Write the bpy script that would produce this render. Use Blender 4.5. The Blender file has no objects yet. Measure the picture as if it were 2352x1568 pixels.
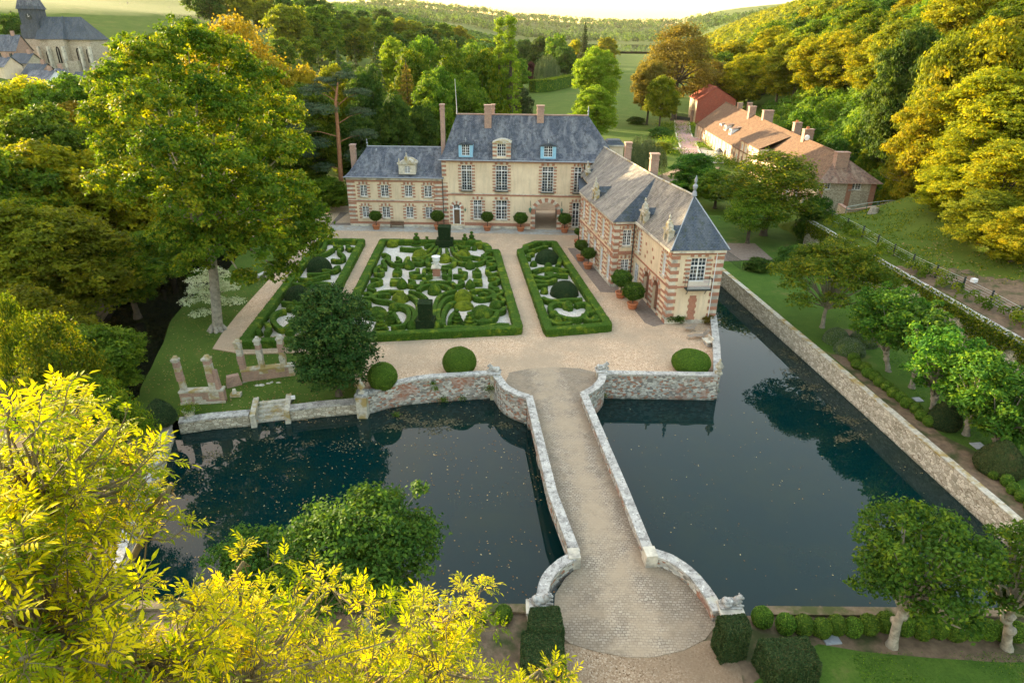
import bpy, math, random
import numpy as np
from mathutils import Vector, Matrix
rad = math.radians
# ---------------------------------------------------------------- camera, light, exposure
scn = bpy.context.scene
COL = scn.collection
FPX, PITCH, ROLL, HCAM = 1480.0, rad(25.4), rad(0.5), 25.0
_F = Vector((0, math.cos(PITCH), -math.sin(PITCH)))
_W = Vector((0, math.sin(PITCH), math.cos(PITCH)))
_X = Vector((1, 0, 0))
_R = _X*math.cos(ROLL) + _W*math.sin(ROLL)
_U = _W*math.cos(ROLL) - _X*math.sin(ROLL)
cam = bpy.data.cameras.new('camera'); camo = bpy.data.objects.new('camera', cam); COL.objects.link(camo)
cam.lens = FPX/2352*36; cam.sensor_width = 36; cam.clip_start = 0.1; cam.clip_end = 30000
camo.matrix_world = Matrix(((_R.x, _U.x, -_F.x, 0), (_R.y, _U.y, -_F.y, 0), (_R.z, _U.z, -_F.z, HCAM), (0, 0, 0, 1)))
scn.camera = camo
SUN_AZ, SUN_EL = -50.0, 9.0      # degrees left of the view axis, above the horizon
w = bpy.data.worlds.new("World"); scn.world = w; w.use_nodes = True
nt = w.node_tree; bg = nt.nodes['Background']
sky = nt.nodes.new('ShaderNodeTexSky'); sky.sky_type = 'NISHITA'; sky.sun_disc = False
sky.sun_elevation = rad(SUN_EL); sky.sun_rotation = rad(SUN_AZ); sky.altitude = 100
sky.air_density = 1.0; sky.dust_density = 2.0; sky.ozone_density = 1.0
gm = nt.nodes.new('ShaderNodeGamma'); gm.inputs[1].default_value = 0.25; nt.links.new(sky.outputs[0], gm.inputs[0])
hs_ = nt.nodes.new('ShaderNodeHueSaturation'); hs_.inputs['Saturation'].default_value = 2.8; nt.links.new(gm.outputs[0], hs_.inputs['Color'])
mu = nt.nodes.new('ShaderNodeMix'); mu.data_type = 'RGBA'; mu.blend_type = 'MULTIPLY'; mu.inputs[0].default_value = 1.0
mu.inputs[7].default_value = (1.21, 0.96, 0.78, 1); nt.links.new(hs_.outputs[0], mu.inputs[6])
nt.links.new(mu.outputs[2], bg.inputs[0]); bg.inputs[1].default_value = 0.15
sl = bpy.data.lights.new('sun', 'SUN'); so = bpy.data.objects.new('sun', sl); COL.objects.link(so)
sl.energy = 1.7; sl.angle = rad(0.6); sl.color = (1.0, 0.78, 0.46)
sd = Vector((math.sin(rad(SUN_AZ))*math.cos(rad(SUN_EL)), math.cos(rad(SUN_AZ))*math.cos(rad(SUN_EL)), math.sin(rad(SUN_EL))))
so.rotation_euler = sd.to_track_quat('Z', 'Y').to_euler()
scn.view_settings.view_transform = 'Standard'; scn.view_settings.look = 'None'
scn.view_settings.exposure = 3.85; scn.view_settings.gamma = 1.0; scn.view_settings.use_curve_mapping = False
scn.cycles.max_bounces = 6; scn.cycles.diffuse_bounces = 3; scn.cycles.glossy_bounces = 3
scn.cycles.transmission_bounces = 4; scn.cycles.transparent_max_bounces = 8
scn.cycles.volume_bounces = 1; scn.cycles.caustics_reflective = False; scn.cycles.caustics_refractive = False
scn.cycles.use_denoising = True

# ---------------------------------------------------------------- helpers
def ray(u, v): return _F*FPX + _R*(u-1176) + _U*(784-v)
def G(u, v, z=0.0):
    d = ray(u, v); t = (z-HCAM)/d.z
    return Vector((d.x*t, d.y*t, z))
def A(u, v, Y):
    d = ray(u, v); t = Y/d.y
    return Vector((d.x*t, Y, HCAM+d.z*t))
def onplane(u, v, P0, P1):
    """distance along the vertical plane through P0,P1 and height of the point a ray hits"""
    t = (P1-P0); t.z = 0; L = t.length; t /= L; n = Vector((-t.y, t.x, 0))
    d = ray(u, v); k = (P0-Vector((0, 0, HCAM))).dot(n)/d.dot(n)
    p = Vector((0, 0, HCAM)) + d*k
    return (p-P0).dot(t), p.z

def tag(o, label=None, cat=None, group=None, kind=None):
    if label: o['label'] = label
    if cat: o['category'] = cat
    if group: o['group'] = group
    if kind: o['kind'] = kind
    return o
def empty(name, loc, label=None, cat=None, group=None, rz=0.0):
    o = bpy.data.objects.new(name, None); COL.objects.link(o); o.location = loc; o.rotation_euler.z = rz
    o.empty_display_size = 0.3
    return tag(o, label, cat, group)
def copy_tree(o, parent=None):
    c = o.copy(); COL.objects.link(c); c.parent = parent
    for ch in list(o.children): copy_tree(ch, c)
    return c
RN = random.Random(7)

class MB:
    def __init__(s): s.v = []; s.f = []; s.smooth = False
    def face(s, pts):
        i = len(s.v); s.v += [tuple(p) for p in pts]; s.f.append(tuple(range(i, i+len(pts)))); return s
    def box(s, c, size, rz=0.0, taper=1.0):
        """c = centre of the base"""
        hx, hy, h = size[0]/2, size[1]/2, size[2]; ca, sa = math.cos(rz), math.sin(rz); i = len(s.v)
        for z, k in ((0, 1.0), (h, taper)):
            for x, y in ((-hx, -hy), (hx, -hy), (hx, hy), (-hx, hy)):
                x *= k; y *= k
                s.v.append((c[0]+x*ca-y*sa, c[1]+x*sa+y*ca, c[2]+z))
        s.f += [(i+3, i+2, i+1, i), (i+4, i+5, i+6, i+7)] + [(i+k, i+(k+1) % 4, i+4+(k+1) % 4, i+4+k) for k in range(4)]
        return s
    def obox(s, P, t, n, s0, s1, z0, z1, d0, d1):
        """box in a frame: t along, n outward, from P"""
        i = len(s.v)
        for z in (z0, z1):
            for a, d in ((s0, d1), (s1, d1), (s1, d0), (s0, d0)):
                p = P + t*a + n*d; s.v.append((p.x, p.y, P.z+z))
        s.f += [(i+3, i+2, i+1, i), (i+4, i+5, i+6, i+7)] + [(i+k, i+(k+1) % 4, i+4+(k+1) % 4, i+4+k) for k in range(4)]
        return s
    def prism(s, poly, z0, z1, top=True, bottom=True):
        n = len(poly); i = len(s.v)
        a = sum(poly[k][0]*poly[(k+1) % n][1]-poly[(k+1) % n][0]*poly[k][1] for k in range(n))
        if a < 0: poly = list(reversed(poly))
        for z in (z0, z1):
            for p in poly: s.v.append((p[0], p[1], z))
        if top: s.f.append(tuple(i+n+k for k in range(n)))
        if bottom: s.f.append(tuple(i+n-1-k for k in range(n)))
        s.f += [(i+k, i+(k+1) % n, i+n+(k+1) % n, i+n+k) for k in range(n)]
        return s
    def tube(s, pts, rads, n=8, cap=True):
        pts = [Vector(p) for p in pts]
        if not hasattr(rads, '__len__'): rads = [rads]*len(pts)
        i = len(s.v); m = len(pts)
        for k, p in enumerate(pts):
            d = (pts[min(k+1, m-1)]-pts[max(k-1, 0)])
            d = d.normalized() if d.length > 1e-9 else Vector((0, 0, 1))
            a = d.cross(Vector((0, 0, 1))) if abs(d.z) < 0.95 else d.cross(Vector((0, 1, 0)))
            a.normalize(); b = d.cross(a)
            for j in range(n):
                q = p + (a*math.cos(2*math.pi*j/n) + b*math.sin(2*math.pi*j/n))*rads[k]
                s.v.append(tuple(q))
        for k in range(m-1):
            for j in range(n):
                s.f.append((i+k*n+j, i+k*n+(j+1) % n, i+(k+1)*n+(j+1) % n, i+(k+1)*n+j))
        if cap:
            s.f.append(tuple(i+n-1-j for j in range(n))); s.f.append(tuple(i+(m-1)*n+j for j in range(n)))
        return s
    def lathe(s, c, prof, n=16, sq=False):
        i = len(s.v); m = len(prof); off = math.pi/4 if sq else 0
        for r, z in prof:
            for j in range(n):
                a = off+2*math.pi*j/n
                s.v.append((c[0]+r*math.cos(a), c[1]+r*math.sin(a), c[2]+z))
        for k in range(m-1):
            for j in range(n):
                s.f.append((i+k*n+j, i+k*n+(j+1) % n, i+(k+1)*n+(j+1) % n, i+(k+1)*n+j))
        s.f.append(tuple(i+n-1-j for j in range(n))); s.f.append(tuple(i+(m-1)*n+j for j in range(n)))
        return s
    def wallstrip(s, path, z0, z1, wd, side=0):
        """wall following a path: (x,y) points; z0/z1 numbers or lists; wd width; side 0 = centred"""
        P = [Vector((p[0], p[1], 0)) for p in path]; m = len(P); i = len(s.v)
        for k in range(m):
            if k == 0: t = (P[1]-P[0]).normalized(); sc = 1
            elif k == m-1: t = (P[-1]-P[-2]).normalized(); sc = 1
            else:
                t1 = (P[k]-P[k-1]).normalized(); t2 = (P[k+1]-P[k]).normalized(); t = (t1+t2).normalized(); sc = 1/max(.5, t.dot(t1))
            n = Vector((-t.y, t.x, 0))*sc
            a = z0[k] if hasattr(z0, '__len__') else z0; b = z1[k] if hasattr(z1, '__len__') else z1
            l = P[k]+n*(wd/2+side); r = P[k]-n*(wd/2-side)
            s.v += [(l.x, l.y, a), (r.x, r.y, a), (r.x, r.y, b), (l.x, l.y, b)]
        for k in range(m-1):
            a = i+4*k; b = a+4
            s.f += [(a, b, b+1, a+1), (a+1, b+1, b+2, a+2), (a+2, b+2, b+3, a+3), (a+3, b+3, b, a)]
        s.f += [(i, i+1, i+2, i+3), (i+4*m-1, i+4*m-2, i+4*m-3, i+4*m-4)]
        return s
    def ell(s, c, r, n=20, m=12, zmin=-1.0, disp=0.0, seed=0, sup=2.0):
        """ellipsoid dome from height fraction zmin up, slightly lumpy"""
        i = len(s.v); ph0 = math.asin(zmin); rr = random.Random(seed)
        k1, k2, k3 = rr.uniform(0, 9), rr.uniform(0, 9), rr.uniform(0, 9)
        for a in range(m+1):
            ph = ph0+(math.pi/2-ph0)*a/m
            for j in range(n):
                th = 2*math.pi*j/n
                d = 1+disp*(math.sin(3*th+k1+2*ph)*.5+math.sin(5*th+k2-4*ph)*.3+math.sin(7*ph+k3+2*th)*.4+rr.uniform(-.35, .35))
                cp = math.cos(ph); cp = cp**(2/sup) if cp > 0 else 0; sp = math.sin(ph)
                s.v.append((c[0]+r[0]*cp*math.cos(th)*d, c[1]+r[1]*cp*math.sin(th)*d, c[2]+r[2]*sp*d))
        for a in range(m):
            for j in range(n):
                s.f.append((i+a*n+j, i+a*n+(j+1) % n, i+(a+1)*n+(j+1) % n, i+(a+1)*n+j))
        s.f.append(tuple(i+n-1-j for j in range(n)))
        return s
    def build(s, name, m, parent=None, loc=None, smooth=False, weld=False):
        me = bpy.data.meshes.new(name)
        o0 = Vector(loc) if loc is not None else (parent.matrix_basis.translation.copy() if parent is not None else Vector((0, 0, 0)))
        if parent is not None and parent.parent is not None: o0 = getroot(parent)
        me.from_pydata([(a[0]-o0.x, a[1]-o0.y, a[2]-o0.z) for a in s.v], [], s.f)
        if smooth: me.polygons.foreach_set('use_smooth', [True]*len(me.polygons))
        me.update()
        uvmap(me)
        if m is not None: me.materials.append(m)
        o = bpy.data.objects.new(name, me); COL.objects.link(o)
        if parent is not None: o.parent = parent
        else: o.location = o0
        return o
def getroot(o):
    v = Vector((0, 0, 0))
    while o is not None: v += o.matrix_basis.translation; o = o.parent
    return v
def uvmap(me):
    """metric UVs: u along the horizontal tangent of each face, v up the slope"""
    nl = len(me.loops)
    if nl == 0: return
    co = np.empty(len(me.vertices)*3); me.vertices.foreach_get('co', co); co = co.reshape(-1, 3)
    vi = np.empty(nl, dtype=np.int64); me.loops.foreach_get('vertex_index', vi)
    npoly = len(me.polygons); nr = np.empty(npoly*3); me.polygons.foreach_get('normal', nr); nr = nr.reshape(-1, 3)
    lt = np.empty(npoly, dtype=np.int64); me.polygons.foreach_get('loop_total', lt)
    n = np.repeat(nr, lt, axis=0)
    flat = (np.abs(n[:, 2]) > .97)
    t = np.stack([-n[:, 1], n[:, 0], np.zeros(nl)], 1); L = np.linalg.norm(t, axis=1)+1e-9; t /= L[:, None]
    t[flat] = (1, 0, 0)
    b = np.cross(n, t)
    p = co[vi]
    uv = np.stack([(p*t).sum(1), (p*b).sum(1)], 1)
    l = me.uv_layers.new(name='UVMap'); l.data.foreach_set('uv', uv.astype(np.float32).ravel())

# ---------------------------------------------------------------- materials
class NT:
    def __init__(s, name):
        s.m = bpy.data.materials.new(name); s.m.use_nodes = True; s.t = s.m.node_tree; s.t.nodes.clear()
        s.out = s.n('ShaderNodeOutputMaterial')
    def n(s, ty, **kw):
        x = s.t.nodes.new(ty)
        for k, v in kw.items():
            if k.startswith('_'): setattr(x, k[1:], v)
        return x
    def l(s, a, b): s.t.links.new(a, b)
    def co(s, which='Object', scale=None):
        c = s.n('ShaderNodeTexCoord'); o = c.outputs[which]
        if scale is not None:
            mp = s.n('ShaderNodeMapping'); mp.inputs['Scale'].default_value = scale if hasattr(scale, '__len__') else (scale,)*3
            s.l(o, mp.inputs[0]); o = mp.outputs[0]
        return o
    def wco(s):
        g = s.n('ShaderNodeNewGeometry'); return g.outputs['Position']
    def noise(s, vec, scale, detail=4, rough=.6, dist=0):
        x = s.n('ShaderNodeTexNoise'); x.inputs['Scale'].default_value = scale; x.inputs['Detail'].default_value = detail
        x.inputs['Roughness'].default_value = rough; x.inputs['Distortion'].default_value = dist
        if vec is not None: s.l(vec, x.inputs['Vector'])
        return x.outputs['Fac']
    def vor(s, vec, scale, out='Color', rnd=1.0):
        x = s.n('ShaderNodeTexVoronoi'); x.inputs['Scale'].default_value = scale; x.inputs['Randomness'].default_value = rnd
        if vec is not None: s.l(vec, x.inputs['Vector'])
        return x.outputs[out]
    def ramp(s, fac, stops, interp='LINEAR'):
        x = s.n('ShaderNodeValToRGB'); e = x.color_ramp.elements; x.color_ramp.interpolation = interp
        while len(e) < len(stops): e.new(.5)
        for el, (p, c) in zip(e, stops):
            el.position = p; el.color = (*c, 1) if len(c) == 3 else c
        s.l(fac, x.inputs[0]); return x.outputs[0]
    def mix(s, fac, a, b, mode='MIX'):
        x = s.n('ShaderNodeMix'); x.data_type = 'RGBA'; x.blend_type = mode
        for i, q in ((0, fac), (6, a), (7, b)):
            if isinstance(q, (int, float)): x.inputs[i].default_value = q
            elif isinstance(q, tuple): x.inputs[i].default_value = (*q, 1)
            else: s.l(q, x.inputs[i])
        return x.outputs[2]
    def math(s, op, a, b=0.0):
        x = s.n('ShaderNodeMath'); x.operation = op
        for i, q in ((0, a), (1, b)):
            if isinstance(q, (int, float)): x.inputs[i].default_value = q
            else: s.l(q, x.inputs[i])
        return x.outputs[0]
    def bump(s, h, st=.5, dist=.05):
        b = s.n('ShaderNodeBump'); b.inputs['Strength'].default_value = st; b.inputs['Distance'].default_value = dist
        s.l(h, b.inputs['Height']); return b.outputs[0]
    def pbr(s, col, rough=.85, normal=None, spec=.3, metal=0.0):
        p = s.n('ShaderNodeBsdfPrincipled')
        if isinstance(col, tuple): p.inputs['Base Color'].default_value = (*col, 1)
        else: s.l(col, p.inputs['Base Color'])
        if isinstance(rough, (int, float)): p.inputs['Roughness'].default_value = rough
        else: s.l(rough, p.inputs['Roughness'])
        p.inputs['Specular IOR Level'].default_value = spec; p.inputs['Metallic'].default_value = metal
        if normal is not None: s.l(normal, p.inputs['Normal'])
        s.l(p.outputs[0], s.out.inputs[0]); s.p = p
        return s.m

def m_noise(name, c1, c2, scale, rough=.85, bump=.3, bscale=None, c3=None, big=None, spec=.25, bd=.04):
    s = NT(name); w_ = s.wco(); f = s.noise(w_, scale, 6, .65)
    col = s.ramp(f, [(.32, c1), (.68, c2)])
    if c3 is not None:
        g = s.noise(w_, big or scale*.15, 4, .6); k = s.ramp(g, [(.48, (0, 0, 0)), (.62, (1, 1, 1))]); col = s.mix(k, col, c3)
    nrm = s.bump(s.noise(w_, bscale or scale*2, 4, .7), bump, bd)
    return s.pbr(col, rough, nrm, spec)

def m_plaster():
    s = NT('cream_plaster'); w_ = s.wco()
    a = s.ramp(s.noise(w_, .35, 6, .65), [(.3, (.58, .455, .31)), (.7, (.76, .635, .455))])
    mp = s.n('ShaderNodeMapping'); mp.inputs['Scale'].default_value = (2.2, 2.2, .25); s.l(w_, mp.inputs[0])
    st = s.ramp(s.noise(mp.outputs[0], 1.3, 5, .7), [(.48, (0, 0, 0)), (.74, (.65, .65, .65))])
    a = s.mix(st, a, (.42, .35, .25))
    a = s.mix(s.ramp(s.noise(w_, 9, 4, .7), [(.45, (0, 0, 0)), (.8, (.3, .3, .3))]), a, (.5, .43, .32))
    return s.pbr(a, .9, s.bump(s.noise(w_, 14, 3), .25, .02), .2)
def m_brick(name, c1, c2, mort, bw=.23, bh=.075, mw=.012, stain=(.12, .10, .08), st=.35):
    s = NT(name); uv = s.co('UV'); w_ = s.wco()
    b = s.n('ShaderNodeTexBrick'); s.l(uv, b.inputs['Vector']); b.inputs['Color1'].default_value = (*c1, 1); b.inputs['Color2'].default_value = (*c2, 1)
    b.inputs['Mortar'].default_value = (*mort, 1); b.inputs['Scale'].default_value = 1; b.inputs['Brick Width'].default_value = bw
    b.inputs['Row Height'].default_value = bh; b.inputs['Mortar Size'].default_value = mw; b.inputs['Bias'].default_value = -.1
    n = s.ramp(s.noise(w_, 1.6, 5, .7), [(.45, (0, 0, 0)), (.75, (st, st, st))])
    return s.pbr(s.mix(n, b.outputs[0], stain), .9, s.bump(b.outputs['Fac'], -.4, .02), .2)
def m_slate(name, c1, c2, c3, lich=.5, moss=(.05, .055, .035)):
    s = NT(name); uv = s.co('UV'); w_ = s.wco()
    b = s.n('ShaderNodeTexBrick'); s.l(uv, b.inputs['Vector']); b.inputs['Color1'].default_value = (*c1, 1); b.inputs['Color2'].default_value = (*c2, 1)
    b.inputs['Mortar'].default_value = (c1[0]*.45, c1[1]*.45, c1[2]*.45, 1); b.inputs['Scale'].default_value = 1; b.inputs['Brick Width'].default_value = .3
    b.inputs['Row Height'].default_value = .17; b.inputs['Mortar Size'].default_value = .018; b.inputs['Bias'].default_value = 0
    mp = s.n('ShaderNodeMapping'); mp.inputs['Scale'].default_value = (1, .35, 1); s.l(uv, mp.inputs[0])
    k = s.ramp(s.noise(mp.outputs[0], .9, 7, .8, .6), [(.44, (0, 0, 0)), (.60, (lich, lich, lich))])
    a = s.mix(k, b.outputs[0], c3)
    k2 = s.ramp(s.noise(w_, 1.9, 6, .8), [(.50, (0, 0, 0)), (.62, (.75, .75, .75))])
    a = s.mix(k2, a, moss)
    k3 = s.ramp(s.noise(w_, 5.0, 3, .8), [(.66, (0, 0, 0)), (.72, (.4, .4, .4))])
    a = s.mix(k3, a, (.45, .43, .36))
    return s.pbr(a, .75, s.bump(b.outputs['Fac'], -.5, .02), .3)
def m_tiles():
    s = NT('old_clay_tiles'); uv = s.co('UV'); w_ = s.wco()
    b = s.n('ShaderNodeTexBrick'); s.l(uv, b.inputs['Vector']); b.inputs['Color1'].default_value = (.10, .055, .035, 1); b.inputs['Color2'].default_value = (.23, .13, .075, 1)
    b.inputs['Mortar'].default_value = (.10, .06, .04, 1); b.inputs['Scale'].default_value = 1; b.inputs['Brick Width'].default_value = .26
    b.inputs['Row Height'].default_value = .19; b.inputs['Mortar Size'].default_value = .03
    k = s.ramp(s.noise(w_, 1.3, 7, .8), [(.42, (0, 0, 0)), (.66, (.6, .6, .6))])
    a = s.mix(k, b.outputs[0], (.20, .145, .09))
    k = s.ramp(s.noise(w_, 1.9, 7, .85), [(.50, (0, 0, 0)), (.62, (.9, .9, .9))])
    a = s.mix(k, a, (.075, .045, .028))
    return s.pbr(a, .9, s.bump(b.outputs['Fac'], -.7, .04), .15)
def m_rubble(name, cs, mort, scale=3.2, brick=.0, green=.35, low=None):
    """flint and stone rubble: voronoi stones of several colours, brick-red patches, moss"""
    s = NT(name); w_ = s.wco(); mp = s.n('ShaderNodeMapping'); mp.inputs['Scale'].default_value = (1, 1, 1.7); s.l(w_, mp.inputs[0])
    nz = s.n('ShaderNodeTexNoise'); nz.inputs['Scale'].default_value = 2.0; s.l(mp.outputs[0], nz.inputs['Vector'])
    vv = s.mix(.12, mp.outputs[0], nz.outputs['Color'], 'ADD')
    c = s.vor(vv, scale); sep = s.n('ShaderNodeSeparateColor'); s.l(c, sep.inputs[0])
    n = len(cs); col = s.ramp(sep.outputs[0], [(i/n, cc) for i, cc in enumerate(cs)], 'CONSTANT')
    e = s.n('ShaderNodeTexVoronoi'); e.feature = 'DISTANCE_TO_EDGE'; e.inputs['Scale'].default_value = scale; s.l(vv, e.inputs['Vector'])
    ed = s.ramp(e.outputs['Distance'], [(.02, (1, 1, 1)), (.07, (0, 0, 0))])
    a = s.mix(ed, col, mort)
    if brick: a = s.mix(s.ramp(s.noise(w_, .55, 4, .6), [(.55, (0, 0, 0)), (.6, (brick, brick, brick))]), a, (.36, .16, .10))
    a = s.mix(s.ramp(s.noise(w_, .9, 6, .8), [(.5, (0, 0, 0)), (.72, (green, green, green))]), a, (.06, .075, .03))
    if low is not None:
        sx = s.n('ShaderNodeSeparateXYZ'); s.l(w_, sx.inputs[0])
        h = s.math('ADD', sx.outputs[2], s.math('MULTIPLY', s.noise(w_, 2.2, 4, .7), .7))
        mr = s.n('ShaderNodeMapRange'); mr.inputs[1].default_value = low; mr.inputs[2].default_value = low+.55; mr.inputs[3].default_value = 1; mr.inputs[4].default_value = 0; s.l(h, mr.inputs[0])
        a = s.mix(mr.outputs[0], a, (.045, .05, .025))
    return s.pbr(a, .92, s.bump(s.ramp(e.outputs['Distance'], [(0, (0, 0, 0)), (.15, (1, 1, 1))]), .7, .04), .2)
def m_stonecap():
    s = NT('weathered_coping'); w_ = s.wco()
    a = s.ramp(s.noise(w_, 1.4, 7, .8), [(.35, (.16, .15, .14)), (.5, (.42, .40, .37)), (.68, (.62, .60, .55))])
    a = s.mix(s.ramp(s.vor(w_, 3.5, 'Distance'), [(.12, (.75, .75, .75)), (.22, (0, 0, 0))]), a, (.74, .73, .69))
    a = s.mix(s.ramp(s.noise(w_, 5, 5, .8), [(.52, (0, 0, 0)), (.62, (.85, .85, .85))]), a, (.13, .12, .11))
    a = s.mix(s.ramp(s.noise(w_, .7, 4, .8), [(.58, (0, 0, 0)), (.7, (.5, .5, .5))]), a, (.25, .23, .10))
    return s.pbr(a, .9, s.bump(s.noise(w_, 6, 6, .7), .5, .04), .2)
def m_cobble():
    s = NT('cobbles'); uv = s.co('UV'); w_ = s.wco()
    nz = s.n('ShaderNodeTexNoise'); nz.inputs['Scale'].default_value = 2.8; nz.inputs['Detail'].default_value = 3; s.l(w_, nz.inputs['Vector'])
    vv = s.mix(.22, uv, nz.outputs['Color'], 'ADD')
    b = s.n('ShaderNodeTexBrick'); s.l(vv, b.inputs['Vector']); b.inputs['Color1'].default_value = (.25, .20, .15, 1); b.inputs['Color2'].default_value = (.41, .345, .265, 1)
    b.inputs['Mortar'].default_value = (.15, .115, .085, 1); b.inputs['Scale'].default_value = 1; b.inputs['Brick Width'].default_value = .21
    b.inputs['Row Height'].default_value = .15; b.inputs['Mortar Size'].default_value = .022; b.inputs['Mortar Smooth'].default_value = .4
    a = s.mix(s.ramp(s.noise(w_, .5, 5, .65), [(.42, (0, 0, 0)), (.62, (.8, .8, .8))]), b.outputs[0], (.37, .285, .195))
    a = s.mix(s.ramp(s.noise(w_, 1.3, 6, .8), [(.54, (0, 0, 0)), (.7, (.7, .7, .7))]), a, (.17, .13, .09))
    a = s.mix(s.ramp(s.noise(w_, 3.5, 6, .8), [(.62, (0, 0, 0)), (.72, (.5, .5, .5))]), a, (.09, .10, .04))
    dt = s.n('ShaderNodeVectorMath'); dt.operation = 'DOT_PRODUCT'; s.l(w_, dt.inputs[0]); dt.inputs[1].default_value = (.992, .125, 0)
    ax = s.math('ABSOLUTE', s.math('SUBTRACT', dt.outputs['Value'], 8.62)); ax = s.math('ADD', ax, s.math('MULTIPLY', s.math('SUBTRACT', s.noise(w_, 1.2, 4, .7), .5), 1.6))
    a = s.mix(s.ramp(s.math('MULTIPLY', ax, .4), [(.12, (.4, .4, .4)), (.36, (0, 0, 0))]), a, (.36, .275, .185))
    a = s.mix(s.ramp(s.math('MULTIPLY', ax, .4), [(.40, (0, 0, 0)), (.62, (.35, .35, .35))]), a, (.13, .10, .07))
    h = s.mix(.35, b.outputs['Fac'], s.noise(w_, 11, 3))
    return s.pbr(a, .85, s.bump(h, -.9, .05), .3)
def m_gravel(name, c1, c2, c3, sc=17.0, dirt=(.35, .27, .19)):
    s = NT(name); w_ = s.wco()
    c = s.vor(w_, sc); sep = s.n('ShaderNodeSeparateColor'); s.l(c, sep.inputs[0])
    a = s.ramp(sep.outputs[0], [(0, c1), (.4, c2), (.8, c3), (.93, (c1[0]*.5, c1[1]*.45, c1[2]*.4))], 'CONSTANT')
    a = s.mix(s.ramp(s.noise(w_, .16, 6, .65), [(.38, (0, 0, 0)), (.62, (.8, .8, .8))]), a, dirt)
    a = s.mix(s.ramp(s.noise(w_, 2.2, 5, .8), [(.56, (0, 0, 0)), (.75, (.5, .5, .5))]), a, tuple(x*.6 for x in dirt))
    return s.pbr(a, .95, s.bump(s.noise(w_, 16, 3, .8), .8, .03), .15)
def m_grass(name, c1, c2, c3, leaf=0.0, sc=.25, dry=(.22, .17, .07)):
    s = NT(name); w_ = s.wco()
    a = s.ramp(s.noise(w_, sc, 7, .7), [(.3, c1), (.55, c2), (.75, c3)])
    a = s.mix(s.ramp(s.noise(w_, 7, 5, .8), [(.4, (0, 0, 0)), (.75, (.6, .6, .6))]), a, tuple(x*.45 for x in c1))
    if leaf: a = s.mix(s.ramp(s.vor(w_, 3.3, 'Distance'), [(leaf, (.9, .9, .9)), (leaf+.03, (0, 0, 0))]), a, (.42, .24, .06))
    a = s.mix(s.ramp(s.noise(w_, sc*.5, 5, .7), [(.58, (0, 0, 0)), (.74, (.75, .75, .75))]), a, dry)
    return s.pbr(a, .95, s.bump(s.noise(w_, 12, 4, .8), .8, .06), .1)
def m_water(name, body, vein=(.02, .035, .02), rip=.02):
    s = NT(name); w_ = s.wco()
    a = s.mix(s.ramp(s.noise(w_, .22, 6, .7), [(.45, (0, 0, 0)), (.75, (.7, .7, .7))]), body, vein)
    p = s.pbr(a, .015, s.bump(s.noise(w_, 1.1, 3, .5), rip, .03), .5); s.p.inputs['IOR'].default_value = 1.33; s.p.inputs['Specular IOR Level'].default_value = .5
    return p
def m_leaf(name, c1, c2, tr=.35, tcol=None, c3=None, rough=.55):
    """c1..c2 by the per-clump attribute 'v'"""
    s = NT(name); at = s.n('ShaderNodeAttribute'); at.attribute_name = 'v'
    stops = [(.15, c1), (.85, c2)] if c3 is None else [(.1, c1), (.6, c2), (.97, c3)]
    col = s.ramp(at.outputs['Fac'], stops)
    oi = s.n('ShaderNodeObjectInfo'); hs = s.n('ShaderNodeHueSaturation')
    mr = s.n('ShaderNodeMapRange'); mr.inputs[3].default_value = .487; mr.inputs[4].default_value = .513; s.l(oi.outputs['Random'], mr.inputs[0]); s.l(mr.outputs[0], hs.inputs['Hue'])
    mr2 = s.n('ShaderNodeMapRange'); mr2.inputs[3].default_value = .82; mr2.inputs[4].default_value = 1.2; s.l(oi.outputs['Random'], mr2.inputs[0]); s.l(mr2.outputs[0], hs.inputs['Value'])
    s.l(col, hs.inputs['Color']); col = hs.outputs[0]
    p = s.n('ShaderNodeBsdfPrincipled'); s.l(col, p.inputs['Base Color']); p.inputs['Roughness'].default_value = rough+.1; p.inputs['Specular IOR Level'].default_value = .10
    t = s.n('ShaderNodeBsdfTranslucent'); tc = s.mix(1.0, col, tcol or (1.9, 1.7, .7), 'MULTIPLY'); s.l(tc, t.inputs[0])
    mx = s.n('ShaderNodeMixShader'); mx.inputs[0].default_value = tr; s.l(p.outputs[0], mx.inputs[1]); s.l(t.outputs[0], mx.inputs[2]); s.l(mx.outputs[0], s.out.inputs[0])
    return s.m
def m_hedge(name, c1, c2, moss=None, mk=.55):
    s = NT(name); w_ = s.wco()
    a = s.ramp(s.noise(w_, 7, 5, .85), [(.3, tuple(x*.35 for x in c1)), (.5, c1), (.72, c2)])
    if moss: a = s.mix(s.ramp(s.noise(w_, .9, 5, .7), [(mk-.06, (0, 0, 0)), (mk+.06, (1, 1, 1))]), a, moss)
    return s.pbr(a, .9, s.bump(s.noise(w_, 9, 5, .85), 1.0, .12), .1)
M = {}
M['plaster'] = m_plaster()
M['brick'] = m_brick('red_brick', (.34, .105, .06), (.45, .18, .105), (.36, .26, .19))
M['brick_old'] = m_brick('old_brick', (.30, .14, .10), (.44, .24, .17), (.40, .35, .29), stain=(.15, .13, .11), st=.6)
M['redtile_wall'] = m_brick('red_tile_hung', (.40, .09, .06), (.50, .14, .09), (.22, .07, .05), .3, .14, .012)
M['stone'] = m_noise('pale_limestone', (.48, .43, .34), (.68, .63, .52), 3.0, .9, .3, 9, (.30, .28, .24), .8)
M['stone_lichen'] = m_noise('lichen_limestone', (.30, .28, .24), (.60, .56, .46), 4.0, .9, .5, 9, (.33, .25, .10), 1.2)
M['slate'] = m_slate('blue_slate', (.055, .066, .09), (.095, .108, .14), (.20, .205, .22), .75, (.028, .032, .036))
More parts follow.
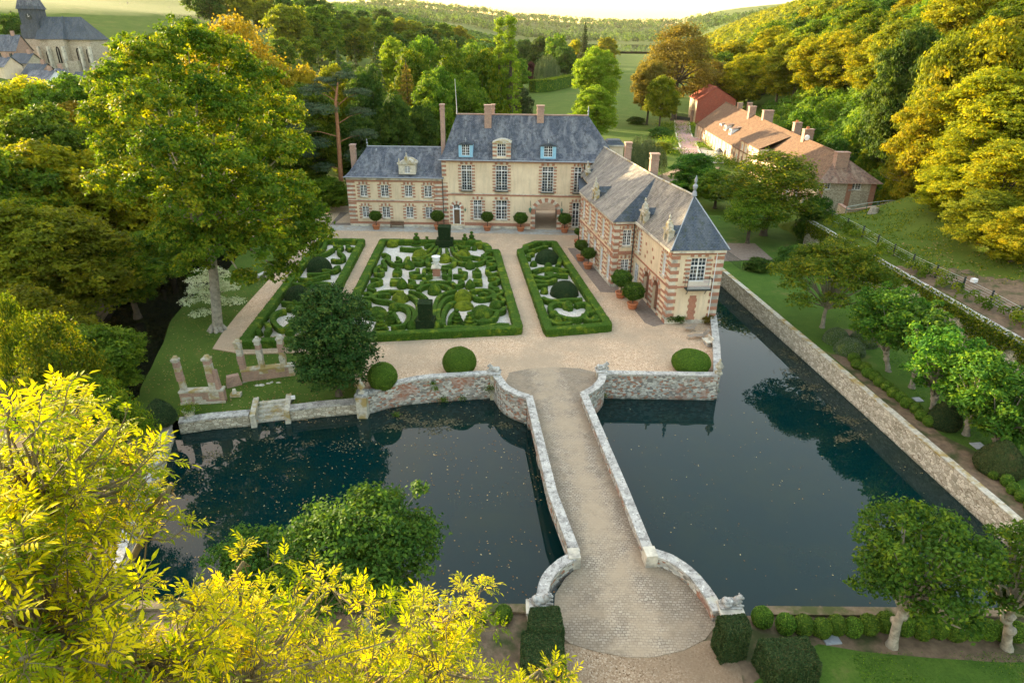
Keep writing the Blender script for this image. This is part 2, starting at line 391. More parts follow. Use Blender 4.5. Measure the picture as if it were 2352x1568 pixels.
M['slate_dark'] = m_slate('dark_slate', (.038, .052, .075), (.07, .088, .12), (.12, .13, .14), .5, (.04, .05, .03))
M['slate_sunlit'] = m_slate('sunlit_slate', (.14, .13, .12), (.23, .21, .19), (.33, .295, .24), .7, (.09, .08, .06))  # slate with lichen patches, warm low sun put into its base colour
M['tiles'] = m_tiles()
M['tiles_dark'] = m_slate('mossy_dark_tiles', (.14, .08, .06), (.24, .13, .09), (.38, .30, .22), .5, (.06, .045, .035))
M['lead'] = m_noise('lead', (.22, .24, .27), (.36, .38, .41), 3, .6, .2)
M['rubble'] = m_rubble('flint_rubble', [(.42, .41, .38), (.20, .19, .18), (.55, .53, .48), (.36, .17, .11), (.30, .28, .25), (.62, .60, .54)], (.40, .36, .29), 4.2, .55, .35, -1.5)
M['moatwall'] = m_rubble('moat_stone', [(.50, .45, .36), (.60, .55, .45), (.40, .36, .28), (.66, .61, .50)], (.24, .20, .14), 3.0, 0, .3, -1.55)
M['fieldstone'] = m_rubble('field_stone', [(.42, .36, .27), (.30, .25, .19), (.52, .45, .34), (.36, .30, .22)], (.55, .48, .37), 4.5, 0, .1)
M['cap'] = m_stonecap()
M['cobble'] = m_cobble()
M['gravel'] = m_gravel('court_gravel', (.45, .30, .19), (.57, .41, .275), (.70, .54, .40))
M['gravel_brown'] = m_gravel('brown_gravel', (.28, .19, .12), (.36, .26, .17), (.46, .36, .26), 17, (.20, .14, .09))
M['white_gravel'] = m_gravel('white_gravel', (.44, .40, .35), (.60, .57, .52), (.72, .69, .65), 17, (.52, .46, .38))
M['paver'] = m_noise('grey_paving', (.26, .25, .23), (.46, .44, .40), 2.5, .9, .4, 8, (.34, .28, .22), .7)
M['paver_dark'] = m_noise('worn_brick_paving', (.13, .10, .085), (.24, .19, .15), 3, .9, .4, 8)
M['lawn'] = m_grass('lawn_with_leaves', (.045, .085, .012), (.075, .125, .018), (.10, .15, .025), .10)
M['lawn_right'] = m_grass('right_lawn', (.045, .10, .015), (.075, .14, .02), (.11, .16, .03), .0, .5, (.17, .13, .06))  # plain green grass for the lawns on the right side
M['terrain'] = m_grass('meadow', (.065, .11, .014), (.095, .14, .02), (.135, .175, .028), .0, .16, (.15, .125, .045))
M['water'] = m_water('moat_water', (.0008, .016, .017), (.012, .024, .012), .012)
M['stream'] = m_water('stream_water', (.008, .010, .006), (.02, .018, .01), .03)
M['lake'] = m_water('lake_water', (.05, .07, .08), (.05, .07, .08), .0)
M['white'] = m_noise('white_paint', (.70, .71, .72), (.80, .80, .80), 5, .6, .1)
M['bluepaint'] = m_noise('sky_blue_paint', (.22, .44, .60), (.30, .53, .69), 5, .6, .1)
M['terracotta'] = m_noise('terracotta', (.42, .15, .07), (.55, .22, .11), 6, .85, .2)
M['iron'] = m_noise('dark_iron', (.02, .03, .03), (.04, .05, .05), 8, .5, .1)
M['green_metal'] = m_noise('green_rail', (.06, .16, .11), (.10, .22, .16), 8, .6, .1)
M['galv'] = m_noise('pale_rail', (.42, .46, .44), (.58, .60, .58), 8, .6, .1)
M['wood'] = m_noise('grey_wood', (.22, .18, .14), (.36, .31, .26), 8, .85, .3)
M['wood_dark'] = m_noise('brown_wood', (.10, .06, .035), (.16, .10, .06), 8, .7, .2)
M['asphalt_red'] = m_noise('pink_drive', (.34, .20, .19), (.42, .27, .25), 4, .9, .3, 20)
M['soil'] = m_noise('bare_soil', (.10, .07, .045), (.20, .14, .09), 2, .95, .6, 9, (.05, .06, .02), .6)
M['dark'] = m_noise('dark_interior', (.012, .010, .009), (.02, .018, .015), 2, .9, .1)
M['wood_int'] = m_noise('passage_wood', (.16, .13, .10), (.26, .22, .17), 2, .9, .2)  # brown lining of the carriage passage
def m_glass():
    s = NT('window_glass'); w_ = s.wco()
    a = s.ramp(s.noise(w_, 1.1, 2), [(.38, (.010, .016, .022)), (.5, (.03, .05, .07)), (.58, (.16, .13, .09)), (.64, (.02, .03, .04))])
    s.pbr(a, .06, s.bump(s.noise(w_, 3, 2), .05, .02), .8); return s.m
M['glass'] = m_glass()
M['bark_grey'] = m_noise('grey_bark', (.16, .14, .11), (.42, .38, .31), 2.0, .95, .6, 5, (.12, .13, .07), 1.0)
M['bark_pale'] = m_noise('pale_bark', (.20, .18, .14), (.40, .36, .29), 2.5, .95, .6, 6, (.20, .18, .14), 3.2)
M['moss_coping'] = m_noise('mossy_coping', (.12, .09, .05), (.24, .18, .12), 3, .95, .5, 9, (.08, .09, .03), 1.0)
M['bark_dark'] = m_noise('dark_bark', (.05, .04, .03), (.12, .10, .07), 3, .95, .6, 6)
M['bark_red'] = m_noise('pine_bark', (.26, .11, .05), (.40, .20, .11), 3, .95, .6, 6)
M['bark_ash'] = m_noise('ash_twig_bark', (.10, .085, .045), (.19, .16, .09), 9, .8, .4, 20, (.16, .11, .05), 3)
M['hedge'] = m_hedge('box_foliage', (.042, .10, .010), (.11, .19, .018), (.19, .24, .018), .58)
M['hedge_moss'] = m_hedge('mossy_box', (.06, .10, .012), (.13, .18, .02), (.22, .26, .02), .5)
M['hedge_bright'] = m_hedge('bright_yew', (.05, .105, .012), (.10, .17, .02), (.14, .20, .02), .62)
M['yew'] = m_hedge('dark_yew', (.016, .036, .014), (.035, .065, .022), (.07, .085, .025), .66)
M['yewtop'] = m_hedge('yew_brown', (.045, .06, .018), (.09, .10, .035), (.12, .09, .04), .60)
M['L_green'] = m_leaf('leaf_green', (.035, .085, .008), (.11, .20, .015), .4, None, (.24, .29, .02))
M['L_plane'] = m_leaf('leaf_plane', (.026, .070, .006), (.095, .16, .010), .40, (2.3, 1.8, .3), (.27, .27, .018))
M['L_deep'] = m_leaf('leaf_deep_green', (.018, .055, .010), (.06, .12, .016), .32, None, (.12, .18, .02))
M['L_gold'] = m_leaf('leaf_golden', (.10, .135, .007), (.24, .26, .011), .46, (1.8, 1.5, .35), (.42, .34, .014))
M['L_autumn'] = m_leaf('leaf_autumn', (.18, .15, .012), (.32, .25, .018), .42, (1.6, 1.35, .5), (.40, .29, .025))
M['L_olive'] = m_leaf('leaf_olive', (.065, .095, .008), (.17, .20, .012), .44, None, (.30, .27, .015))
M['L_lime'] = m_leaf('leaf_lime', (.022, .075, .012), (.07, .165, .018), .36, None, (.19, .28, .02))
M['L_bright'] = m_leaf('leaf_bright_yellow_green', (.10, .19, .012), (.17, .28, .02), .45, None, (.28, .34, .03))
M['L_dark'] = m_leaf('leaf_conifer', (.022, .045, .016), (.05, .08, .025), .15, None, (.085, .10, .03))
M['L_pine'] = m_leaf('leaf_pine', (.030, .060, .032), (.06, .10, .05), .15, None, (.10, .13, .06))
M['L_magnolia'] = m_leaf('leaf_magnolia', (.010, .045, .010), (.035, .105, .020), .15, None, (.12, .18, .03), .5)
M['L_brown'] = m_leaf('leaf_brown_beech', (.09, .085, .018), (.18, .15, .026), .38, None, (.26, .21, .035))
M['L_willow'] = m_leaf('leaf_willow', (.07, .105, .045), (.13, .17, .07), .35, None, (.18, .21, .10))
M['L_purple'] = m_leaf('leaf_purple', (.05, .018, .022), (.10, .035, .03), .3)
M['L_varieg'] = m_leaf('leaf_variegated', (.38, .45, .26), (.62, .66, .44), .35, (1.1, 1.1, .9), (.75, .77, .6))
M['L_ash'] = m_leaf('leaf_ash_yellow', (.10, .16, .003), (.37, .37, .005), .46, (1.5, 1.4, .2), (.66, .52, .006), .55)
M['L_shrub'] = m_leaf('leaf_grey_shrub', (.07, .10, .055), (.13, .17, .10), .3, (1.3, 1.3, .9), (.20, .24, .15))
M['dry_grass'] = m_noise('dry_grass', (.16, .15, .05), (.32, .25, .12), 1.5, .95, .6, 9, (.10, .13, .03), .4)
# ---------------------------------------------------------------- terrain
def sst(a, b, x): t = np.clip((x-a)/(b-a), 0, 1); return t*t*(3-2*t)
def xwall(y): return 39.7+(75.4-y)*.045
def hterr(x, y):
    x = np.asarray(x, float); y = np.asarray(y, float)
    und = .5*np.sin(x*.021+1)*np.cos(y*.017)+.9*np.sin(x*.008+y*.006)
    # right hillside
    xa = xwall(y); dA = x-xa; hA = np.where(dA > 0, 3.1+.16*np.clip(dA, 0, 8)+.42*np.clip(dA-8, 0, 150)+.12*np.clip(dA-158, 0, 400), 0)
    xf = np.where(y < 200, 63., 63+(y-200)*.23); dB = x-xf
    hB = np.where(dB > 0, .2+.40*np.clip(dB, 0, 140)+.10*np.clip(dB-140, 0, 600), 0)
    k = sst(84, 97, y); right = hA*(1-k)+hB*k
    # left hills
    lx = np.minimum(0, -74+.45*(y-235)); lx = np.where(y < 235, -74, lx); dl = lx-x
    left = np.where(dl > 0, .17*np.clip(dl, 0, 200)+.08*np.clip(dl-200, 0, 700), 0)*sst(60, 200, y)
    far = 95*sst(3200, 4800, y)+25*sst(600, 1500, y)*sst(150, 700, np.abs(x-.16*y))
    z = np.maximum(right, left)+far + und*sst(230, 500, y)*sst(0, 40, np.maximum(dB, dl))
    z = z-.15
    # basin under the moat and the terraces
    b = (1-sst(-46, -42.5, -(-x)) if False else sst(-47, -43.5, x))*(1-sst(xa-1.2, xa+.3, x))*(1-sst(99, 101.5, y))
    wleft = (1-sst(-47, -43, x))*(1-sst(90, 130, y))
    return z*(1-b)+(-4.2)*b - 1.0*wleft
def axis(lo, hi, st, ext, gr=1.11):
    a = list(np.arange(lo, hi+.01, st)); s_ = st
    r = [hi]
    while r[-1] < ext[1]: s_ *= gr; r.append(r[-1]+s_)
    s_ = st; l = [lo]
    while l[-1] > ext[0]: s_ *= gr; l.append(l[-1]-s_)
    return np.array(sorted(set(l[1:])) + a + r[1:])
xs = axis(-60, 72, 1.1, (-6000, 6000)); ys = axis(-8, 150, 1.4, (-300, 9000))
XX, YY = np.meshgrid(xs, ys); ZZ = hterr(XX, YY)
me = bpy.data.meshes.new('ground'); nx, ny = len(xs), len(ys)
me.from_pydata(np.stack([XX.ravel(), YY.ravel(), ZZ.ravel()], 1).tolist(), [], [(j*nx+i, j*nx+i+1, (j+1)*nx+i+1, (j+1)*nx+i) for j in range(ny-1) for i in range(nx-1)])
me.polygons.foreach_set('use_smooth', [True]*len(me.polygons)); me.materials.append(M['terrain']); me.update()
o = bpy.data.objects.new('ground', me); COL.objects.link(o); tag(o, kind='structure')
def structure(name, mb, m, **k):
    o = mb.build(name, m, **k); tag(o, kind='structure'); return o
def sheet(name, poly, z, m):
    return structure(name, MB().prism([(p[0], p[1]) for p in poly], z-.12, z), m)
def sheetD(name, uv, z, m): return sheet(name, [G(u, v, z) for u, v in uv], z, m)

# water sheets
ZW = -1.6
structure('moat_water', MB().face([(-25, 21.5, ZW), (42, 21.5, ZW), (42, 98, ZW), (-25, 98, ZW)]), M['water'])
structure('stream_water', MB().face([(-47, 22, ZW+.02), (-24.9, 22, ZW+.02), (-24.9, 99, ZW+.02), (-47, 99, ZW+.02)]), M['stream'])
structure('lake_water', MB().face([(150, 1120, 3), (430, 1120, 3), (430, 2100, 3), (150, 2100, 3)]), M['lake'])

# court terrace: edge following the moat
TOPZ = .7
front = [G(840, 901, .2), G(905, 877, .45), G(974, 863.4, .7), G(1060, 858, .7), G(1137, 853.7, .7)]
bastL = [G(1137, 853.7, .7), G(1145.8, 868, .7), G(1160, 888, .7), G(1185, 901, .7), G(1213, 909.7, .7)]
bastR = [G(1339, 904, .7), G(1361, 893, .7), G(1378, 879, .7), G(1385, 862, .7), G(1381, 848, .7)]
frontR = [G(1387, 854, .7), G(1500, 856, .7), G(1648, 858, .7)]
eastW = [G(1648, 858, .7), G(1646, 795, .7), G(1640, 735, .7), G(1638, 722, .7)]
cx = lambda p: (p.x, p.y)
court = [(-31, 97.5)] + [cx(G(u, v, 0)) for u, v in ((735, 532), (690, 570), (640, 618), (590, 672), (545, 722), (508, 768), (488, 800), (560, 812), (700, 808), (790, 845))] + [cx(p) for p in front[:]] + [cx(p) for p in bastL[1:]] + [cx(p) for p in bastR] + [cx(p) for p in frontR] + [cx(p) for p in eastW] + [(19.7, 57.6), (15.4, 91), (15.4, 103), (-31, 103)]
structure('court_gravel', MB().prism(court, -4, 0), M['gravel'])
def Z1(x, y): return (752.6+.28*x, 188.2+.28*y)
def Z2(x, y): return (1270.1+.3301*x, 282.2+.3301*y)
def Z3(x, y): return (517.4+.4*x, 489.2+.4*y)
def Z4(x, y): return (376.3+.36*x, 733.8+.36*y)
def Z5(x, y): return (1458.2+.26*x, 141.1+.26*y)
def Zc(x, y): return (799.7+.2*x, 536.3+.2*y)
# lawn west of the court, sloping gently to the moat
def zl(x, y): return -.72+.66*float(sst(43.5, 50.5, y))
lawnedge = [G(330, 935, -.7), G(322, 890, -.7), G(352, 850, -.7), G(378, 800, -.6), G(392, 745, -.4), G(425, 700, -.2), G(470, 660, -.1), G(520, 625, -.1), G(545, 590, -.1)]
lw = [(p.x, p.y) for p in lawnedge]
mb = MB(); ylo, yhi = 38.6, 100; nyl = 60
fxy = [G(*Z4(*q), -.6) for q in ((95, 640), (300, 610), (545, 590), (795, 560), (1000, 535), (1245, 515))]
sa_, sb_ = G(*Z4(592, 585), -.7), G(*Z4(770, 565), -.7)
def lfront(x): return float(np.interp(x, [p.x for p in fxy], [p.y for p in fxy]))+(1.62 if sa_.x-.25 < x < sb_.x+.25 else .15)
def lawnx(y):
    pts = sorted([(b, a) for a, b in lw]); return float(np.interp(y, [p[0] for p in pts], [p[1] for p in pts]))
nxl = 84
for j in range(nyl+1):
    y = ylo+(yhi-ylo)*j/nyl; x0 = lawnx(y) if y > 44 else min(lawnx(44), -25.2); x1 = -11.9 if y < 47 else -13.
    for i in range(nxl+1):
        x = x0+(x1-x0)*i/nxl; yy = max(y, lfront(x)) if j < 12 else y; mb.v.append((x, yy, zl(x, yy)-.02))
for j in range(nyl):
    for i in range(nxl):
        a = j*(nxl+1)+i; mb.f.append((a, a+1, a+nxl+2, a+nxl+1))
nb = len(mb.v)   # banks down to the stream
for j in range(nyl+1):
    v = mb.v[j*(nxl+1)]; mb.v.append((v[0]-.5, v[1], -4))
for j in range(nyl):
    a = j*(nxl+1); mb.f.append((a, a+nxl+1, nb+j+1, nb+j))
v0 = len(mb.v); a = mb.v[0]; b = mb.v[nxl]; pass
structure('lawn', mb, M['lawn'], smooth=False)
# left wooded bank and foreground bank
structure('west_bank', MB().prism([(-25.0, 39.2), (-19.9, 21.9), (-19.9, -30), (-60, -30), (-60, 36), (-48, 38), (-36, 38.5)], -4, -.5), M['soil'])
structure('south_bank', MB().prism([(-19.9, 22.3), (3.6, 22.3), (4.4, 23.1), (10.2, 23.1), (11.2, 22.3), (41.5, 22.3), (41.5, -30), (-19.9, -30)], -4, 0), M['soil'])
sheetD('south_lawn', [(1880, 1478), (1985, 1496), (2140, 1510), (2300, 1520), (2420, 1520), (2700, 1800), (1700, 1800), (1700, 1590), (1780, 1530)], .012, M['lawn_right'])
sheetD('approach_path', [(1290, 1478), (1640, 1470), (1700, 1530), (1730, 1700), (1250, 1700), (1270, 1540)], .008, M['gravel_brown'])
# lawn between the moat and the retaining wall
mwp = [(22.6, 92), (24.9, 72), (27.8, 43.5), (29.15, 28.7), (29.4, 22.3)]
structure('east_lawn', MB().prism(mwp+[(41.9, 22.3), (41.2, 47), (39.9, 75), (39.5, 88), (39.3, 99), (22.2, 99)], -4, 0), M['lawn_right'])
sheet('east_terrace_paving', [(25.6, 76.2), (32.5, 77), (32.5, 84), (25, 84)], .02, M['paver_dark'])
sheet('east_border_soil', [(27.8, 50.5), (29.2, 50.7), (30.1, 38), (31.2, 36), (31.5, 30), (31.5, 22.5), (29.7, 22.5), (29.55, 28.7)], .02, M['soil'])
def drape(name, inside, x0, x1, y0, y1, m, st=.8, dz=.04):
    mb = MB(); ids = {}
    nx_, ny_ = int((x1-x0)/st), int((y1-y0)/st)
    def vid(i, j):
        if (i, j) not in ids: x, y = x0+i*st, y0+j*st; ids[(i, j)] = len(mb.v); mb.v.append((x, y, float(hterr(x, y))+dz))
        return ids[(i, j)]
    for i in range(nx_):
        for j in range(ny_):
            if inside(x0+(i+.5)*st, y0+(j+.5)*st): mb.f.append((vid(i, j), vid(i+1, j), vid(i+1, j+1), vid(i, j+1)))
    structure(name, mb, m, smooth=True)
drape('slope_soil', lambda x, y: .5 < x-xwall(y) < 9+2.5*math.sin(y*.35)+1.5*math.sin(y*.9+1)-max(0, y-52)*.45, 39, 52, 16, 74, M['soil'])
drape('dry_pasture', lambda x, y: ((x-84)/11)**2+((y-115)/13)**2 < 1+.15*math.sin(x), 72, 97, 100, 130, M['dry_grass'])
sheet('soil_by_shrubs', [(29.4, 51.5), (33.6, 52.2), (33.2, 56), (30, 56)], .016, M['soil'])

# cobbles: round forecourts and the bridge deck
def arc_pts(uvs, z=0): return [cx(G(u, v, z)) for u, v in uvs]
cob = arc_pts([(1170, 856), (1215, 847), (1270, 843), (1330, 846), (1372, 856), (1379, 868), (1372, 888), (1345, 905)]) + arc_pts([(1500, 1290), (1560, 1310), (1610, 1345), (1640, 1392), (1646, 1432), (1620, 1468), (1570, 1493), (1500, 1509), (1440, 1509), (1370, 1496), (1310, 1478), (1285, 1460), (1272, 1405), (1275, 1365), (1298, 1328), (1330, 1300)]) + arc_pts([(1218, 915), (1185, 902), (1160, 880)])
structure('cobbled_way', MB().prism(cob, -.35, .03), M['cobble'])
# facade apron and dark paving strips along the wing
sheetD('apron_paving', [(757, 517), (800, 517), (1330, 529), (1326, 540), (1170, 537), (985, 533), (760, 529)], .012, M['paver'])
sheetD('wing_paving', [Z2(*p) for p in [(100, 870), (150, 870), (300, 960), (460, 1150), (430, 1180), (330, 1175), (200, 1010)]], .014, M['paver_dark'])
sheetD('loggia_paving', [Z2(*p) for p in [(560, 1290), (640, 1200), (700, 1200), (790, 1395), (700, 1415), (640, 1390)]], .014, M['paver_dark'])
sheetD('yard_paving', [(770, 512), (806, 512), (806, 519), (757, 517), (782, 488), (800, 488)], .01, M['paver_dark'])

structure('rear_yard', MB().prism([(-5, 101.5), (14, 101), (30, 112), (44, 140), (36, 140), (20, 118), (-5, 112)], -.5, .03), M['gravel_brown'])
# drive, verges and far meadow strips
dr = [Z5(*p) for p in [(360, 518), (475, 518), (485, 600), (505, 670), (570, 680), (600, 710), (530, 712), (555, 770), (600, 850), (625, 910), (700, 1000), (560, 1000), (520, 880), (440, 850), (370, 775), (410, 765), (385, 690), (360, 600)]]
mbd = MB(); mbd.face([(p.x, p.y, .03) for p in [G(u, v, 0.03) for u, v in dr]]); structure('drive', mbd, M['asphalt_red'])
fl = [Z5(*p) for p in [(575, 775), (700, 790), (790, 850), (830, 900), (640, 900)]]
mbd = MB(); mbd.face([(p.x, p.y, .02) for p in [G(u, v, .02) for u, v in fl]]); structure('forecourt_paving', mbd, M['paver'])
for nm, line in (('drive_kerb', [(352, 515), (355, 600), (378, 690), (405, 762), (325, 772)]), ('drive_kerb', [(478, 515), (487, 600), (508, 668), (560, 676)]), ('drive_kerb', [(535, 712), (560, 768), (640, 770)]), ('drive_kerb', [(325, 778), (560, 776), (600, 850), (640, 920)])):
    pts = [G(*Z5(*p), .05) for p in line]; structure(nm, MB().wallstrip(pts, -.1, .12, .35), M['stone'])

# ---------------------------------------------------------------- moat walls, parapets and bridge
def ctr(pts):
    a = Vector((0, 0, 0))
    for p in pts: a += Vector((p[0], p[1], 0))
    return a/len(pts)
def densify(pts, st=.7):
    out = []
    for a, b in zip(pts[:-1], pts[1:]):
        a = Vector(a); b = Vector(b); n = max(1, int((b-a).length/st))
        for k in range(n): out.append(a.lerp(b, k/n))
    out.append(Vector(pts[-1])); return out
def smoothpath(pts, it=2):
    pts = [Vector(p) for p in pts]
    for _ in range(it):
        q = [pts[0]]
        for a, b in zip(pts[:-1], pts[1:]): q += [a.lerp(b, .25), a.lerp(b, .75)]
        q.append(pts[-1]); pts = q
    return pts
def jit_top(path, z, amp, rr): return [(z[k] if hasattr(z, '__len__') else z)+rr.uniform(-amp, amp) for k in range(len(path))]
def stonewall(name, label, cat, path, ztop, zbot, wd, m, capw=.12, caph=.16, group=None, capm=None, jit=.012):
    c = ctr(path); e = empty(name, (c.x, c.y, 0), label, cat, group)
    rr = random.Random(len(path)*13+int(c.x*10))
    p = densify(path, .8)
    zt = [q.z for q in p] if ztop is None else [ztop]*len(p)
    MB().wallstrip(p, zbot, [z-caph for z in zt], wd).build('masonry', m, e)
    MB().wallstrip(p, [z-caph-.003 for z in zt], [z+rr.uniform(-jit, jit) for z in zt], wd+capw).build('coping', capm or M['cap'], e)
    return e
stonewall('parapet_wall', 'brick and flint moat wall rising in a curve beside the dark magnolia', 'wall', smoothpath(front, 1), None, -4, .5, M['rubble'])
stonewall('parapet_wall', 'curved rubble bastion wall left of the bridge mouth', 'wall', smoothpath(bastL, 2), None, -4, .5, M['rubble'])
stonewall('parapet_wall', 'curved rubble bastion wall right of the bridge mouth', 'wall', smoothpath(bastR, 2), None, -4, .5, M['rubble'])
stonewall('parapet_wall', 'straight flint and brick moat wall in front of the oval bush', 'wall', frontR, None, -4, .5, M['rubble'])
stonewall('parapet_wall', 'low grey wall between the deck chairs and the right moat', 'wall', eastW, None, -4, .5, M['rubble'])
# bridge: deck, piers with arches, parapets
bl = [G(1215, 908, .7), G(1269, 1129, .7), G(1321, 1266, .7)]; br = [G(1341, 903, .7), G(1436, 1129, .7), G(1490, 1262, .7)]
bc = (bl[1]+br[1])/2
be = empty('stone_bridge', (bc.x, bc.y, -1.6), 'long narrow cobbled stone bridge crossing the moat', 'bridge')
dk = [cx(bl[0]), cx(bl[1]), cx(bl[2]), cx(br[2]), cx(br[1]), cx(br[0])]
MB().prism(dk, -.75, -.04).build('deck', M['rubble'], be)
for s_, e_, nm in ((0, .07, 'pier'), (.3, .37, 'pier'), (.62, .69, 'pier'), (.93, 1.0, 'pier')):
    def at(t, side):
        a = bl[0].lerp(bl[2], t); b = br[0].lerp(br[2], t); d_ = (b-a).normalized()*.18; return (a-d_) if side == 0 else (b+d_)
    q = [at(s_, 0), at(e_, 0), at(e_, 1), at(s_, 1)]
    MB().prism([cx(p) for p in q], -4, -.9).build('pier', M['rubble'], be)
for k, (s0, s1) in enumerate(((.07, .3), (.37, .62), (.69, .93))):    # segmental arches
    mb = MB(); N = 10
    for q in range(N):
        t0 = s0+(s1-s0)*q/N; t1 = s0+(s1-s0)*(q+1)/N
        za = -1.55+.75*math.sin(math.pi*q/N); zb = -1.55+.75*math.sin(math.pi*(q+1)/N)
        A_, B_, C_, D_ = (bl[0].lerp(bl[2], t0), bl[0].lerp(bl[2], t1), br[0].lerp(br[2], t1), br[0].lerp(br[2], t0))
        for (p0, p1) in ((A_, B_), (C_, D_)):
            z0, z1 = (za, zb) if p0 is A_ else (zb, za)
            mb.face([(p0.x, p0.y, z0), (p1.x, p1.y, z1), (p1.x, p1.y, -.753), (p0.x, p0.y, -.753)])
        mb.face([(A_.x, A_.y, za), (D_.x, D_.y, za), (C_.x, C_.y, zb), (B_.x, B_.y, zb)])
    mb.build('arch', M['rubble'], be)
def parapet_part(path, nm):
    rr = random.Random(5); p = densify(path, 1.1)
    w_ = MB().wallstrip(p, -.5, TOPZ-.14, .40).build(nm, M['rubble'], be)
    MB().wallstrip(p, TOPZ-.143, [TOPZ+rr.uniform(-.015, .015) for _ in p], .56).build('coping', M['cap'], w_)
parapet_part(bl, 'parapet'); parapet_part(br, 'parapet')
flL = smoothpath([G(*q, .7) for q in [(1318, 1276), (1285, 1292), (1254, 1325), (1246, 1358), (1243, 1385)]], 2)
flR = smoothpath([G(*q, .7) for q in [(1497, 1266), (1548, 1282), (1597, 1321), (1633, 1368), (1650, 1402)]], 2)
parapet_part(flL, 'flared_parapet'); parapet_part(flR, 'flared_parapet')
for q, nm in (((1318, 1272), 'end_block'), ((1494, 1268), 'end_block')):
    p = G(*q, .7); MB().box((p.x, p.y, -1), (.62, .75, 1.78), .1).build(nm, M['stone'], be)
for q in ((1236, 1392), (1678, 1394)):
    p = G(*q, .75); MB().box((p.x, p.y, -3), (1.0, .72, 3.6)).box((p.x, p.y, .6), (1.15, .86, .16)).build('end_pier', M['stone'], be)

# north bank of the left moat arm: low walls, water stairs
lwl = [G(*q, -.6) for q in [Z4(95, 640), Z4(300, 610), Z4(545, 590)]]
lwr = [G(*q, -.6) for q in [Z4(795, 560), Z4(1000, 535), Z4(1235, 515)]]
stonewall('low_moat_wall', 'low lichen stone wall left of the water stairs', 'wall', lwl, None, -4, .75, M['moatwall'], .08, .14)
stonewall('low_moat_wall', 'low lichen stone wall between water stairs and magnolia', 'wall', lwr, None, -4, .75, M['moatwall'], .08, .14)
sa, sb = G(*Z4(592, 585), -.7), G(*Z4(770, 565), -.7); sdir = (sb-sa).normalized(); sn = Vector((sdir.y, -sdir.x, 0))
L_ = (sb-sa).length; st = empty('water_stairs', (sa+sb)/2+Vector((0, 0, -.9)), 'mossy stone stairs leading from the lawn down into the moat', 'stairs')
mb = MB()
for k in range(7): mb.obox(sa, sdir, sn, 0, L_, -3.3, -.0-.19*k, -1.5+.34*k, -1.5+.34*(k+1)-.003)
mb.build('treads', M['stone_lichen'], st)
for s0 in (-.42, L_): MB().obox(sa, sdir, sn, s0+.01, s0+.41, -3.3, .16, -1.9, .85).build('cheek_wall', M['stone_lichen'], st)
bp = G(*Z4(1262, 470), .35); bpe = empty('buttress_pier', (bp.x, bp.y, 0), 'square stone pier where the low wall meets the tall rubble wall', 'pier')
MB().box((bp.x, bp.y, -4), (.8, 1.0, 4.25)).build('shaft', M['stone_lichen'], bpe); MB().box((bp.x, bp.y, .253), (.92, 1.12, .16)).build('cap', M['cap'], bpe)

stonewall('moat_side_wall', 'short rough wall on the left side of the moat', 'wall', [Vector((-24.6, 39, -.35)), Vector((-19.9, 22.2, -.35))], None, -4, .5, M['moatwall'])
stonewall('long_moat_wall', 'long sloping pale stone wall along the right side of the moat', 'wall', [Vector((x, y, .22)) for x, y in mwp], None, -4, .45, M['moatwall'], .06, .12, capm=M['stone_lichen'])
def coping_low(name, label, pts):
    c = ctr(pts); e = empty(name, (c.x, c.y, 0), label, 'wall')
    MB().wallstrip(densify(pts, 1), -4, .06, .4).build('masonry', M['moatwall'], e); MB().wallstrip(densify(pts, 1), .063, .16, .5).build('coping', M['moss_coping'], e)
coping_low('bank_wall', 'thin brick coping behind the ball hedge on the near bank', [Vector((11.9, 22.5, 0)), Vector((29.0, 22.5, 0))])
coping_low('bank_wall', 'thin brick coping under the yellow branches left of the bridge', [Vector((-19.5, 22.5, 0)), Vector((.9, 22.5, 0))])
# retaining wall, hillside above it
rwp = [Vector((xwall(y), y, 3.2)) for y in (84, 75.4, 66, 56, 46.6, 36, 26, 16)]
stonewall('retaining_wall', 'tall ivy grown retaining wall between lawn and hillside', 'wall', rwp, None, -1, .7, M['moatwall'], .15, .14)

# ---------------------------------------------------------------- chateau
def panel(mb, P, t, n, L, z0, z1, ops, depth=.22):
    """wall sheet with rectangular openings (s0,s1,za,zb) and their reveals"""
    ss = sorted(set([0, L]+[q for o_ in ops for q in (o_[0], o_[1])])); zs = sorted(set([z0, z1]+[q for o_ in ops for q in (o_[2], o_[3])]))
    zs = [z for z in zs if z0 <= z <= z1]
    pt = lambda s_, z, d=0: (P.x+t.x*s_+n.x*d, P.y+t.y*s_+n.y*d, z)
    for a, b in zip(ss[:-1], ss[1:]):
        for c, d in zip(zs[:-1], zs[1:]):
            mx, mz = (a+b)/2, (c+d)/2
            if any(o_[0] < mx < o_[1] and o_[2] < mz < o_[3] for o_ in ops): continue
            mb.face([pt(a, c), pt(b, c), pt(b, d), pt(a, d)])
    for a, b, c, d in ops:
        mb.face([pt(a, c), pt(a, c, -depth), pt(a, d, -depth), pt(a, d)]); mb.face([pt(b, d), pt(b, d, -depth), pt(b, c, -depth), pt(b, c)])
        mb.face([pt(a, d), pt(a, d, -depth), pt(b, d, -depth), pt(b, d)]); mb.face([pt(a, c, -depth), pt(a, c), pt(b, c), pt(b, c, -depth)])
    return mb
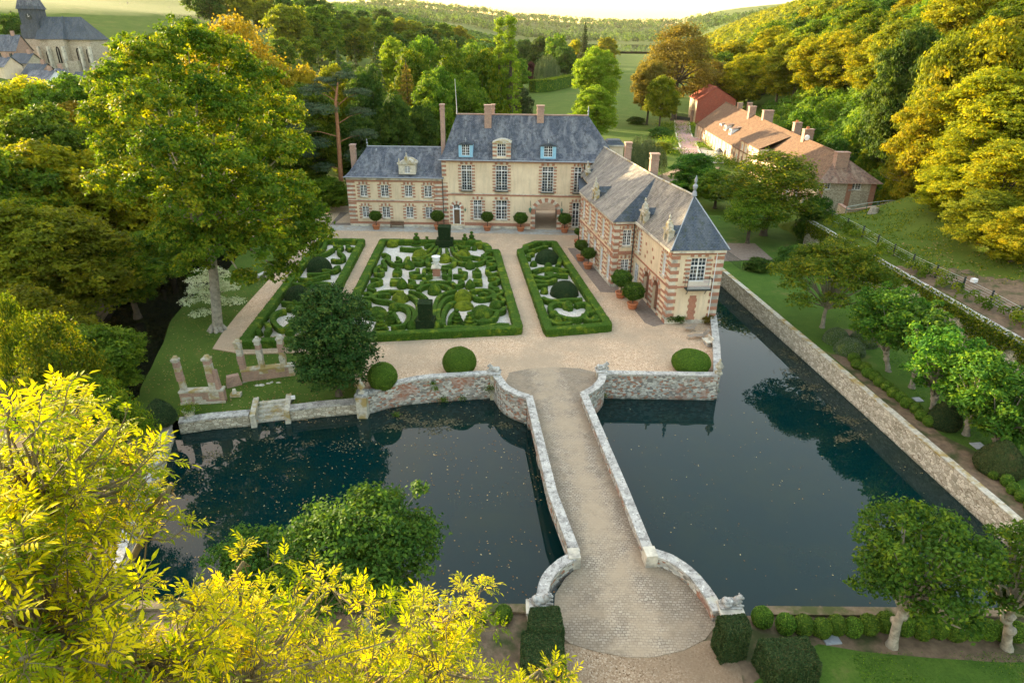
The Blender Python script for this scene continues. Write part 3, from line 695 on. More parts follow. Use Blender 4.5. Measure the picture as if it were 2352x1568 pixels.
class Fac:
    """a facade plane: P0 to P1 seen left to right from outside"""
    def __init__(s, P0, P1, root):
        s.P = Vector((P0[0], P0[1], 0)); q = Vector((P1[0], P1[1], 0)); s.L = (q-s.P).length; s.t = (q-s.P).normalized(); s.n = Vector((s.t.y, -s.t.x, 0)); s.root = root; s.ops = []
    def uv(s, u, v): return onplane(u, v, s.P, s.P+s.t*s.L)
    def rect(s, a, b, Z=Z1):
        s0, z1 = s.uv(*Z(a[0], a[1])); s1, z0 = s.uv(*Z(b[0], b[1])); return (s0, s1, z0, z1)
    def pt(s, a, z, d=0): return s.P+s.t*a+s.n*d+Vector((0, 0, z))
    def ob(s, mb, a, b, z0, z1, d0, d1): return mb.obox(s.P, s.t, s.n, a, b, z0, z1, d0, d1)
def window(F, r, cols=4, rows=5, transom=None, sill=True, sur=True, frame_m=None, bw=.3, name='window', rail=False, arch=False, label=None, keys=True):
    s0, s1, z0, z1 = r; F.ops.append(r); pid = F.root
    g = F.ob(MB(), s0, s1, z0, z1, -.21, -.17).build(name, M['glass'], pid)
    if label: g['label'] = label
    f = MB(); fw = .07; fm = frame_m or M['white']
    for a, b, c, d in ((s0, s0+fw, z0, z1), (s1-fw, s1, z0, z1), (s0+fw, s1-fw, z0, z0+fw), (s0+fw, s1-fw, z1-fw, z1)): F.ob(f, a, b, c, d, -.165, -.09)
    W_ = s1-s0; mid = (s0+s1)/2
    F.ob(f, mid-.05, mid+.05, z0+fw, z1-fw, -.165, -.085)
    zt = None
    if transom: zt = z0+(z1-z0)*transom; F.ob(f, s0+fw, s1-fw, zt-.05, zt+.05, -.165, -.083)
    for h0, h1 in ((s0+fw, mid-.05), (mid+.05, s1-fw)):
        for k in range(1, cols//2): x = h0+(h1-h0)*k/(cols//2); F.ob(f, x-.016, x+.016, z0+fw, z1-fw, -.16, -.12)
        for k in range(1, rows): z = z0+(z1-z0)*k/rows; F.ob(f, h0, h1, z-.016, z+.016, -.16, -.118)
    f.build('frame', fm, g)
    if sill: F.ob(MB(), s0-.12, s1+.12, z0-.16, z0-.003, -.1, .12).build('sill', M['stone'], g)
    if sur:
        b = MB(); c = MB(); H = .34; k = 0; z = z0-.1
        while z < z1+.05:
            wd = bw+(.14 if k % 2 == 0 else 0); tg = b if k % 2 == 0 else c; zz = min(z+H-.02 if tg is b else z+H*.72, z1+.1)
            hh = H*.62 if tg is b else H*.62
            for sg in (0, 1):
                x0, x1 = (s0-wd, s0-.001) if sg == 0 else (s1+.001, s1+wd)
                F.ob(tg, x0, x1, z, min(z+hh, z1+.1), -.02, .035 if tg is b else .025)
            z += hh; k += 1
        if keys:
            n_ = 5
            for q in range(n_):
                xa = s0-.12+(W_+.24)*q/n_; xb = s0-.12+(W_+.24)*(q+1)/n_
                F.ob(b if q % 2 == 0 else c, xa+.002, xb-.002, z1+.105, z1+.42+(.08 if q == 2 else 0), -.02, .045 if q % 2 == 0 else .03)
        b.build('brick_surround', M['brick'], g); c.build('stone_surround', M['stone'], g)
    if rail:
        rl = MB(); F.ob(rl, s0-.15, s1+.15, z0-.13, z0-.05, -.02, .34); F.ob(rl, s0-.1, s1+.1, z0+.5, z0+.54, .28, .32)
        k = s0-.08
        while k < s1+.1: F.ob(rl, k, k+.022, z0-.05, z0+.5, .285, .31); k += .11
        rl.build('balcony_rail', M['iron'], g)
    return g
def quoin(F, s0, s1, z0, z1, H=.42, alt=.14, side=1, nm='quoins', both=False):
    b = MB(); c = MB(); z = z0; k = 0
    while z < z1-.05:
        e = alt if k % 2 == 0 else 0; t_ = b if k % 2 == 0 else c
        F.ob(t_, s0-(e if side < 0 else 0), s1+(e if side > 0 else 0), z, min(z+H, z1), -.02, .04 if k % 2 == 0 else .028); z += H; k += 1
    b.build('brick_'+nm, M['brick'], F.root); c.build('stone_'+nm, M['stone'], F.root)
def band(F, s0, s1, z0, z1, d, m, nm): return F.ob(MB(), s0, s1, z0, z1, -.02, d).build(nm, m, F.root)
def hipwall(root, P, poly_xy, z0, z1, skip, m=None):
    """remaining walls of a footprint"""
    mb = MB(); n = len(poly_xy)
    for k in range(n):
        if k in skip: continue
        a, b = poly_xy[k], poly_xy[(k+1) % n]; mb.face([(a[0], a[1], z0), (b[0], b[1], z0), (b[0], b[1], z1), (a[0], a[1], z1)])
    mb.build('wall', m or M['plaster'], root)
def chimney(root, x, y, z0, z1, wx, wy, m=None, nm='chimney', pots=0):
    mb = MB().box((x, y, z0), (wx, wy, z1-z0)).box((x, y, z1-.55), (wx+.12, wy+.12, .12)).box((x, y, z1-.002), (wx+.16, wy+.16, .16))
    c = mb.build(nm, m or M['brick_old'], root)
    for k in range(pots): MB().lathe((x-.3+.3*k, y, z1+.15), [(.14, 0), (.11, .35), (.13, .4)], 10).build('pot', M['terracotta'], c)
    return c
def roofpoly(faces, m, root, nm='roof', th=.0):
    mb = MB()
    for f in faces: mb.face(f)
    return mb.build(nm, m, root)
def V3(p, z): return (p[0], p[1], z)
def finial(root, x, y, z, h=1.2, nm='finial'):
    return MB().lathe((x, y, z), [(.10, 0), (.05, h*.3), (.12, h*.4), (.12, h*.5), (.03, h*.6), (.07, h*.75), (.015, h)], 8).build(nm, M['lead'], root)
def curved_hip(e0, e1, r0, r1, ze, zr, flare=.55):
    """front slope from eave e0-e1 up to ridge r0-r1 with a bell-cast foot; returns faces"""
    fa = []; prev = None
    for t, k in ((0, 0), (.12, .06), (.25, .17), (1, 1)):
        z = ze+(zr-ze)*k
        a = (e0[0]+(r0[0]-e0[0])*t, e0[1]+(r0[1]-e0[1])*t, z); b = (e1[0]+(r1[0]-e1[0])*t, e1[1]+(r1[1]-e1[1])*t, z)
        if prev: fa.append([prev[0], prev[1], b, a] if (Vector(a)-Vector(b)).length > .01 else [prev[0], prev[1], a])
        prev = (a, b)
    return fa

CH = empty('chateau', (3, 92, 0), 'cream chateau range with blue slate hipped roofs, red brick quoins and tall windows', 'chateau')
P_L, P_M, P_R = (-23.4, 91.04), (-9.93, 90.68), (9.75, 89.84)
FL = Fac(P_L, P_M, CH); FM = Fac((-9.93, 90.66), (14.4, 89.62), CH)
for k, q in enumerate([(262, 845, 328, 940), (432, 845, 502, 942), (628, 848, 696, 942), (790, 850, 855, 945), (282, 1020, 345, 1112), (446, 1022, 515, 1115), (642, 1022, 706, 1115), (802, 1025, 862, 1115)]):
    window(FL, FL.rect(q[:2], q[2:]), 4, 4)
for k, q in enumerate([(1095, 682, 1185, 890), (1378, 685, 1475, 893), (1760, 695, 1848, 905), (2025, 700, 2075, 910)]):
    window(FM, FM.rect(q[:2], q[2:]), 4 if k < 3 else 2, 9, transom=.8, rail=True)
for k, q in enumerate([(1195, 967, 1267, 1125), (1378, 970, 1472, 1130), (2010, 990, 2055, 1190)]):
    window(FM, FM.rect(q[:2], q[2:]), 4 if k < 2 else 2, 6, transom=.72)
EZ_L, EZ_M = 7.0, 9.5
# door with fanlight
r = FM.rect((1030, 1000), (1090, 1165)); FM.ops.append(r); s0, s1, z0, z1 = r
dd = FM.ob(MB(), s0+.06, s1-.06, z0, z0+(z1-z0)*.72, -.2, -.14).build('door', M['wood_dark'], CH); dd['label'] = 'dark panelled entrance door under a white fanlight'
f = MB(); FM.ob(f, s0-.08, s0+.06, z0, z1, -.18, .04); FM.ob(f, s1-.06, s1+.08, z0, z1, -.18, .04); FM.ob(f, s0+.06, s1-.06, z0+(z1-z0)*.72, z0+(z1-z0)*.76, -.18, .0)
for k in range(7):
    a = math.pi*k/6; cxx = (s0+s1)/2; zz = z0+(z1-z0)*.76; rr_ = (s1-s0)/2-.07
    p = FM.pt(cxx, zz, -.12); q = FM.pt(cxx+rr_*math.cos(a), zz+rr_*1.05*math.sin(a), -.12); f.tube([p, q], .022, 5)
f.build('frame', M['white'], dd); FM.ob(MB(), s0+.06, s1-.06, z0+(z1-z0)*.76, z1, -.21, -.18).build('fanlight', M['glass'], dd)
b = MB(); c = MB(); z = z0; k = 0
while z < z1-.5:
    for sg in (0, 1):
        wd = .42 if k % 2 == 0 else .3; x0, x1 = (s0-.085-wd, s0-.085) if sg == 0 else (s1+.085, s1+.085+wd)
        FM.ob(b if k % 2 == 0 else c, x0, x1, z, z+.27, -.02, .04 if k % 2 == 0 else .03)
    z += .27; k += 1
for q in range(9):
    a0 = math.pi*q/9; a1 = math.pi*(q+1)/9; cxx = (s0+s1)/2; zz = z1-.55; r0, r1 = (s1-s0)/2+.0, (s1-s0)/2+.5; m_ = b if q % 2 == 0 else c; d_ = .05 if q % 2 == 0 else .035
    i = len(m_.v)
    for dd_ in (-.02, d_):
        for rr_, aa in ((r0, a0), (r1, a0), (r1, a1), (r0, a1)): p = FM.pt(cxx+rr_*math.cos(aa), zz+rr_*math.sin(aa), dd_); m_.v.append(tuple(p))
    m_.f += [(i+4, i+5, i+6, i+7), (i, i+1, i+5, i+4), (i+1, i+2, i+6, i+5), (i+2, i+3, i+7, i+6), (i+3, i, i+4, i+7)]
b.build('brick_surround', M['brick'], dd); c.build('stone_surround', M['stone'], dd)
p = FM.pt((s0+s1)/2, 0, .5); MB().box((p.x, p.y, 0), (2.0, 1.0, .16)).box((p.x, p.y+.1, .161), (1.6, .7, .15)).build('door_step', M['stone'], dd)
# carriage arch
r = FM.rect((1705, 985), (1875, 1214)); s0, s1, z0, z1 = r; z0 = 0; FM.ops.append((s0, s1, 0.002, z1)); cxx = (s0+s1)/2; R_ = (s1-s0)/2; zs_ = z1-R_*.9
ap = MB()
N = 12     # spandrels that round the head of the opening
for q in range(N):
    a0 = math.pi*q/N; a1 = math.pi*(q+1)/N
    x0, x1 = cxx-R_*math.cos(a0), cxx-R_*math.cos(a1); y0, y1 = zs_+R_*.9*math.sin(a0), zs_+R_*.9*math.sin(a1)
    ap.face([FM.pt(x0, y0, -.004), FM.pt(x1, y1, -.004), FM.pt(x1, z1, -.004), FM.pt(x0, z1, -.004)])
    ap.face([FM.pt(x0, y0, -.004), FM.pt(x0, y0, -9.3), FM.pt(x1, y1, -9.3), FM.pt(x1, y1, -.004)])
for x in (s0+.001, s1-.001): ap.face([FM.pt(x, 0, -.22), FM.pt(x, 0, -9.3), FM.pt(x, z1, -9.3), FM.pt(x, z1, -.22)])
cp = ap.build('carriage_arch', M['wood_int'], CH)
b = MB(); c = MB()
for q in range(13):
    a0 = math.pi*q/13; a1 = math.pi*(q+1)/13; r0, r1 = R_, R_+.62; m_ = b if q % 2 == 0 else c; d_ = .05 if q % 2 == 0 else .035; i = len(m_.v)
    for dd_ in (-.02, d_):
        for rr_, aa in ((r0, a0), (r1, a0), (r1, a1), (r0, a1)): p = FM.pt(cxx+rr_*math.cos(aa), zs_+rr_*.9*math.sin(aa), dd_); m_.v.append(tuple(p))
    m_.f += [(i+4, i+5, i+6, i+7), (i, i+1, i+5, i+4), (i+1, i+2, i+6, i+5), (i+2, i+3, i+7, i+6), (i+3, i, i+4, i+7)]
z = 0; k = 0
while z < zs_:
    for sg in (0, 1):
        wd = .65 if k % 2 == 0 else .45; x0, x1 = (s0-wd, s0) if sg == 0 else (s1, s1+wd); FM.ob(b if k % 2 == 0 else c, x0, x1, z, min(z+.36, zs_), -.02, .045 if k % 2 == 0 else .03)
    z += .36; k += 1
b.build('brick_surround', M['brick'], cp); c.build('stone_surround', M['stone'], cp)
# walls (front with openings, then the rest)
mb = MB(); panel(mb, FL.P, FL.t, FL.n, FL.L, -.3, EZ_L, FL.ops); mb.build('front_wall', M['plaster'], CH)
mb = MB(); panel(mb, FM.P, FM.t, FM.n, FM.L, 0, EZ_M, FM.ops); mb.build('front_wall', M['plaster'], CH)
back = lambda F, a, d: tuple((F.P+F.t*a-F.n*d).xy)
fl_ = [tuple(FL.P.xy), tuple((FL.P+FL.t*FL.L).xy), back(FL, FL.L, 9), back(FL, 0, 9)]
hipwall(CH, None, fl_, -.3, EZ_L, {0})
fm_ = [tuple(FM.P.xy), tuple((FM.P+FM.t*FM.L).xy), back(FM, FM.L, 10), back(FM, 0, 10)]
mb = MB()
for k in (1, 3): a_, b_ = fm_[k], fm_[(k+1) % 4]; mb.face([V3(a_, 0), V3(b_, 0), V3(b_, EZ_M), V3(a_, EZ_M)])
bo = Vector((fm_[2][0], fm_[2][1], 0)); tt = (Vector((fm_[3][0], fm_[3][1], 0))-bo).normalized(); panel(mb, bo, tt, Vector((tt.y, -tt.x, 0)), FM.L, 0, EZ_M, [(FM.L-s1, FM.L-s0, .002, z1)], .3)
mb.build('wall', M['plaster'], CH)
# string courses, cornices, quoins
for F, zz, nm in ((FL, onplane(*Z1(500, 985), FL.P, FL.pt(FL.L, 0))[1], 'string_course'), (FM, onplane(*Z1(1500, 937), FM.P, FM.pt(FM.L, 0))[1], 'string_course')):
    band(F, 0, F.L if F is FL else 19.7, zz, zz+.2, .09, M['brick'], nm); band(F, 0, F.L if F is FL else 19.7, zz+.203, zz+.32, .06, M['stone'], nm)
def splitband(F, z0, z1, d, m, nm, gaps):
    mb = MB(); a = 0
    for g0, g1 in sorted(gaps)+[(F.L if F is FL else 19.7, 99)]:
        if g0 > a: F.ob(mb, a, g0, z0, z1, -.02, d)
        a = g1
    mb.build(nm, m, F.root)
dr_ = FM.rect((1030, 1000), (1090, 1165)); ar_ = FM.rect((1705, 985), (1875, 1214)); nr_ = FM.rect((2010, 990), (2055, 1190))
splitband(FL, .001, .35, .06, M['stone'], 'plinth', []); splitband(FL, .353, .7, .05, M['brick'], 'plinth_band', [])
gp = [(dr_[0]-.6, dr_[1]+.6), (ar_[0]-.7, ar_[1]+.7), (nr_[0]-.5, nr_[1]+.5)]
splitband(FM, .001, .35, .06, M['stone'], 'plinth', gp); splitband(FM, .353, .8, .05, M['brick'], 'plinth_band', gp)
band(FL, 0, FL.L, EZ_L-.62, EZ_L-.38, .10, M['brick'], 'cornice'); band(FL, 0, FL.L, EZ_L-.377, EZ_L, .22, M['stone'], 'cornice')
band(FM, 0, FM.L, EZ_M-.22, EZ_M, .28, M['brick'], 'cornice')
quoin(FL, 0, .9, .75, EZ_L-.65, .3, .25, 1); quoin(FL, FL.L-1.0, FL.L-.02, .75, EZ_L-.65, .3, .25, -1); quoin(FM, 0.02, .5, EZ_L+.3, EZ_M-.25, .3, .12, 1)
quoin(FM, 0.05, .55, .85, EZ_L-.65, .3, .22, 1)
# roofs
ov = .45
E0 = FM.pt(-.35, 0, ov); E1 = FM.pt(FM.L+.3, 0, ov); E2 = FM.pt(FM.L+.3, 0, -10-ov); E3 = FM.pt(-.35, 0, -10-ov); ZR = 14.95
R0, R1 = (-8.0, 95.2), (10.35, 94.75)
fa = curved_hip(E0, E1, R0, R1, EZ_M, ZR)+curved_hip(E1, E2, R1, R1, EZ_M, ZR)+curved_hip(E2, E3, R1, R0, EZ_M, ZR)+curved_hip(E3, E0, R0, R0, EZ_M, ZR)
fa.append([V3(E3, EZ_M-.01), V3(E2, EZ_M-.01), V3(E1, EZ_M-.01), V3(E0, EZ_M-.01)])
mr_ = roofpoly(fa, M['slate'], CH)
MB().tube([V3(R0, ZR+.03), V3(R1, ZR+.03)], .11, 6).build('ridge_tiles', M['brick_old'], mr_)
finial(mr_, R1[0], R1[1], ZR, 1.3); MB().tube([(R0[0], R0[1], ZR), (R0[0], R0[1], ZR+1), (R0[0]-.15, R0[1], ZR+4.6)], [.09, .05, .03], 6).build('lightning_rod', M['lead'], mr_)
MB().tube([V3(E0+Vector((0, -.05, 0)), EZ_M+.02), V3(E1+Vector((0, -.05, 0)), EZ_M+.02)], .08, 6).build('gutter', M['lead'], mr_)
E0 = FL.pt(-.3, 0, ov); E1 = FL.pt(FL.L+.25, 0, ov); E2 = FL.pt(FL.L+.25, 0, -9.4); E3 = FL.pt(-.3, 0, -9.4); ZL = 10.45
R0, R1 = (-21.0, 95.4), (-9.5, 95.2)
fa = curved_hip(E0, E1, R0, R1, EZ_L, ZL)+curved_hip(E2, E3, R1, R0, EZ_L, ZL)+curved_hip(E3, E0, R0, R0, EZ_L, ZL)
fa.append([V3(E3, EZ_L-.01), V3(E2, EZ_L-.01), V3(E1, EZ_L-.01), V3(E0, EZ_L-.01)])
lr_ = roofpoly(fa, M['slate'], CH); MB().tube([V3(R0, ZL+.03), V3(R1, ZL+.03)], .09, 6).build('ridge_tiles', M['lead'], lr_); finial(lr_, R0[0], R0[1], ZL, 1.1)
MB().tube([V3(E0+Vector((0, -.05, 0)), EZ_L+.02), V3(E1+Vector((0, -.05, 0)), EZ_L+.02)], .07, 6).build('gutter', M['lead'], lr_)
for q in ((400, 565), (597, 567), (843, 565)):
    p = A(*Z1(*q), 94.7); MB().lathe((p.x, p.y, p.z-.3), [(.09, 0), (.09, .45), (.15, .47), (.02, .62)], 8).build('roof_vent', M['lead'], lr_)
# chimneys
def chim_px(x0, x1, ytop, Y, zb, root, wy=.8, **k):
    a = A(*Z1(x0, ytop), Y); b_ = A(*Z1(x1, ytop), Y); return chimney(root, (a.x+b_.x)/2, Y+wy/2, zb, a.z-.14, (b_.x-a.x), wy, **k)
chim_px(918, 952, 186, 92.5, 8, CH, 1.0); chim_px(1285, 1342, 190, 93.7, 12, CH); chim_px(1345, 1370, 186, 96.2, 12, CH); chim_px(1720, 1777, 195, 94.1, 13, CH)
chim_px(178, 218, 516, 93.5, 0, CH, .9)
# dormers
def dormer(F, x0, x1, ytop, ybot, Yoff, m, kind, root, wrect, Z=Z1):
    s0, zt = onplane(*Z(x0, ytop), F.P+F.n*-Yoff, F.P+F.t*F.L-F.n*Yoff); s1, zb = onplane(*Z(x1, ybot), F.P-F.n*Yoff, F.P+F.t*F.L-F.n*Yoff)
    G2 = Fac((F.P-F.n*Yoff)[:2], (F.P+F.t*F.L-F.n*Yoff)[:2], root); dpt = 3.2; w_ = s1-s0
    s = zt-zb
    a0, w1 = onplane(*Z(wrect[0], wrect[1]), G2.P, G2.P+G2.t*G2.L); a1, w0 = onplane(*Z(wrect[2], wrect[3]), G2.P, G2.P+G2.t*G2.L)
    zc = zt-.28 if kind != 'stone' else w1+.25
    d = MB(); panel(d, G2.P, G2.t, G2.n, 0, 0, 0, [])
    for (x_, y_, c_, e_) in ((s0, a0, zb, zc), (a1, s1, zb, zc), (a0, a1, zb, w0), (a0, a1, w1, zc)): G2.ob(d, x_, y_, c_, e_, -.3, 0)
    G2.ob(d, s0, s0+.1, zb, zc, -dpt, -.3); G2.ob(d, s1-.1, s1, zb, zc, -dpt, -.3)
    dm = d.build('dormer', m, root)
    G3 = Fac(G2.P.xy, (G2.P+G2.t*G2.L).xy, dm)
    gl = G2.ob(MB(), a0, a1, w0, w1, -.25, -.2).build('pane', M['glass'], dm)
    f = MB(); 
    for k in range(5): x = a0+(a1-a0)*k/4; h = .045 if k in (0, 2, 4) else .018; G2.ob(f, x-h, x+h, w0, w1, -.19, -.06)
    for k in range(5): z = w0+(w1-w0)*k/4; h = .045 if k in (0, 4) else .018; G2.ob(f, a0, a1, z-h, z+h, -.19, -.065)
    f.build('frame', M['white'], dm)
    rf = MB(); N = 8    # curved or gabled cap
    for k in range(N):
        t0, t1 = k/N, (k+1)/N; rise = .34 if kind != 'stone' else .5
        x0_, x1_ = s0-.1+(w_+.2)*t0, s0-.1+(w_+.2)*t1; ya, yb = zc+rise*math.sin(math.pi*t0), zc+rise*math.sin(math.pi*t1)
        rf.face([G2.pt(x0_, ya, .12), G2.pt(x1_, yb, .12), G2.pt(x1_, yb, -dpt), G2.pt(x0_, ya, -dpt)])
        rf.face([G2.pt(x0_, zc-.06, .12), G2.pt(x1_, zc-.06, .12), G2.pt(x1_, yb, .12), G2.pt(x0_, ya, .12)])
    rf.build('dormer_roof', M['slate_dark'] if kind == 'blue' else M['stone_lichen'], dm)
    if kind == 'blue': finial(dm, *(G2.pt((s0+s1)/2, 0, -.3).xy), zc+.3, .6)
    if kind == 'brick':
        b = MB(); c = MB()
        for sg in (0, 1):
            z = zb; k = 0
            while z < zc-.1:
                x0_, x1_ = (s0-.04, a0-.05) if sg == 0 else (a1+.05, s1+.04); G2.ob(b if k % 2 else c, x0_, x1_, z, min(z+.27, zc), -.02, .05); z += .27; k += 1
        b.build('brick_surround', M['brick'], dm); c.build('stone_surround', M['stone'], dm)
    if kind == 'stone':
        c = MB(); mid = (s0+s1)/2
        G2.ob(c, s0-.15, s1+.15, zc, zc+.18, -.3, .15); G2.ob(c, mid-.55, mid+.55, zc+.18, zc+.55, -.3, .1); G2.ob(c, mid-.3, mid+.3, zc+.55, zc+.95, -.3, .08)
        for x in (s0+.1, s1-.1, mid): p = G2.pt(x, 0, -.1); c.lathe((p.x, p.y, zc+(.18 if x != mid else .95)), [(.1, 0), (.14, .15), (.06, .3), (.1, .42), (.02, .6)], 8)
        c.build('pediment', M['stone_lichen'], dm)
    return dm
dormer(FM, 1072, 1190, 495, 618, .12, M['bluepaint'], 'blue', CH, (1098, 515, 1165, 605))
dormer(FM, 1355, 1500, 482, 632, .02, M['plaster'], 'brick', CH, (1390, 507, 1462, 612))
dormer(FM, 1748, 1872, 508, 632, .12, M['bluepaint'], 'blue', CH, (1775, 528, 1843, 617))
dormer(FL, 578, 722, 660, 760, .05, M['stone'], 'stone', CH, (632, 690, 676, 748))
# drainpipes
for F, x, zt in ((FM, 2095, EZ_M), (FL, 945, EZ_L)):
    s_, _ = onplane(*Z1(x, 900), F.P, F.pt(F.L, 0)); p = F.pt(s_, 0, .12); MB().tube([(p.x, p.y, .1), (p.x, p.y, zt-.1)], .05, 6).build('drainpipe', M['iron'], CH)

# ---------------------------------------------------------------- gallery wing
WG = empty('gallery_wing', (14, 68, 0), 'long brick and stone wing with stepped slate roofs and pointed end pavilion', 'building')
EZ = 7.36
wA, wB, wC, wD = (10.15, 81.5), (9.55, 89.5), (8.62, 81.3), (10.85, 66.95)
wE, wF, wG_, wH = (13.15, 67.25), (14.67, 57.0), (19.62, 57.35), (15.2, 91)
W1 = Fac(wC, wD, WG); W1S = Fac(wD, wE, WG); W2 = Fac(wE, wF, WG); WS = Fac(wF, wG_, WG); W0 = Fac(wB, wA, WG); W0S = Fac((wC[0], wC[1]), (wA[0], wA[1]), WG)
L1, L2 = W1.L, W2.L
for k in range(5):     # west windows, two storeys
    c_ = 1.5+(L1-3.0)*k/4
    window(W1, (c_-.5, c_+.5, 4.4, 6.5), 4, 5, bw=.22, keys=True); window(W1, (c_-.55, c_+.55, .35, 3.2), 4, 6, transom=.75, bw=.22, sill=False)
r = W1S.rect((490, 745), (540, 855), Z2); window(W1S, r, 4, 5, bw=.2); r = W1S.rect((475, 950), (522, 1030), Z2); window(W1S, r, 4, 4, bw=.2)
for c_ in (1.2, L2-1.7): window(W2, (c_-.45, c_+.45, 4.3, 6.5), 4, 5, bw=.3)
window(W2, (.5, 1.8, .4, 3.0), 4, 6, sur=False, sill=False)
r = WS.rect((965, 940), (1050, 1105), Z2); bw_ = window(WS, r, 4, 6, transom=.66, bw=.42, sill=False)
s0, s1, z0, z1 = r
f = MB(); WS.ob(f, s0-.35, s1+.5, z0-.62, z0-.48, -.02, .8); 
for x in (s0-.33, s1+.46): WS.ob(f, x, x+.04, z0-.48, z0+.55, .74, .78); WS.ob(f, x, x+.03, z0-.48, z0+.5, 0.02, .05)
WS.ob(f, s0-.33, s1+.5, z0+.5, z0+.55, .74, .78)
for x in (s0-.33, s1+.46): WS.ob(f, x, x+.04, z0+.5, z0+.55, .02, .74)
for x in (s0-.1, s1+.2):
    p0 = WS.pt(x, z0-.5, .6); p1 = WS.pt(x, z0-.85, .35); p2 = WS.pt(x, z0-1.2, .04); f.tube([p0, p1, p2], .035, 5)
f.build('balcony', M['iron'], bw_)
g2 = MB(); x = s0-.28
while x < s1+.44: WS.ob(g2, x, x+.03, z0-.47, z0+.5, .745, .77); x += .1
g2.build('balustrade', M['white'], bw_)
# loggia arches in the pavilion's west face
arr = []
for c_ in (4.6, 7.3):
    w2 = .85; zt = 3.3; W2.ops.append((c_-w2, c_+w2, .02, zt)); arr.append((c_, w2, zt))
for F, zt in ((W1, EZ), (W1S, EZ), (W2, EZ), (WS, EZ), (W0, 7.9), (W0S, EZ)):
    if F is W0S: F.ops = []
    mb = MB(); panel(mb, F.P, F.t, F.n, F.L, -.02 if F is not WS else -3.5, zt, F.ops, .22 if F is not W2 else .3); mb.build('front_wall', M['plaster'], WG)
mb = MB(); a_ = wG_; b_ = wH; mb.face([V3(a_, -4), V3(b_, -4), V3(b_, EZ), V3(a_, EZ)]); mb.build('wall', M['plaster'], WG)
for c_, w2, zt in arr:
    b = MB(); c = MB(); d = MB(); N = 10; zs_ = zt-w2
    for q in range(N):
        a0, a1 = math.pi*q/N, math.pi*(q+1)/N; x0, x1 = c_-w2*math.cos(a0), c_-w2*math.cos(a1); y0, y1 = zs_+w2*math.sin(a0), zs_+w2*math.sin(a1)
        d.face([W2.pt(x0, y0, -.004), W2.pt(x1, y1, -.004), W2.pt(x1, zt, -.004), W2.pt(x0, zt, -.004)]); d.face([W2.pt(x0, y0, -.004), W2.pt(x0, y0, -2.5), W2.pt(x1, y1, -2.5), W2.pt(x1, y1, -.004)])
    d.face([W2.pt(c_-w2, .02, -2.5), W2.pt(c_+w2, .02, -2.5), W2.pt(c_+w2, zt, -2.5), W2.pt(c_-w2, zt, -2.5)])
    for x in (c_-w2, c_+w2): d.face([W2.pt(x, .02, -.3), W2.pt(x, .02, -2.5), W2.pt(x, zt, -2.5), W2.pt(x, zt, -.3)])
    ar = d.build('loggia_arch', M['brick'], WG)
    for q in range(9):
        a0 = math.pi*q/9; a1 = math.pi*(q+1)/9; r0, r1 = w2, w2+.42; m_ = b if q % 2 == 0 else c; d_ = .08 if q % 2 == 0 else .05; i = len(m_.v)
        for dd_ in (-.02, d_):
            for rr_, aa in ((r0, a0), (r1, a0), (r1, a1), (r0, a1)): p = W2.pt(c_+rr_*math.cos(aa), zs_+rr_*math.sin(aa), dd_); m_.v.append(tuple(p))
        m_.f += [(i+4, i+5, i+6, i+7), (i, i+1, i+5, i+4), (i+1, i+2, i+6, i+5), (i+2, i+3, i+7, i+6), (i+3, i, i+4, i+7)]
    z = 0; k = 0
    while z < zs_:
        for x0, x1 in ((c_-w2-.36, c_-w2), (c_+w2, c_+w2+.36)): W2.ob(b if k % 2 == 0 else c, x0, x1, z, min(z+.28, zs_), -.02, .09 if k % 2 == 0 else .06)
        z += .28; k += 1
    b.build('brick_voussoirs', M['brick'], ar); c.build('stone_voussoirs', M['stone'], ar)
# brick bands on the wing: narrow courses between the windows
def courses(F, z0, z1, step, h, nm='brick_courses', frac=1.0, pad=.55):
    mb = MB(); z = z0
    while z < z1:
        seg = [(0.0, F.L)]
        for o_ in F.ops:
            if o_[2]-.35 < z+h and z < o_[3]+.45:
                ns = []
                for a, b in seg:
                    if o_[1]+pad <= a or o_[0]-pad >= b: ns.append((a, b)); continue
                    if o_[0]-pad > a+.08: ns.append((a, o_[0]-pad))
                    if o_[1]+pad < b-.08: ns.append((o_[1]+pad, b))
                seg = ns
        for a, b in seg: F.ob(mb, a, b, z, z+h, -.02, .022)
        z += step
    if mb.v: mb.build(nm, M['brick'], F.root)
courses(W1, 4.0, EZ-.5, .52, .24, pad=.45); courses(W1, .5, 3.5, .6, .22, pad=.45); courses(W1S, .5, EZ-.5, .55, .26, pad=.3); courses(W0, .5, 7.3, .6, .25)
courses(W2, .5, 3.3, .56, .25, pad=.45)
for x in (3.3, 5.2):
    mb = MB(); W2.ob(mb, x, x+.3, 4.4, 4.7, -.02, .03); W2.ob(mb, x+.5, x+.8, 5.0, 5.3, -.02, .03); W2.ob(mb, x, x+.3, 5.7, 6.0, -.02, .03); mb.build('brick_blocks', M['brick'], WG)
for F in (W1, W1S, W2, WS, W0):
    z_ = 3.65; band(F, 0.02, F.L-.02, z_, z_+.16, .09, M['brick'], 'string_course')
    if F is not W0: band(F, -.02, F.L+.02, EZ-.26, EZ, .3, M['stone'], 'cornice'); band(F, -.02, F.L+.02, EZ-.46, EZ-.263, .12, M['brick'], 'cornice')
    band(F, -.0, F.L, .003, .32, .09, M['stone'], 'plinth') if F not in (W2,) else None
quoin(W1, 0.02, .55, .5, EZ-.5, .36, .15, 1); quoin(W1, L1-.6, L1-.0, .35, EZ-.5, .36, .15, -1); quoin(W1S, 0, .5, .35, EZ-.5, .36, .12, 1)
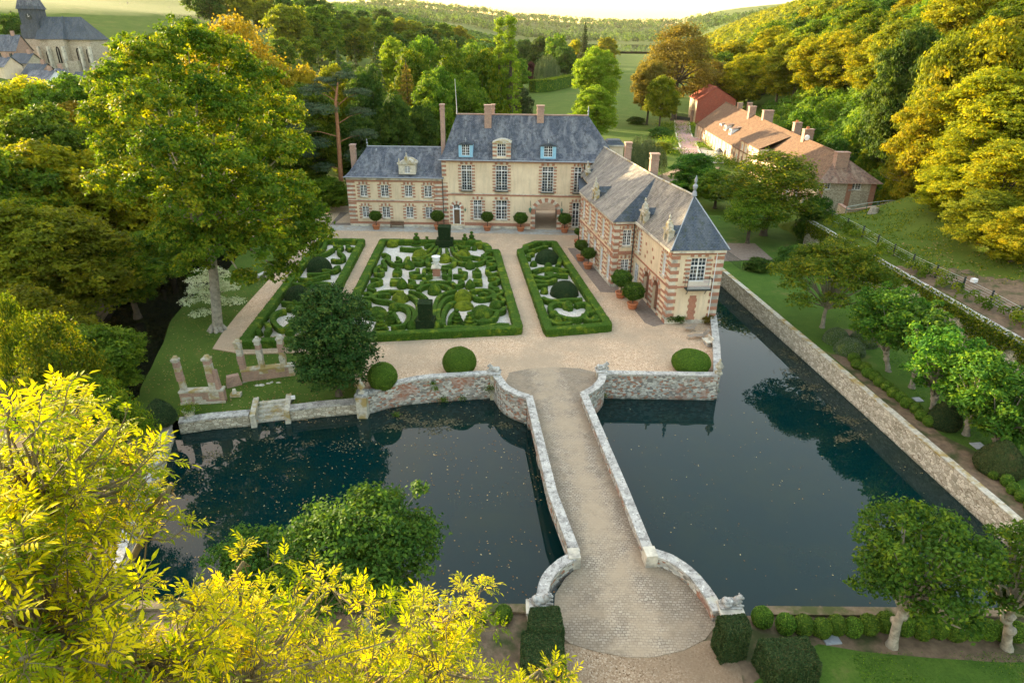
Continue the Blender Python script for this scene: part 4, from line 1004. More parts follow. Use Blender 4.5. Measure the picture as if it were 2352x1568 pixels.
quoin(W2, L2-.6, L2, .02, EZ-.5, .36, .15, -1); quoin(WS, 0, .62, -1.5, EZ-.5, .36, .2, 1); quoin(WS, WS.L-.75, WS.L, -3, EZ-.5, .36, .2, -1)
mb = MB(); s_, _ = WS.uv(*Z2(975, 1200)); z = -.0
for k in range(8): e = .1 if k % 2 == 0 else 0; WS.ob(mb, s_-.32-e, s_+.32+e, .35+.31*k, .35+.31*(k+1), -.02, .03+.004*(k % 2))
mb.build('brick_pilaster', M['brick'], WG)
# roofs
ZP = 11.25
e1, e2, e3 = (8.25, 81.5), (10.5, 66.55), (13.35, 66.9); ap1 = (15.45, 70.8); rN = (12.4, 91.5)
f1, f2, f3 = (12.95, 67.4), (14.4, 56.65), (20.0, 57.05); ap2 = (17.35, 61.9)
r81 = (13.85, 81.5)
e0n, e0s = (9.1, 90.0), (9.75, 81.3)
rt = MB()
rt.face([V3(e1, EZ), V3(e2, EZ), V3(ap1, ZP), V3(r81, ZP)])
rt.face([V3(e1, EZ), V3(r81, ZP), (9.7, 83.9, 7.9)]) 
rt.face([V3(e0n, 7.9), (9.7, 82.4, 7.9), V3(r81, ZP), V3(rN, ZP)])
wr = rt.build('roof', M['slate_sunlit'], WG)  # west slopes: same slate as the hips, sunlight painted into the colour
MB().face([V3(f1, EZ), V3(f2, EZ), V3(ap2, ZP), V3(ap1, ZP)]).build('roof', M['slate_sunlit'], WG)
MB().face([V3(e2, EZ+.004), V3(e3, EZ+.004), V3(ap1, ZP)]).build('hip_roof', M['slate_dark'], WG)
MB().face([V3(f2, EZ+.004), V3(f3, EZ+.004), V3(ap2, ZP)]).build('hip_roof', M['slate_dark'], WG)
MB().face([V3(f3, EZ), (15.9, 91, EZ), V3(rN, ZP), V3(r81, ZP), V3(ap1, ZP), V3(ap2, ZP)]).face([V3(e1, EZ-.02), V3(e2, EZ-.02), V3(e3, EZ-.02), V3(f2, EZ-.02), V3(f3, EZ-.02), (15.9, 91, EZ-.02), (9, 91, EZ-.02)][::-1]).build('rear_roof', M['slate_dark'], WG)
MB().tube([V3(rN, ZP+.03), V3(ap1, ZP+.03), V3(ap2, ZP+.03)], .10, 6).build('ridge_tiles', M['stone_lichen'], WG)
MB().tube([V3(ap2, ZP), V3((14.45, 56.7), EZ+.03)], .06, 5).tube([V3(ap2, ZP), V3((19.95, 57.1), EZ+.03)], .06, 5).build('hip_lead', M['lead'], WG)
fin = MB().lathe((ap2[0], ap2[1], ZP), [(.28, 0), (.2, .35), (.1, .5), (.22, .75), (.24, .95), (.08, 1.15), (.14, 1.35), (.14, 1.5), (.03, 1.9)], 10).build('finial', M['lead'], WG)
# stone dormers on the wing's west eave
def wdormer(F, s, sc=1.0):
    hh = 2.3*sc; d = MB(); w2 = .62*sc
    F.ob(d, s-w2, s-.3, EZ-.25, EZ+1.3*sc, -.5, .06); F.ob(d, s+.3, s+w2, EZ-.25, EZ+1.3*sc, -.5, .06); F.ob(d, s-.3, s+.3, EZ-.25, EZ+.1, -.5, .05); F.ob(d, s-.3, s+.3, EZ+1.0*sc, EZ+1.3*sc, -.5, .05)
    F.ob(d, s-w2-.14, s+w2+.14, EZ+1.303*sc, EZ+1.45*sc, -.5, .16); F.ob(d, s-.4, s+.4, EZ+1.453*sc, EZ+1.85*sc, -.45, .04); F.ob(d, s-.25, s+.25, EZ+1.853*sc, EZ+2.15*sc, -.42, .02)
    for x, z, k in ((s-w2, 1.45, .8), (s+w2, 1.45, .8), (s, 2.15, 1.1)):
        p = F.pt(x, 0, -.15); d.lathe((p.x, p.y, EZ+z*sc), [(.10, 0), (.15, .12*k), (.05, .25*k), (.12, .38*k), (.1, .46*k), (.02, .62*k)], 8)
    o = d.build('dormer', M['stone_lichen'], WG)
    F.ob(MB(), s-.3, s+.3, EZ+.1, EZ+1.0*sc, -.3, -.2).build('pane', M['glass'], o)
    r_ = MB(); a, b = F.pt(s-w2, EZ+1.2*sc, -.5), F.pt(s+w2, EZ+1.2*sc, -.5); c_ = F.pt(s, EZ+1.75*sc, -.5); bk = -F.n*2.4
    for p, q in ((a, c_), (c_, b)): r_.face([p, q, q+bk, p+bk])
    for p in (a, b): r_.face([p, p+bk, p+bk-Vector((0, 0, 1)), p-Vector((0, 0, 1.2))])
    r_.build('dormer_roof', M['slate_dark'], o)
wdormer(W1, 5.6); wdormer(W2, 1.6); wdormer(W2, L2-1.9); wdormer(W0, 2.2, .95)
def chz(u0, u1, v0, Y, zb, root, wy=.9, m=None):
    a = A(u0, v0, Y); b_ = A(u1, v0, Y); chimney(root, (a.x+b_.x)/2, Y, zb, a.z-.14, b_.x-a.x, wy, m)
chz(*Z2(505, 0)[:1], Z2(548, 0)[0], Z2(0, 135)[1], 82.5, 7, WG); chz(Z2(683, 0)[0], Z2(738, 0)[0], Z2(0, 212)[1], 74, 7, WG)
for s_ in (.08,):
    p = W1S.pt(W1S.L-.25, 0, .1); MB().tube([(p.x, p.y, .1), (p.x, p.y, EZ-.3)], .06, 6).build('drainpipe', M['iron'], WG)
p = WS.pt(*[WS.uv(*Z2(1148, 870))[0]], 0, .1); MB().tube([(p.x, p.y, -1), (p.x, p.y, EZ-.3)], .04, 6).build('drainpipe', M['white'], WG)
# small stone building peeping behind the main roof
SB = empty('stone_annexe', (16.5, 97, 0), 'small slate roofed annexe with pale cornice behind the main roof', 'building')
a = A(*Z1(2300, 470), 97); MB().box((14.6, 97.6, 0), (2.6, 2.6, a.z-.9)).build('wall', M['plaster'], SB); MB().box((14.6, 97.6, a.z-.9), (3.0, 3.0, .2)).build('cornice', M['stone'], SB); MB().box((14.6, 97.6, a.z-.697), (2.9, 2.9, .6), 0, .6).build('roof', M['slate_dark'], SB)

# ---------------------------------------------------------------- long outbuilding, barn, gate
OB = empty('long_outbuilding', (50, 140, 0), 'long low brick outbuilding with old mottled clay tile roof and many chimneys', 'building')
OW1 = Fac((50.4, 185), (48.1, 137), OB)
OW2 = Fac((48.1, 137), (46.0, 97.5), OB); OS = Fac((46.0, 97.5), (54.2, 97.0), OB)
def opn(F, s, w_, z0, z1): F.ops.append((s, s+w_, z0, z1))
gl = MB(); db = MB(); bb = MB(); pl = MB(); dn = random.Random(3)
def ob_open(F, s, w_, z0, z1, kind):
    opn(F, s, w_, z0, z1)
    x = F.ob(MB(), s, s+w_, z0, z1, -.2, -.15).build('door' if kind == 'door' else 'window', M['wood_dark'] if kind == 'door' else M['glass'], OB)
    f = MB()
    if kind != 'door':
        for a, b in ((s, s+.08), (s+w_-.08, s+w_), (s+w_/2-.04, s+w_/2+.04)): F.ob(f, a, b, z0, z1, -.14, -.06)
        for z in (z0, (z0+z1)/2-.03, z1-.08): F.ob(f, s, s+w_, z, z+.08, -.14, -.055)
        f.build('frame', M['white'], x)
s = 1.2
while s < 46.3:
    k = dn.random()
    if k < .38: ob_open(OW1, s, 1.1, 0.01, 2.2, 'door')
    else: ob_open(OW1, s, .9, 1.0, 2.2, 'window')
    s += dn.uniform(2.6, 3.6)
s = 2.0
while s < 36:
    ob_open(OW2, s, .9, 1.0, 2.3, 'window'); s += dn.uniform(3.2, 4.4)
for q in ((1632, 1075, 1722, 1130), (1903, 1078, 1992, 1135)):
    r = OS.rect(q[:2], q[2:], Z5); window(OS, r, 4, 3, sur=False, sill=True, name='window')
for F, zt, m_ in ((OW1, 3.35, M['plaster']), (OS, 5.5, M['fieldstone'])):
    mb = MB(); panel(mb, F.P, F.t, F.n, F.L, -.3, zt, F.ops); mb.build('front_wall', m_, OB)
mb = MB(); panel(mb, OW2.P, OW2.t, OW2.n, OW2.L, -.3, 3.35, OW2.ops); a_, b_ = OW2.pt(0, 3.35), OW2.pt(OW2.L, 3.35); mb.face([a_, b_, b_+Vector((0, 0, 2.1)), a_]); mb.build('front_wall', M['plaster'], OB)
# brick piers between openings
pm = MB()
for F in (OW1, OW2):
    s = .3
    while s < F.L-.5:
        if not any(o_[0]-.5 < s < o_[1]+.1 for o_ in F.ops): F.ob(MB(), s, s+.42, 0, 3.3, -.02, .05).build('brick_pier', M['brick'], OB)
        s += .95
for a, b in ((0, .6), (4.0, 4.7), (OS.L-.8, OS.L)): OS.ob(MB(), a, b, 0, 5.4, -.02, .05).build('brick_pier', M['brick'], OB)
OW1.ob(MB(), 0, OW1.L, 3.05, 3.32, -.02, .07).build('brick_cornice', M['brick'], OB)
o1, o2, o3 = (50.0, 185.6), (47.7, 137), (45.4, 97.0); o4 = (54.9, 96.4); o5 = (65, 186)
rg1, rg2, rg3 = (57.3, 185.6), (53.9, 130), (50.7, 103)
rf = MB()
rf.face([V3(o1, 3.3), V3(o2, 3.3), V3(rg2, 8.35), V3(rg1, 9.1)]); rf.face([V3(o2, 3.3), V3(o3, 5.45), V3(rg3, 8.8), V3(rg2, 8.35)])
rf.face([V3(o4, 5.5), V3(o5, 3.5), V3(rg1, 9.1), V3(rg2, 8.35), V3(rg3, 8.8)])
orf = rf.build('roof', M['tiles'], OB)
MB().face([V3(o3, 5.45), V3(o4, 5.5), V3(rg3, 8.8)]).build('hip_roof', M['tiles_dark'], OB)
MB().tube([V3(rg1, 9.12), V3(rg2, 8.37), V3(rg3, 8.82)], .13, 6).build('ridge_tiles', M['tiles'], orf)
mb = MB().face([V3(o1, 0), V3(o5, 0), V3(o5, 3.4), V3(rg1, 9.05), V3(o1, 3.25)][::-1]); mb.face([(54.2, 97, 0), (54.2, 97, 5.4), (64.4, 185.5, 3.4), (64.4, 185.5, 0)]); mb.build('wall', M['plaster'], OB)
# raised two-storey block in the middle of the range
RB = Fac((48.35, 141.5), (47.75, 128.5), OB)
RB.P += RB.n*.25
for s_ in (1.0, 3.6, 6.4, 9.4): ob_open(RB, s_, .9, 3.7, 4.8, 'window')
for s_ in (1.5, 5.0, 9.0): ob_open(RB, s_, 1.1, .01, 2.4, 'door')
mb = MB(); panel(mb, RB.P, RB.t, RB.n, RB.L, -.3, 5.5, RB.ops); mb.face([RB.pt(0, 0), RB.pt(0, 5.5), RB.pt(0, 5.5, -5), RB.pt(0, 0, -5)]); mb.face([RB.pt(RB.L, 0), RB.pt(RB.L, 0, -5), RB.pt(RB.L, 5.5, -5), RB.pt(RB.L, 5.5)]); mb.build('raised_wall', M['plaster'], OB)
mb = MB()
for s_ in (0, 2.6, 5.4, 8.2, RB.L-.5): RB.ob(mb, s_, s_+.4, 0, 5.3, -.02, .05)
RB.ob(mb, 0, RB.L, 5.25, 5.5, -.02, .08); mb.build('brick_piers', M['brick'], OB)
q0, q1 = RB.pt(-.3, 5.5, .35), RB.pt(RB.L+.3, 5.5, .35); MB().face([q0, q1, q1-RB.n*5.6+Vector((0, 0, 2.45)), q0-RB.n*5.6+Vector((0, 0, 2.45))]).face([q0, q0-RB.n*5.6+Vector((0, 0, 2.45)), q0-RB.n*5.6-Vector((0, 0, .5))]).build('raised_roof', M['tiles'], OB)
for (x, y, z0, z1, wx, m_) in ((57.2, 176, 6, 10.3, .9, 0), (56.9, 168, 6, 10.6, .8, 0), (54.6, 152, 7, 11.3, 1.2, 0), (55.7, 146, 7, 10.9, 1.9, 0)): pass
for (ux, uy, Y, w_, pots) in ((932, 372, 172, 1.1, 0), (1018, 370, 172, 1.0, 0), (1040, 402, 158, 1.5, 0), (1180, 438, 150, 2.2, 0), (1440, 545, 133, 1.4, 2), (1535, 605, 121, 1.7, 2), (1835, 808, 100.5, 1.9, 0)):
    p = A(*Z5(ux, uy), Y); chimney(OB, p.x, p.y, 5.6, p.z, w_, 1.1, M['brick_old'], pots=pots)
p = A(*Z5(1523, 675), 119.5); ds = MB(); ds.tube([(p.x, p.y, p.z), (p.x-.1, p.y-.12, p.z)], [.48, .42], 18); ds.build('satellite_dish', M['white'], OB)
for k, (ux, uy) in enumerate(((758, 575), (800, 590), (845, 620))):   # three white cheeked dormers
    p = A(*Z5(ux, uy), 168-6*k); e = MB(); e.box((p.x+1.2, p.y, p.z-.9), (2.6, 1.5, 1.6)); dd = e.build('dormer', M['white'], OB)
    MB().face([(p.x-.3, p.y-1.0, p.z+.66), (p.x+3.2, p.y-1.0, p.z+1.25), (p.x+3.2, p.y+1.0, p.z+1.25), (p.x-.3, p.y+1.0, p.z+.66)]).build('dormer_roof', M['tiles_dark'], dd)
    MB().box((p.x-.12, p.y, p.z-.4), (.06, .9, .85)).build('pane', M['glass'], dd)
BN = empty('red_barn', (60, 222, 0), 'red tile hung barn with steep gable beyond the long outbuilding', 'barn')
Yb = 216; gl_, gr_, ga = A(*Z5(550, 372), Yb), A(*Z5(890, 372), Yb), A(*Z5(728, 248), Yb)
gl_.z = gr_.z = 7.2; ga.z = 10.8; LB = 14; off = Vector((1.2, LB, 0))
MB().face([(gl_.x, Yb, 0), (gr_.x, Yb, 0), tuple(gr_), tuple(ga), tuple(gl_)]).build('gable_wall', M['redtile_wall'], BN)
q = [Vector((gl_.x, Yb, 0)), Vector((gr_.x, Yb, 0))]; MB().face([q[0], tuple(gl_), tuple(gl_+off), q[0]+off]).face([q[1]+off, tuple(gr_+off), tuple(gr_), q[1]]).face([q[0]+off, q[1]+off, gr_+off, ga+off, gl_+off][::-1]).build('side_wall', M['fieldstone'], BN)
up = Vector((0, -.3, .12)); sl_ = Vector((-.5, 0, -.35)); sr_ = Vector((.5, 0, -.35))
MB().face([gl_+sl_+up, ga+up, ga+off+Vector((0, .3, .12)), gl_+sl_+off+Vector((0, .3, .12))]).face([ga+up, gr_+sr_+up, gr_+sr_+off, ga+off+Vector((0, .3, .12))]).build('roof', M['redtile_wall'], BN)
GT = empty('drive_gate', (56.3, 229, 0), 'black iron gate between two brick piers at the end of the drive', 'gate')
pa, pb = G(*Z5(352, 512), 0), G(*Z5(500, 535), 0)
for p in (pa, pb): MB().box((p.x, p.y, 0), (.9, .9, 3.3)).box((p.x, p.y, 3.3), (1.15, 1.15, .25)).build('pier', M['brick_old'], GT)
d_ = (pb-pa); n_ = 22; mb = MB()
for k in range(n_+1): q = pa+d_*(.12+.76*k/n_); mb.box((q.x, q.y, 0), (.07, .07, 1.9+.35*math.sin(math.pi*k/n_)))
mb.wallstrip([pa+d_*.1, pa+d_*.9], .2, 1.2, .06); mb.build('gate_leaves', M['iron'], GT)
# ---------------------------------------------------------------- foliage
def leafmesh(name, C, N, S, V, mat, asp=.55, fold=0.0):
    """rhombic leaves: centres C, normals N, half lengths S, per-leaf colour value V"""
    n = len(C); rs = np.random.RandomState(n % 9973)
    N = N/(np.linalg.norm(N, axis=1)[:, None]+1e-9)
    r = rs.normal(size=(n, 3)); T = np.cross(N, r); T /= (np.linalg.norm(T, axis=1)[:, None]+1e-9); B = np.cross(N, T)
    S = np.asarray(S).reshape(-1, 1)*np.ones((n, 1))
    P = np.empty((n, 4, 3)); P[:, 0] = C+T*S; P[:, 1] = C+B*S*asp; P[:, 2] = C-T*S; P[:, 3] = C-B*S*asp
    me = bpy.data.meshes.new(name); me.vertices.add(n*4); me.vertices.foreach_set('co', P.astype(np.float32).ravel())
    me.loops.add(n*4); me.loops.foreach_set('vertex_index', np.arange(n*4, dtype=np.int32))
    me.polygons.add(n); me.polygons.foreach_set('loop_start', np.arange(0, n*4, 4, dtype=np.int32))
    try: me.polygons.foreach_set('loop_total', np.full(n, 4, dtype=np.int32))
    except Exception: pass
    a = me.attributes.new('v', 'FLOAT', 'FACE'); a.data.foreach_set('value', np.clip(V, 0, 1).astype(np.float32))
    me.update(calc_edges=True); me.materials.append(mat)
    return me
def crownpts(rs, blobs, dens, cl=.28, fill=.10, up=.35, tuft=.46):
    """leaf positions on clumps over a set of ellipsoids (x,y,z,rx,ry,rz)"""
    Cs, Ns, Vs = [], [], []
    for b in blobs:
        c = np.array(b[:3]); r = np.array(b[3:6]); ra = r.mean(); area = 4*math.pi*ra*ra
        nl = max(12, int(area*dens)); nc = max(4, int(area/(cl*ra*cl*ra*1.6)*.9))
        d = rs.normal(size=(nc, 3)); d /= np.linalg.norm(d, axis=1)[:, None]
        d[:, 2] = np.where(d[:, 2] < -.45, -d[:, 2]*.6, d[:, 2]); k = rs.uniform(.72, 1.06, (nc, 1))
        cc = d*k; which = rs.randint(0, nc, nl); cv = rs.uniform(0, 1, nc)
        off = rs.normal(size=(nl, 3))*cl*tuft; off[:, 2] *= .6
        p = cc[which]+off
        inn = rs.uniform(size=nl) < fill; p[inn] *= rs.uniform(.2, .8, (inn.sum(), 1))
        Cs.append(c+p*r); nn = d[which]*.7+rs.normal(size=(nl, 3))*.55; nn[:, 2] += up; Ns.append(nn)
        Vs.append(cv[which]*.6+rs.uniform(0, .4, nl)+rs.uniform(-.1, .1))
    return np.concatenate(Cs), np.concatenate(Ns), np.concatenate(Vs)
def rndblobs(rs, n, W_, z0, H, r0, r1, shape='round'):
    """n lobes spread over a crown envelope of width W_ from z0 up to H"""
    out = []; cz = (z0+H)/2; hz = (H-z0)/2
    for k in range(n):
        r = rs.uniform(r0, r1)
        z = -1+2*(k+.5)/n; a = k*2.39996+rs.uniform(-.4, .4)
        if shape == 'round': w_ = math.sqrt(max(0, 1-z*z))
        elif shape == 'egg': w_ = math.sqrt(max(0, 1-z*z))*(1-.28*z)
        elif shape == 'umbrella': w_ = 1.0 if z < .3 else math.sqrt(max(0, 1-((z-.3)/.7)**2))
        elif shape == 'column': w_ = (1-max(0, z)**2*.75)*(.85 if z > -.8 else .6)
        k2 = rs.uniform(.7, 1.0)
        out.append((math.cos(a)*w_*(W_/2-r*.7)*k2, math.sin(a)*w_*(W_/2-r*.7)*k2, cz+z*(hz-r*.7), r, r, r*.8))
    return out
def limbs(mb, blobs, base, fork, r, rs, frac=1.0):
    base = Vector(base); fork = Vector(fork)
    mb.tube([base-Vector((0, 0, .4)), base, base.lerp(fork, .12), base.lerp(fork, .55)+Vector((rs.uniform(-.1, .1), rs.uniform(-.1, .1), 0)), fork], [r*1.7, r*1.45, r*1.05, r*.92, r*.8], 9)
    for b in blobs:
        if rs.uniform() > frac: continue
        t = Vector(b[:3]); m = fork.lerp(t, .5)+Vector((rs.uniform(-.3, .3), rs.uniform(-.3, .3), rs.uniform(.0, .5)))
        mb.tube([fork+Vector((0, 0, rs.uniform(-.6, .3))), m, t], [r*.5, r*.28, r*.08], 5, cap=False)
TPL = {}
NOMH, NOMW = 14.0, 11.0
def template(key, seed, shape, nb, r0, r1, dens, leaf, z0=3.0, H=14.0, W_=11.0, mat='L_green', bark='bark_dark', **k):
    rs = np.random.RandomState(seed); bl = rndblobs(rs, nb, W_, z0, H, r0, r1, shape)
    if shape in ('round', 'egg'): bl.append((0, 0, (z0+H)/2, W_*.3, W_*.3, (H-z0)*.34))
    C, N, V = crownpts(rs, bl, dens, **k)
    cm = leafmesh('crown_'+key, C, N, rs.uniform(.75, 1.25, len(C))*leaf, V, M[mat])
    mb = MB(); limbs(mb, bl, (0, 0, 0), (0, 0, z0+.25*(H-z0)), .3, rs, .7)
    tm = bpy.data.meshes.new('trunk_'+key); tm.from_pydata(mb.v, [], mb.f); tm.materials.append(M[bark]); tm.polygons.foreach_set('use_smooth', [True]*len(tm.polygons)); tm.update()
    TPL[key] = (cm, tm, H, W_)
for i_, sd_ in enumerate((11, 23, 37, 51)):
    template('round%d' % i_, sd_, 'egg' if i_ % 2 else 'round', 24, 1.3, 2.3, 44, .17, z0=2.4)
for i_, sd_ in enumerate((61, 73, 85)):
    template('lod%d' % i_, sd_, 'egg' if i_ % 2 else 'round', 16, 1.7, 2.6, 13, .30, z0=1.6)
template('low0', 101, 'round', 26, 1.3, 2.4, 40, .17, z0=-.6)
template('low1', 113, 'egg', 26, 1.2, 2.3, 40, .17, z0=-.8)
template('column', 5, 'column', 30, .7, 1.1, 46, .15, z0=.8, H=24, W_=3.6, mat='L_green')
template('bush', 9, 'round', 14, .8, 1.3, 70, .12, z0=-1.6, H=4, W_=5)
template('light', 14, 'egg', 30, 1.0, 1.9, 20, .16, z0=3, mat='L_olive', tuft=.8)
def conifer(key, seed, H, W_, mat, nl=24, droop=.35, dens=26):
    rs = np.random.RandomState(seed); Cs, Ns, Vs = [], [], []; mb = MB(); mb.tube([(0, 0, -.3), (0, 0, H*.5), (0, 0, H-.2)], [.35, .2, .03], 7)
    for k in range(nl):
        z = H*.06+H*.92*(k/nl); R = (W_/2)*(1-k/nl)**.85*rs.uniform(.82, 1.1)+.15; nb = int(7+9*(1-k/nl))
        for j in range(nb):
            a = 2*math.pi*(j+rs.uniform(-.4, .4))/nb+k; L = R*rs.uniform(.75, 1.12); n = max(8, int(L*dens)); t = rs.uniform(.12, 1, n)**.75
            x = np.cos(a)*L*t; y = np.sin(a)*L*t; zz = z+.25*L*t-droop*L*t*t+rs.normal(size=n)*.1
            w_ = .08+.22*L*(1-t*.6)*.55; px = x-np.sin(a)*rs.uniform(-1, 1, n)*w_; py = y+np.cos(a)*rs.uniform(-1, 1, n)*w_
            zz = zz-np.abs(rs.normal(size=n))*.16
            Cs.append(np.stack([px, py, zz], 1)); nn = rs.normal(size=(n, 3))*.5+np.array([math.cos(a)*.5, math.sin(a)*.5, .7]); Ns.append(nn); Vs.append(np.clip(t*.6+rs.uniform(0, .4, n), 0, 1))
    C, N, V = np.concatenate(Cs), np.concatenate(Ns), np.concatenate(Vs)
    cm = leafmesh('crown_'+key, C, N, rs.uniform(.7, 1.3, len(C))*.17, V, M[mat], .45)
    tm = bpy.data.meshes.new('trunk_'+key); tm.from_pydata(mb.v, [], mb.f); tm.materials.append(M['bark_dark']); tm.update(); TPL[key] = (cm, tm, H, W_)
conifer('conifer0', 3, 20, 8.5, 'L_dark'); conifer('conifer1', 8, 20, 7, 'L_dark', 30, .5)
def willow_tpl(key, seed, H, W_, mat):
    rs = np.random.RandomState(seed); Cs = []; Vs = []
    for k in range(330):
        a = rs.uniform(0, 2*math.pi); r = W_/2*math.sqrt(rs.uniform(.03, 1)); top = H*(1-.42*(r/(W_/2))**2)*rs.uniform(.88, 1.02); L = (top-.3)*rs.uniform(.45, .98); n = int(L*22)+4
        t = rs.uniform(0, 1, n); Cs.append(np.stack([np.cos(a)*r*(1+.10*t)+rs.normal(size=n)*.09, np.sin(a)*r*(1+.10*t)+rs.normal(size=n)*.09, top-L*t], 1)); Vs.append(np.full(n, rs.uniform(0, .7))+rs.uniform(0, .3, n))
    C = np.concatenate(Cs); V = np.concatenate(Vs); N = rs.normal(size=C.shape)*.5+np.stack([C[:, 0], C[:, 1], 0*C[:, 0]+1], 1)*.3
    cm = leafmesh('crown_'+key, C, N, rs.uniform(.7, 1.3, len(C))*.12, V, M[mat], .35)
    mb = MB(); mb.tube([(0, 0, -.2), (.1, 0, H*.4), (0, 0, H*.8)], [.35, .25, .1], 8); tm = bpy.data.meshes.new('trunk_'+key); tm.from_pydata(mb.v, [], mb.f); tm.materials.append(M['bark_dark']); tm.update(); TPL[key] = (cm, tm, H, W_)
willow_tpl('willow', 4, 7, 8, 'L_willow')

def terr0(x, y): return float(hterr(x, y))-.3
def depth_at(Y, z): return Y*math.cos(PITCH)+(HCAM-z)*math.sin(PITCH)
def plant(key, x, y, z, h, w, label, group=None, mat=None, name='tree', cat='tree', bark=None, rz=None):
    cm, tm, H, W_ = TPL[key]; sz, sw = h/H, w/W_
    e = empty(name, (x, y, z), label, cat, group, rz if rz is not None else RN.uniform(0, 6.28)); 
    for nm, m_, mt in (('trunk', tm, bark), ('crown', cm, mat)):
        o = bpy.data.objects.new(nm, m_); COL.objects.link(o); o.parent = e; o.scale = (sw, sw, sz)
        if mt: o.material_slots[0].link = 'OBJECT'; o.material_slots[0].material = M[mt]
    return e
def T(key, u, vtop, wpx, Y, label, mat=None, z0=None, **k):
    p = A(u, vtop, Y); g = float(hterr(p.x, Y)) if z0 is None else z0
    if -31 < p.x < 20 and 30 < Y < 101: g = 0 if z0 is None else z0
    w_ = wpx*depth_at(Y, (p.z+g)/2)/FPX
    return plant(key, p.x, Y, g, max(1.0, (p.z-g)*.95), w_, label, mat=mat, **k)
def unique_tree(name, seed, base, fork, blobs, dens, leaf, r, mat, bark, label, cat='tree', frac=.8, **k):
    rs = np.random.RandomState(seed); base = Vector(base); e = empty(name, base, label, cat)
    bl = [(b[0]-base.x, b[1]-base.y, b[2]-base.z)+tuple(b[3:]) for b in blobs]
    C, N, V = crownpts(rs, bl, dens, **k); cm = leafmesh('crown', C, N, rs.uniform(.75, 1.25, len(C))*leaf, V, M[mat])
    o = bpy.data.objects.new('crown', cm); COL.objects.link(o); o.parent = e
    mb = MB(); f = Vector(fork)-base; limbs(mb, bl, (0, 0, 0), f, r, rs, frac); mb.v = [(a+base.x, b+base.y, c+base.z) for a, b, c in mb.v]
    mb.build('trunk', M[bark], e, smooth=True); return e
def dblobs(lst, seed=1):
    """lobes given as (u, v, radius px, distance)"""
    out = []
    for u, v, r, Y in lst:
        p = A(u, v, Y); R = r*depth_at(Y, p.z)/FPX; out.append((p.x, p.y, p.z, R, R, R*.85))
    return out

# the great plane tree on the lawn
pb = [(430, 105, 70, 58), (350, 140, 66, 55), (505, 130, 66, 60), (270, 190, 60, 54), (300, 120, 45, 58), (580, 190, 70, 61), (235, 265, 50, 55), (345, 250, 80, 50), (450, 215, 80, 55), (540, 275, 80, 56), (635, 265, 60, 62),
      (290, 345, 70, 53), (400, 350, 90, 49), (510, 385, 85, 50), (610, 360, 75, 57), (670, 335, 45, 60), (340, 440, 62, 52), (450, 465, 85, 50), (570, 460, 85, 52), (660, 440, 65, 56), (705, 500, 55, 57),
      (400, 540, 55, 51), (500, 560, 70, 52), (600, 560, 75, 53), (680, 570, 50, 55), (730, 545, 40, 56), (650, 625, 40, 54), (560, 640, 30, 53), (440, 610, 42, 53), (250, 420, 50, 54), (620, 480, 60, 60), (380, 200, 60, 62), (470, 300, 70, 62)]
pbase = G(502, 770, -.62)
pt_ = unique_tree('plane_tree', 5, pbase, A(478, 520, 54.5), dblobs(pb), 48, .15, .44, 'L_plane', 'bark_pale', 'huge spreading tree on the lawn with a tall pale bare trunk', frac=1.0, cl=.22, tuft=.42)
mb = MB(); rs_ = random.Random(2)
for k in range(9):
    a = k*.7; mb.tube([(pbase.x+math.cos(a)*.38, pbase.y+math.sin(a)*.38, pbase.z+1.0), (pbase.x+math.cos(a)*1.1, pbase.y+math.sin(a)*.85, pbase.z+.1), (pbase.x+math.cos(a)*1.35, pbase.y+math.sin(a)*1.35, pbase.z-.15)], [.22, .17, .06], 6)
mb.build('root_flare', M['bark_pale'], pt_, smooth=True)
# dark magnolia by the parterre
mg = G(778, 905, -.6); rs0 = np.random.RandomState(4); bl = [(mg.x+b[0], mg.y+b[1], mg.z+b[2]) + b[3:] for b in rndblobs(rs0, 26, 7.0, .4, 9.2, 1.0, 1.55, 'egg')]+[(mg.x, mg.y, mg.z+4.4, 2.6, 2.6, 3.4)]
unique_tree('magnolia_tree', 6, mg, mg+Vector((0, 0, 3)), bl, 75, .105, .2, 'L_magnolia', 'bark_dark', 'dense dark glossy evergreen tree with rounded cone shape beside the moat wall', cl=.3)
# variegated dogwood
vg = G(498, 722, -.3); bl = []
for k in range(16): a = k*2.4; rr_ = 2.4*math.sqrt((k+.5)/16); bl.append((vg.x+math.cos(a)*rr_, vg.y+math.sin(a)*rr_, vg.z+4.6-k*.23, 1.0, 1.0, .28))
unique_tree('variegated_dogwood', 8, vg, vg+Vector((0, 0, 1.5)), bl, 60, .085, .08, 'L_varieg', 'bark_dark', 'small tree with tiers of pale cream leaves behind the big trunk', up=.9)
# cherry by the moat wall
ch = G(1888, 752, 0); rs0 = np.random.RandomState(14); bl = []
for k in range(34):
    a = k*2.39996; q = math.sqrt((k+.5)/34); bl.append((ch.x+math.cos(a)*4.9*q, ch.y+math.sin(a)*4.6*q, 4.3+3.0*(1-q*q)+rs0.uniform(-.7, .9), 1.25, 1.25, .75))
for k in range(12): a = k*2.4; bl.append((ch.x+math.cos(a)*2.4, ch.y+math.sin(a)*2.4, rs0.uniform(5.5, 7.6), 1.2, 1.2, .8))
unique_tree('cherry_tree', 15, ch, ch+Vector((0, 0, 2.4)), bl, 50, .11, .19, 'L_plane', 'bark_grey', 'wide flat crowned yellow green tree between the long moat wall and the retaining wall', up=.8)
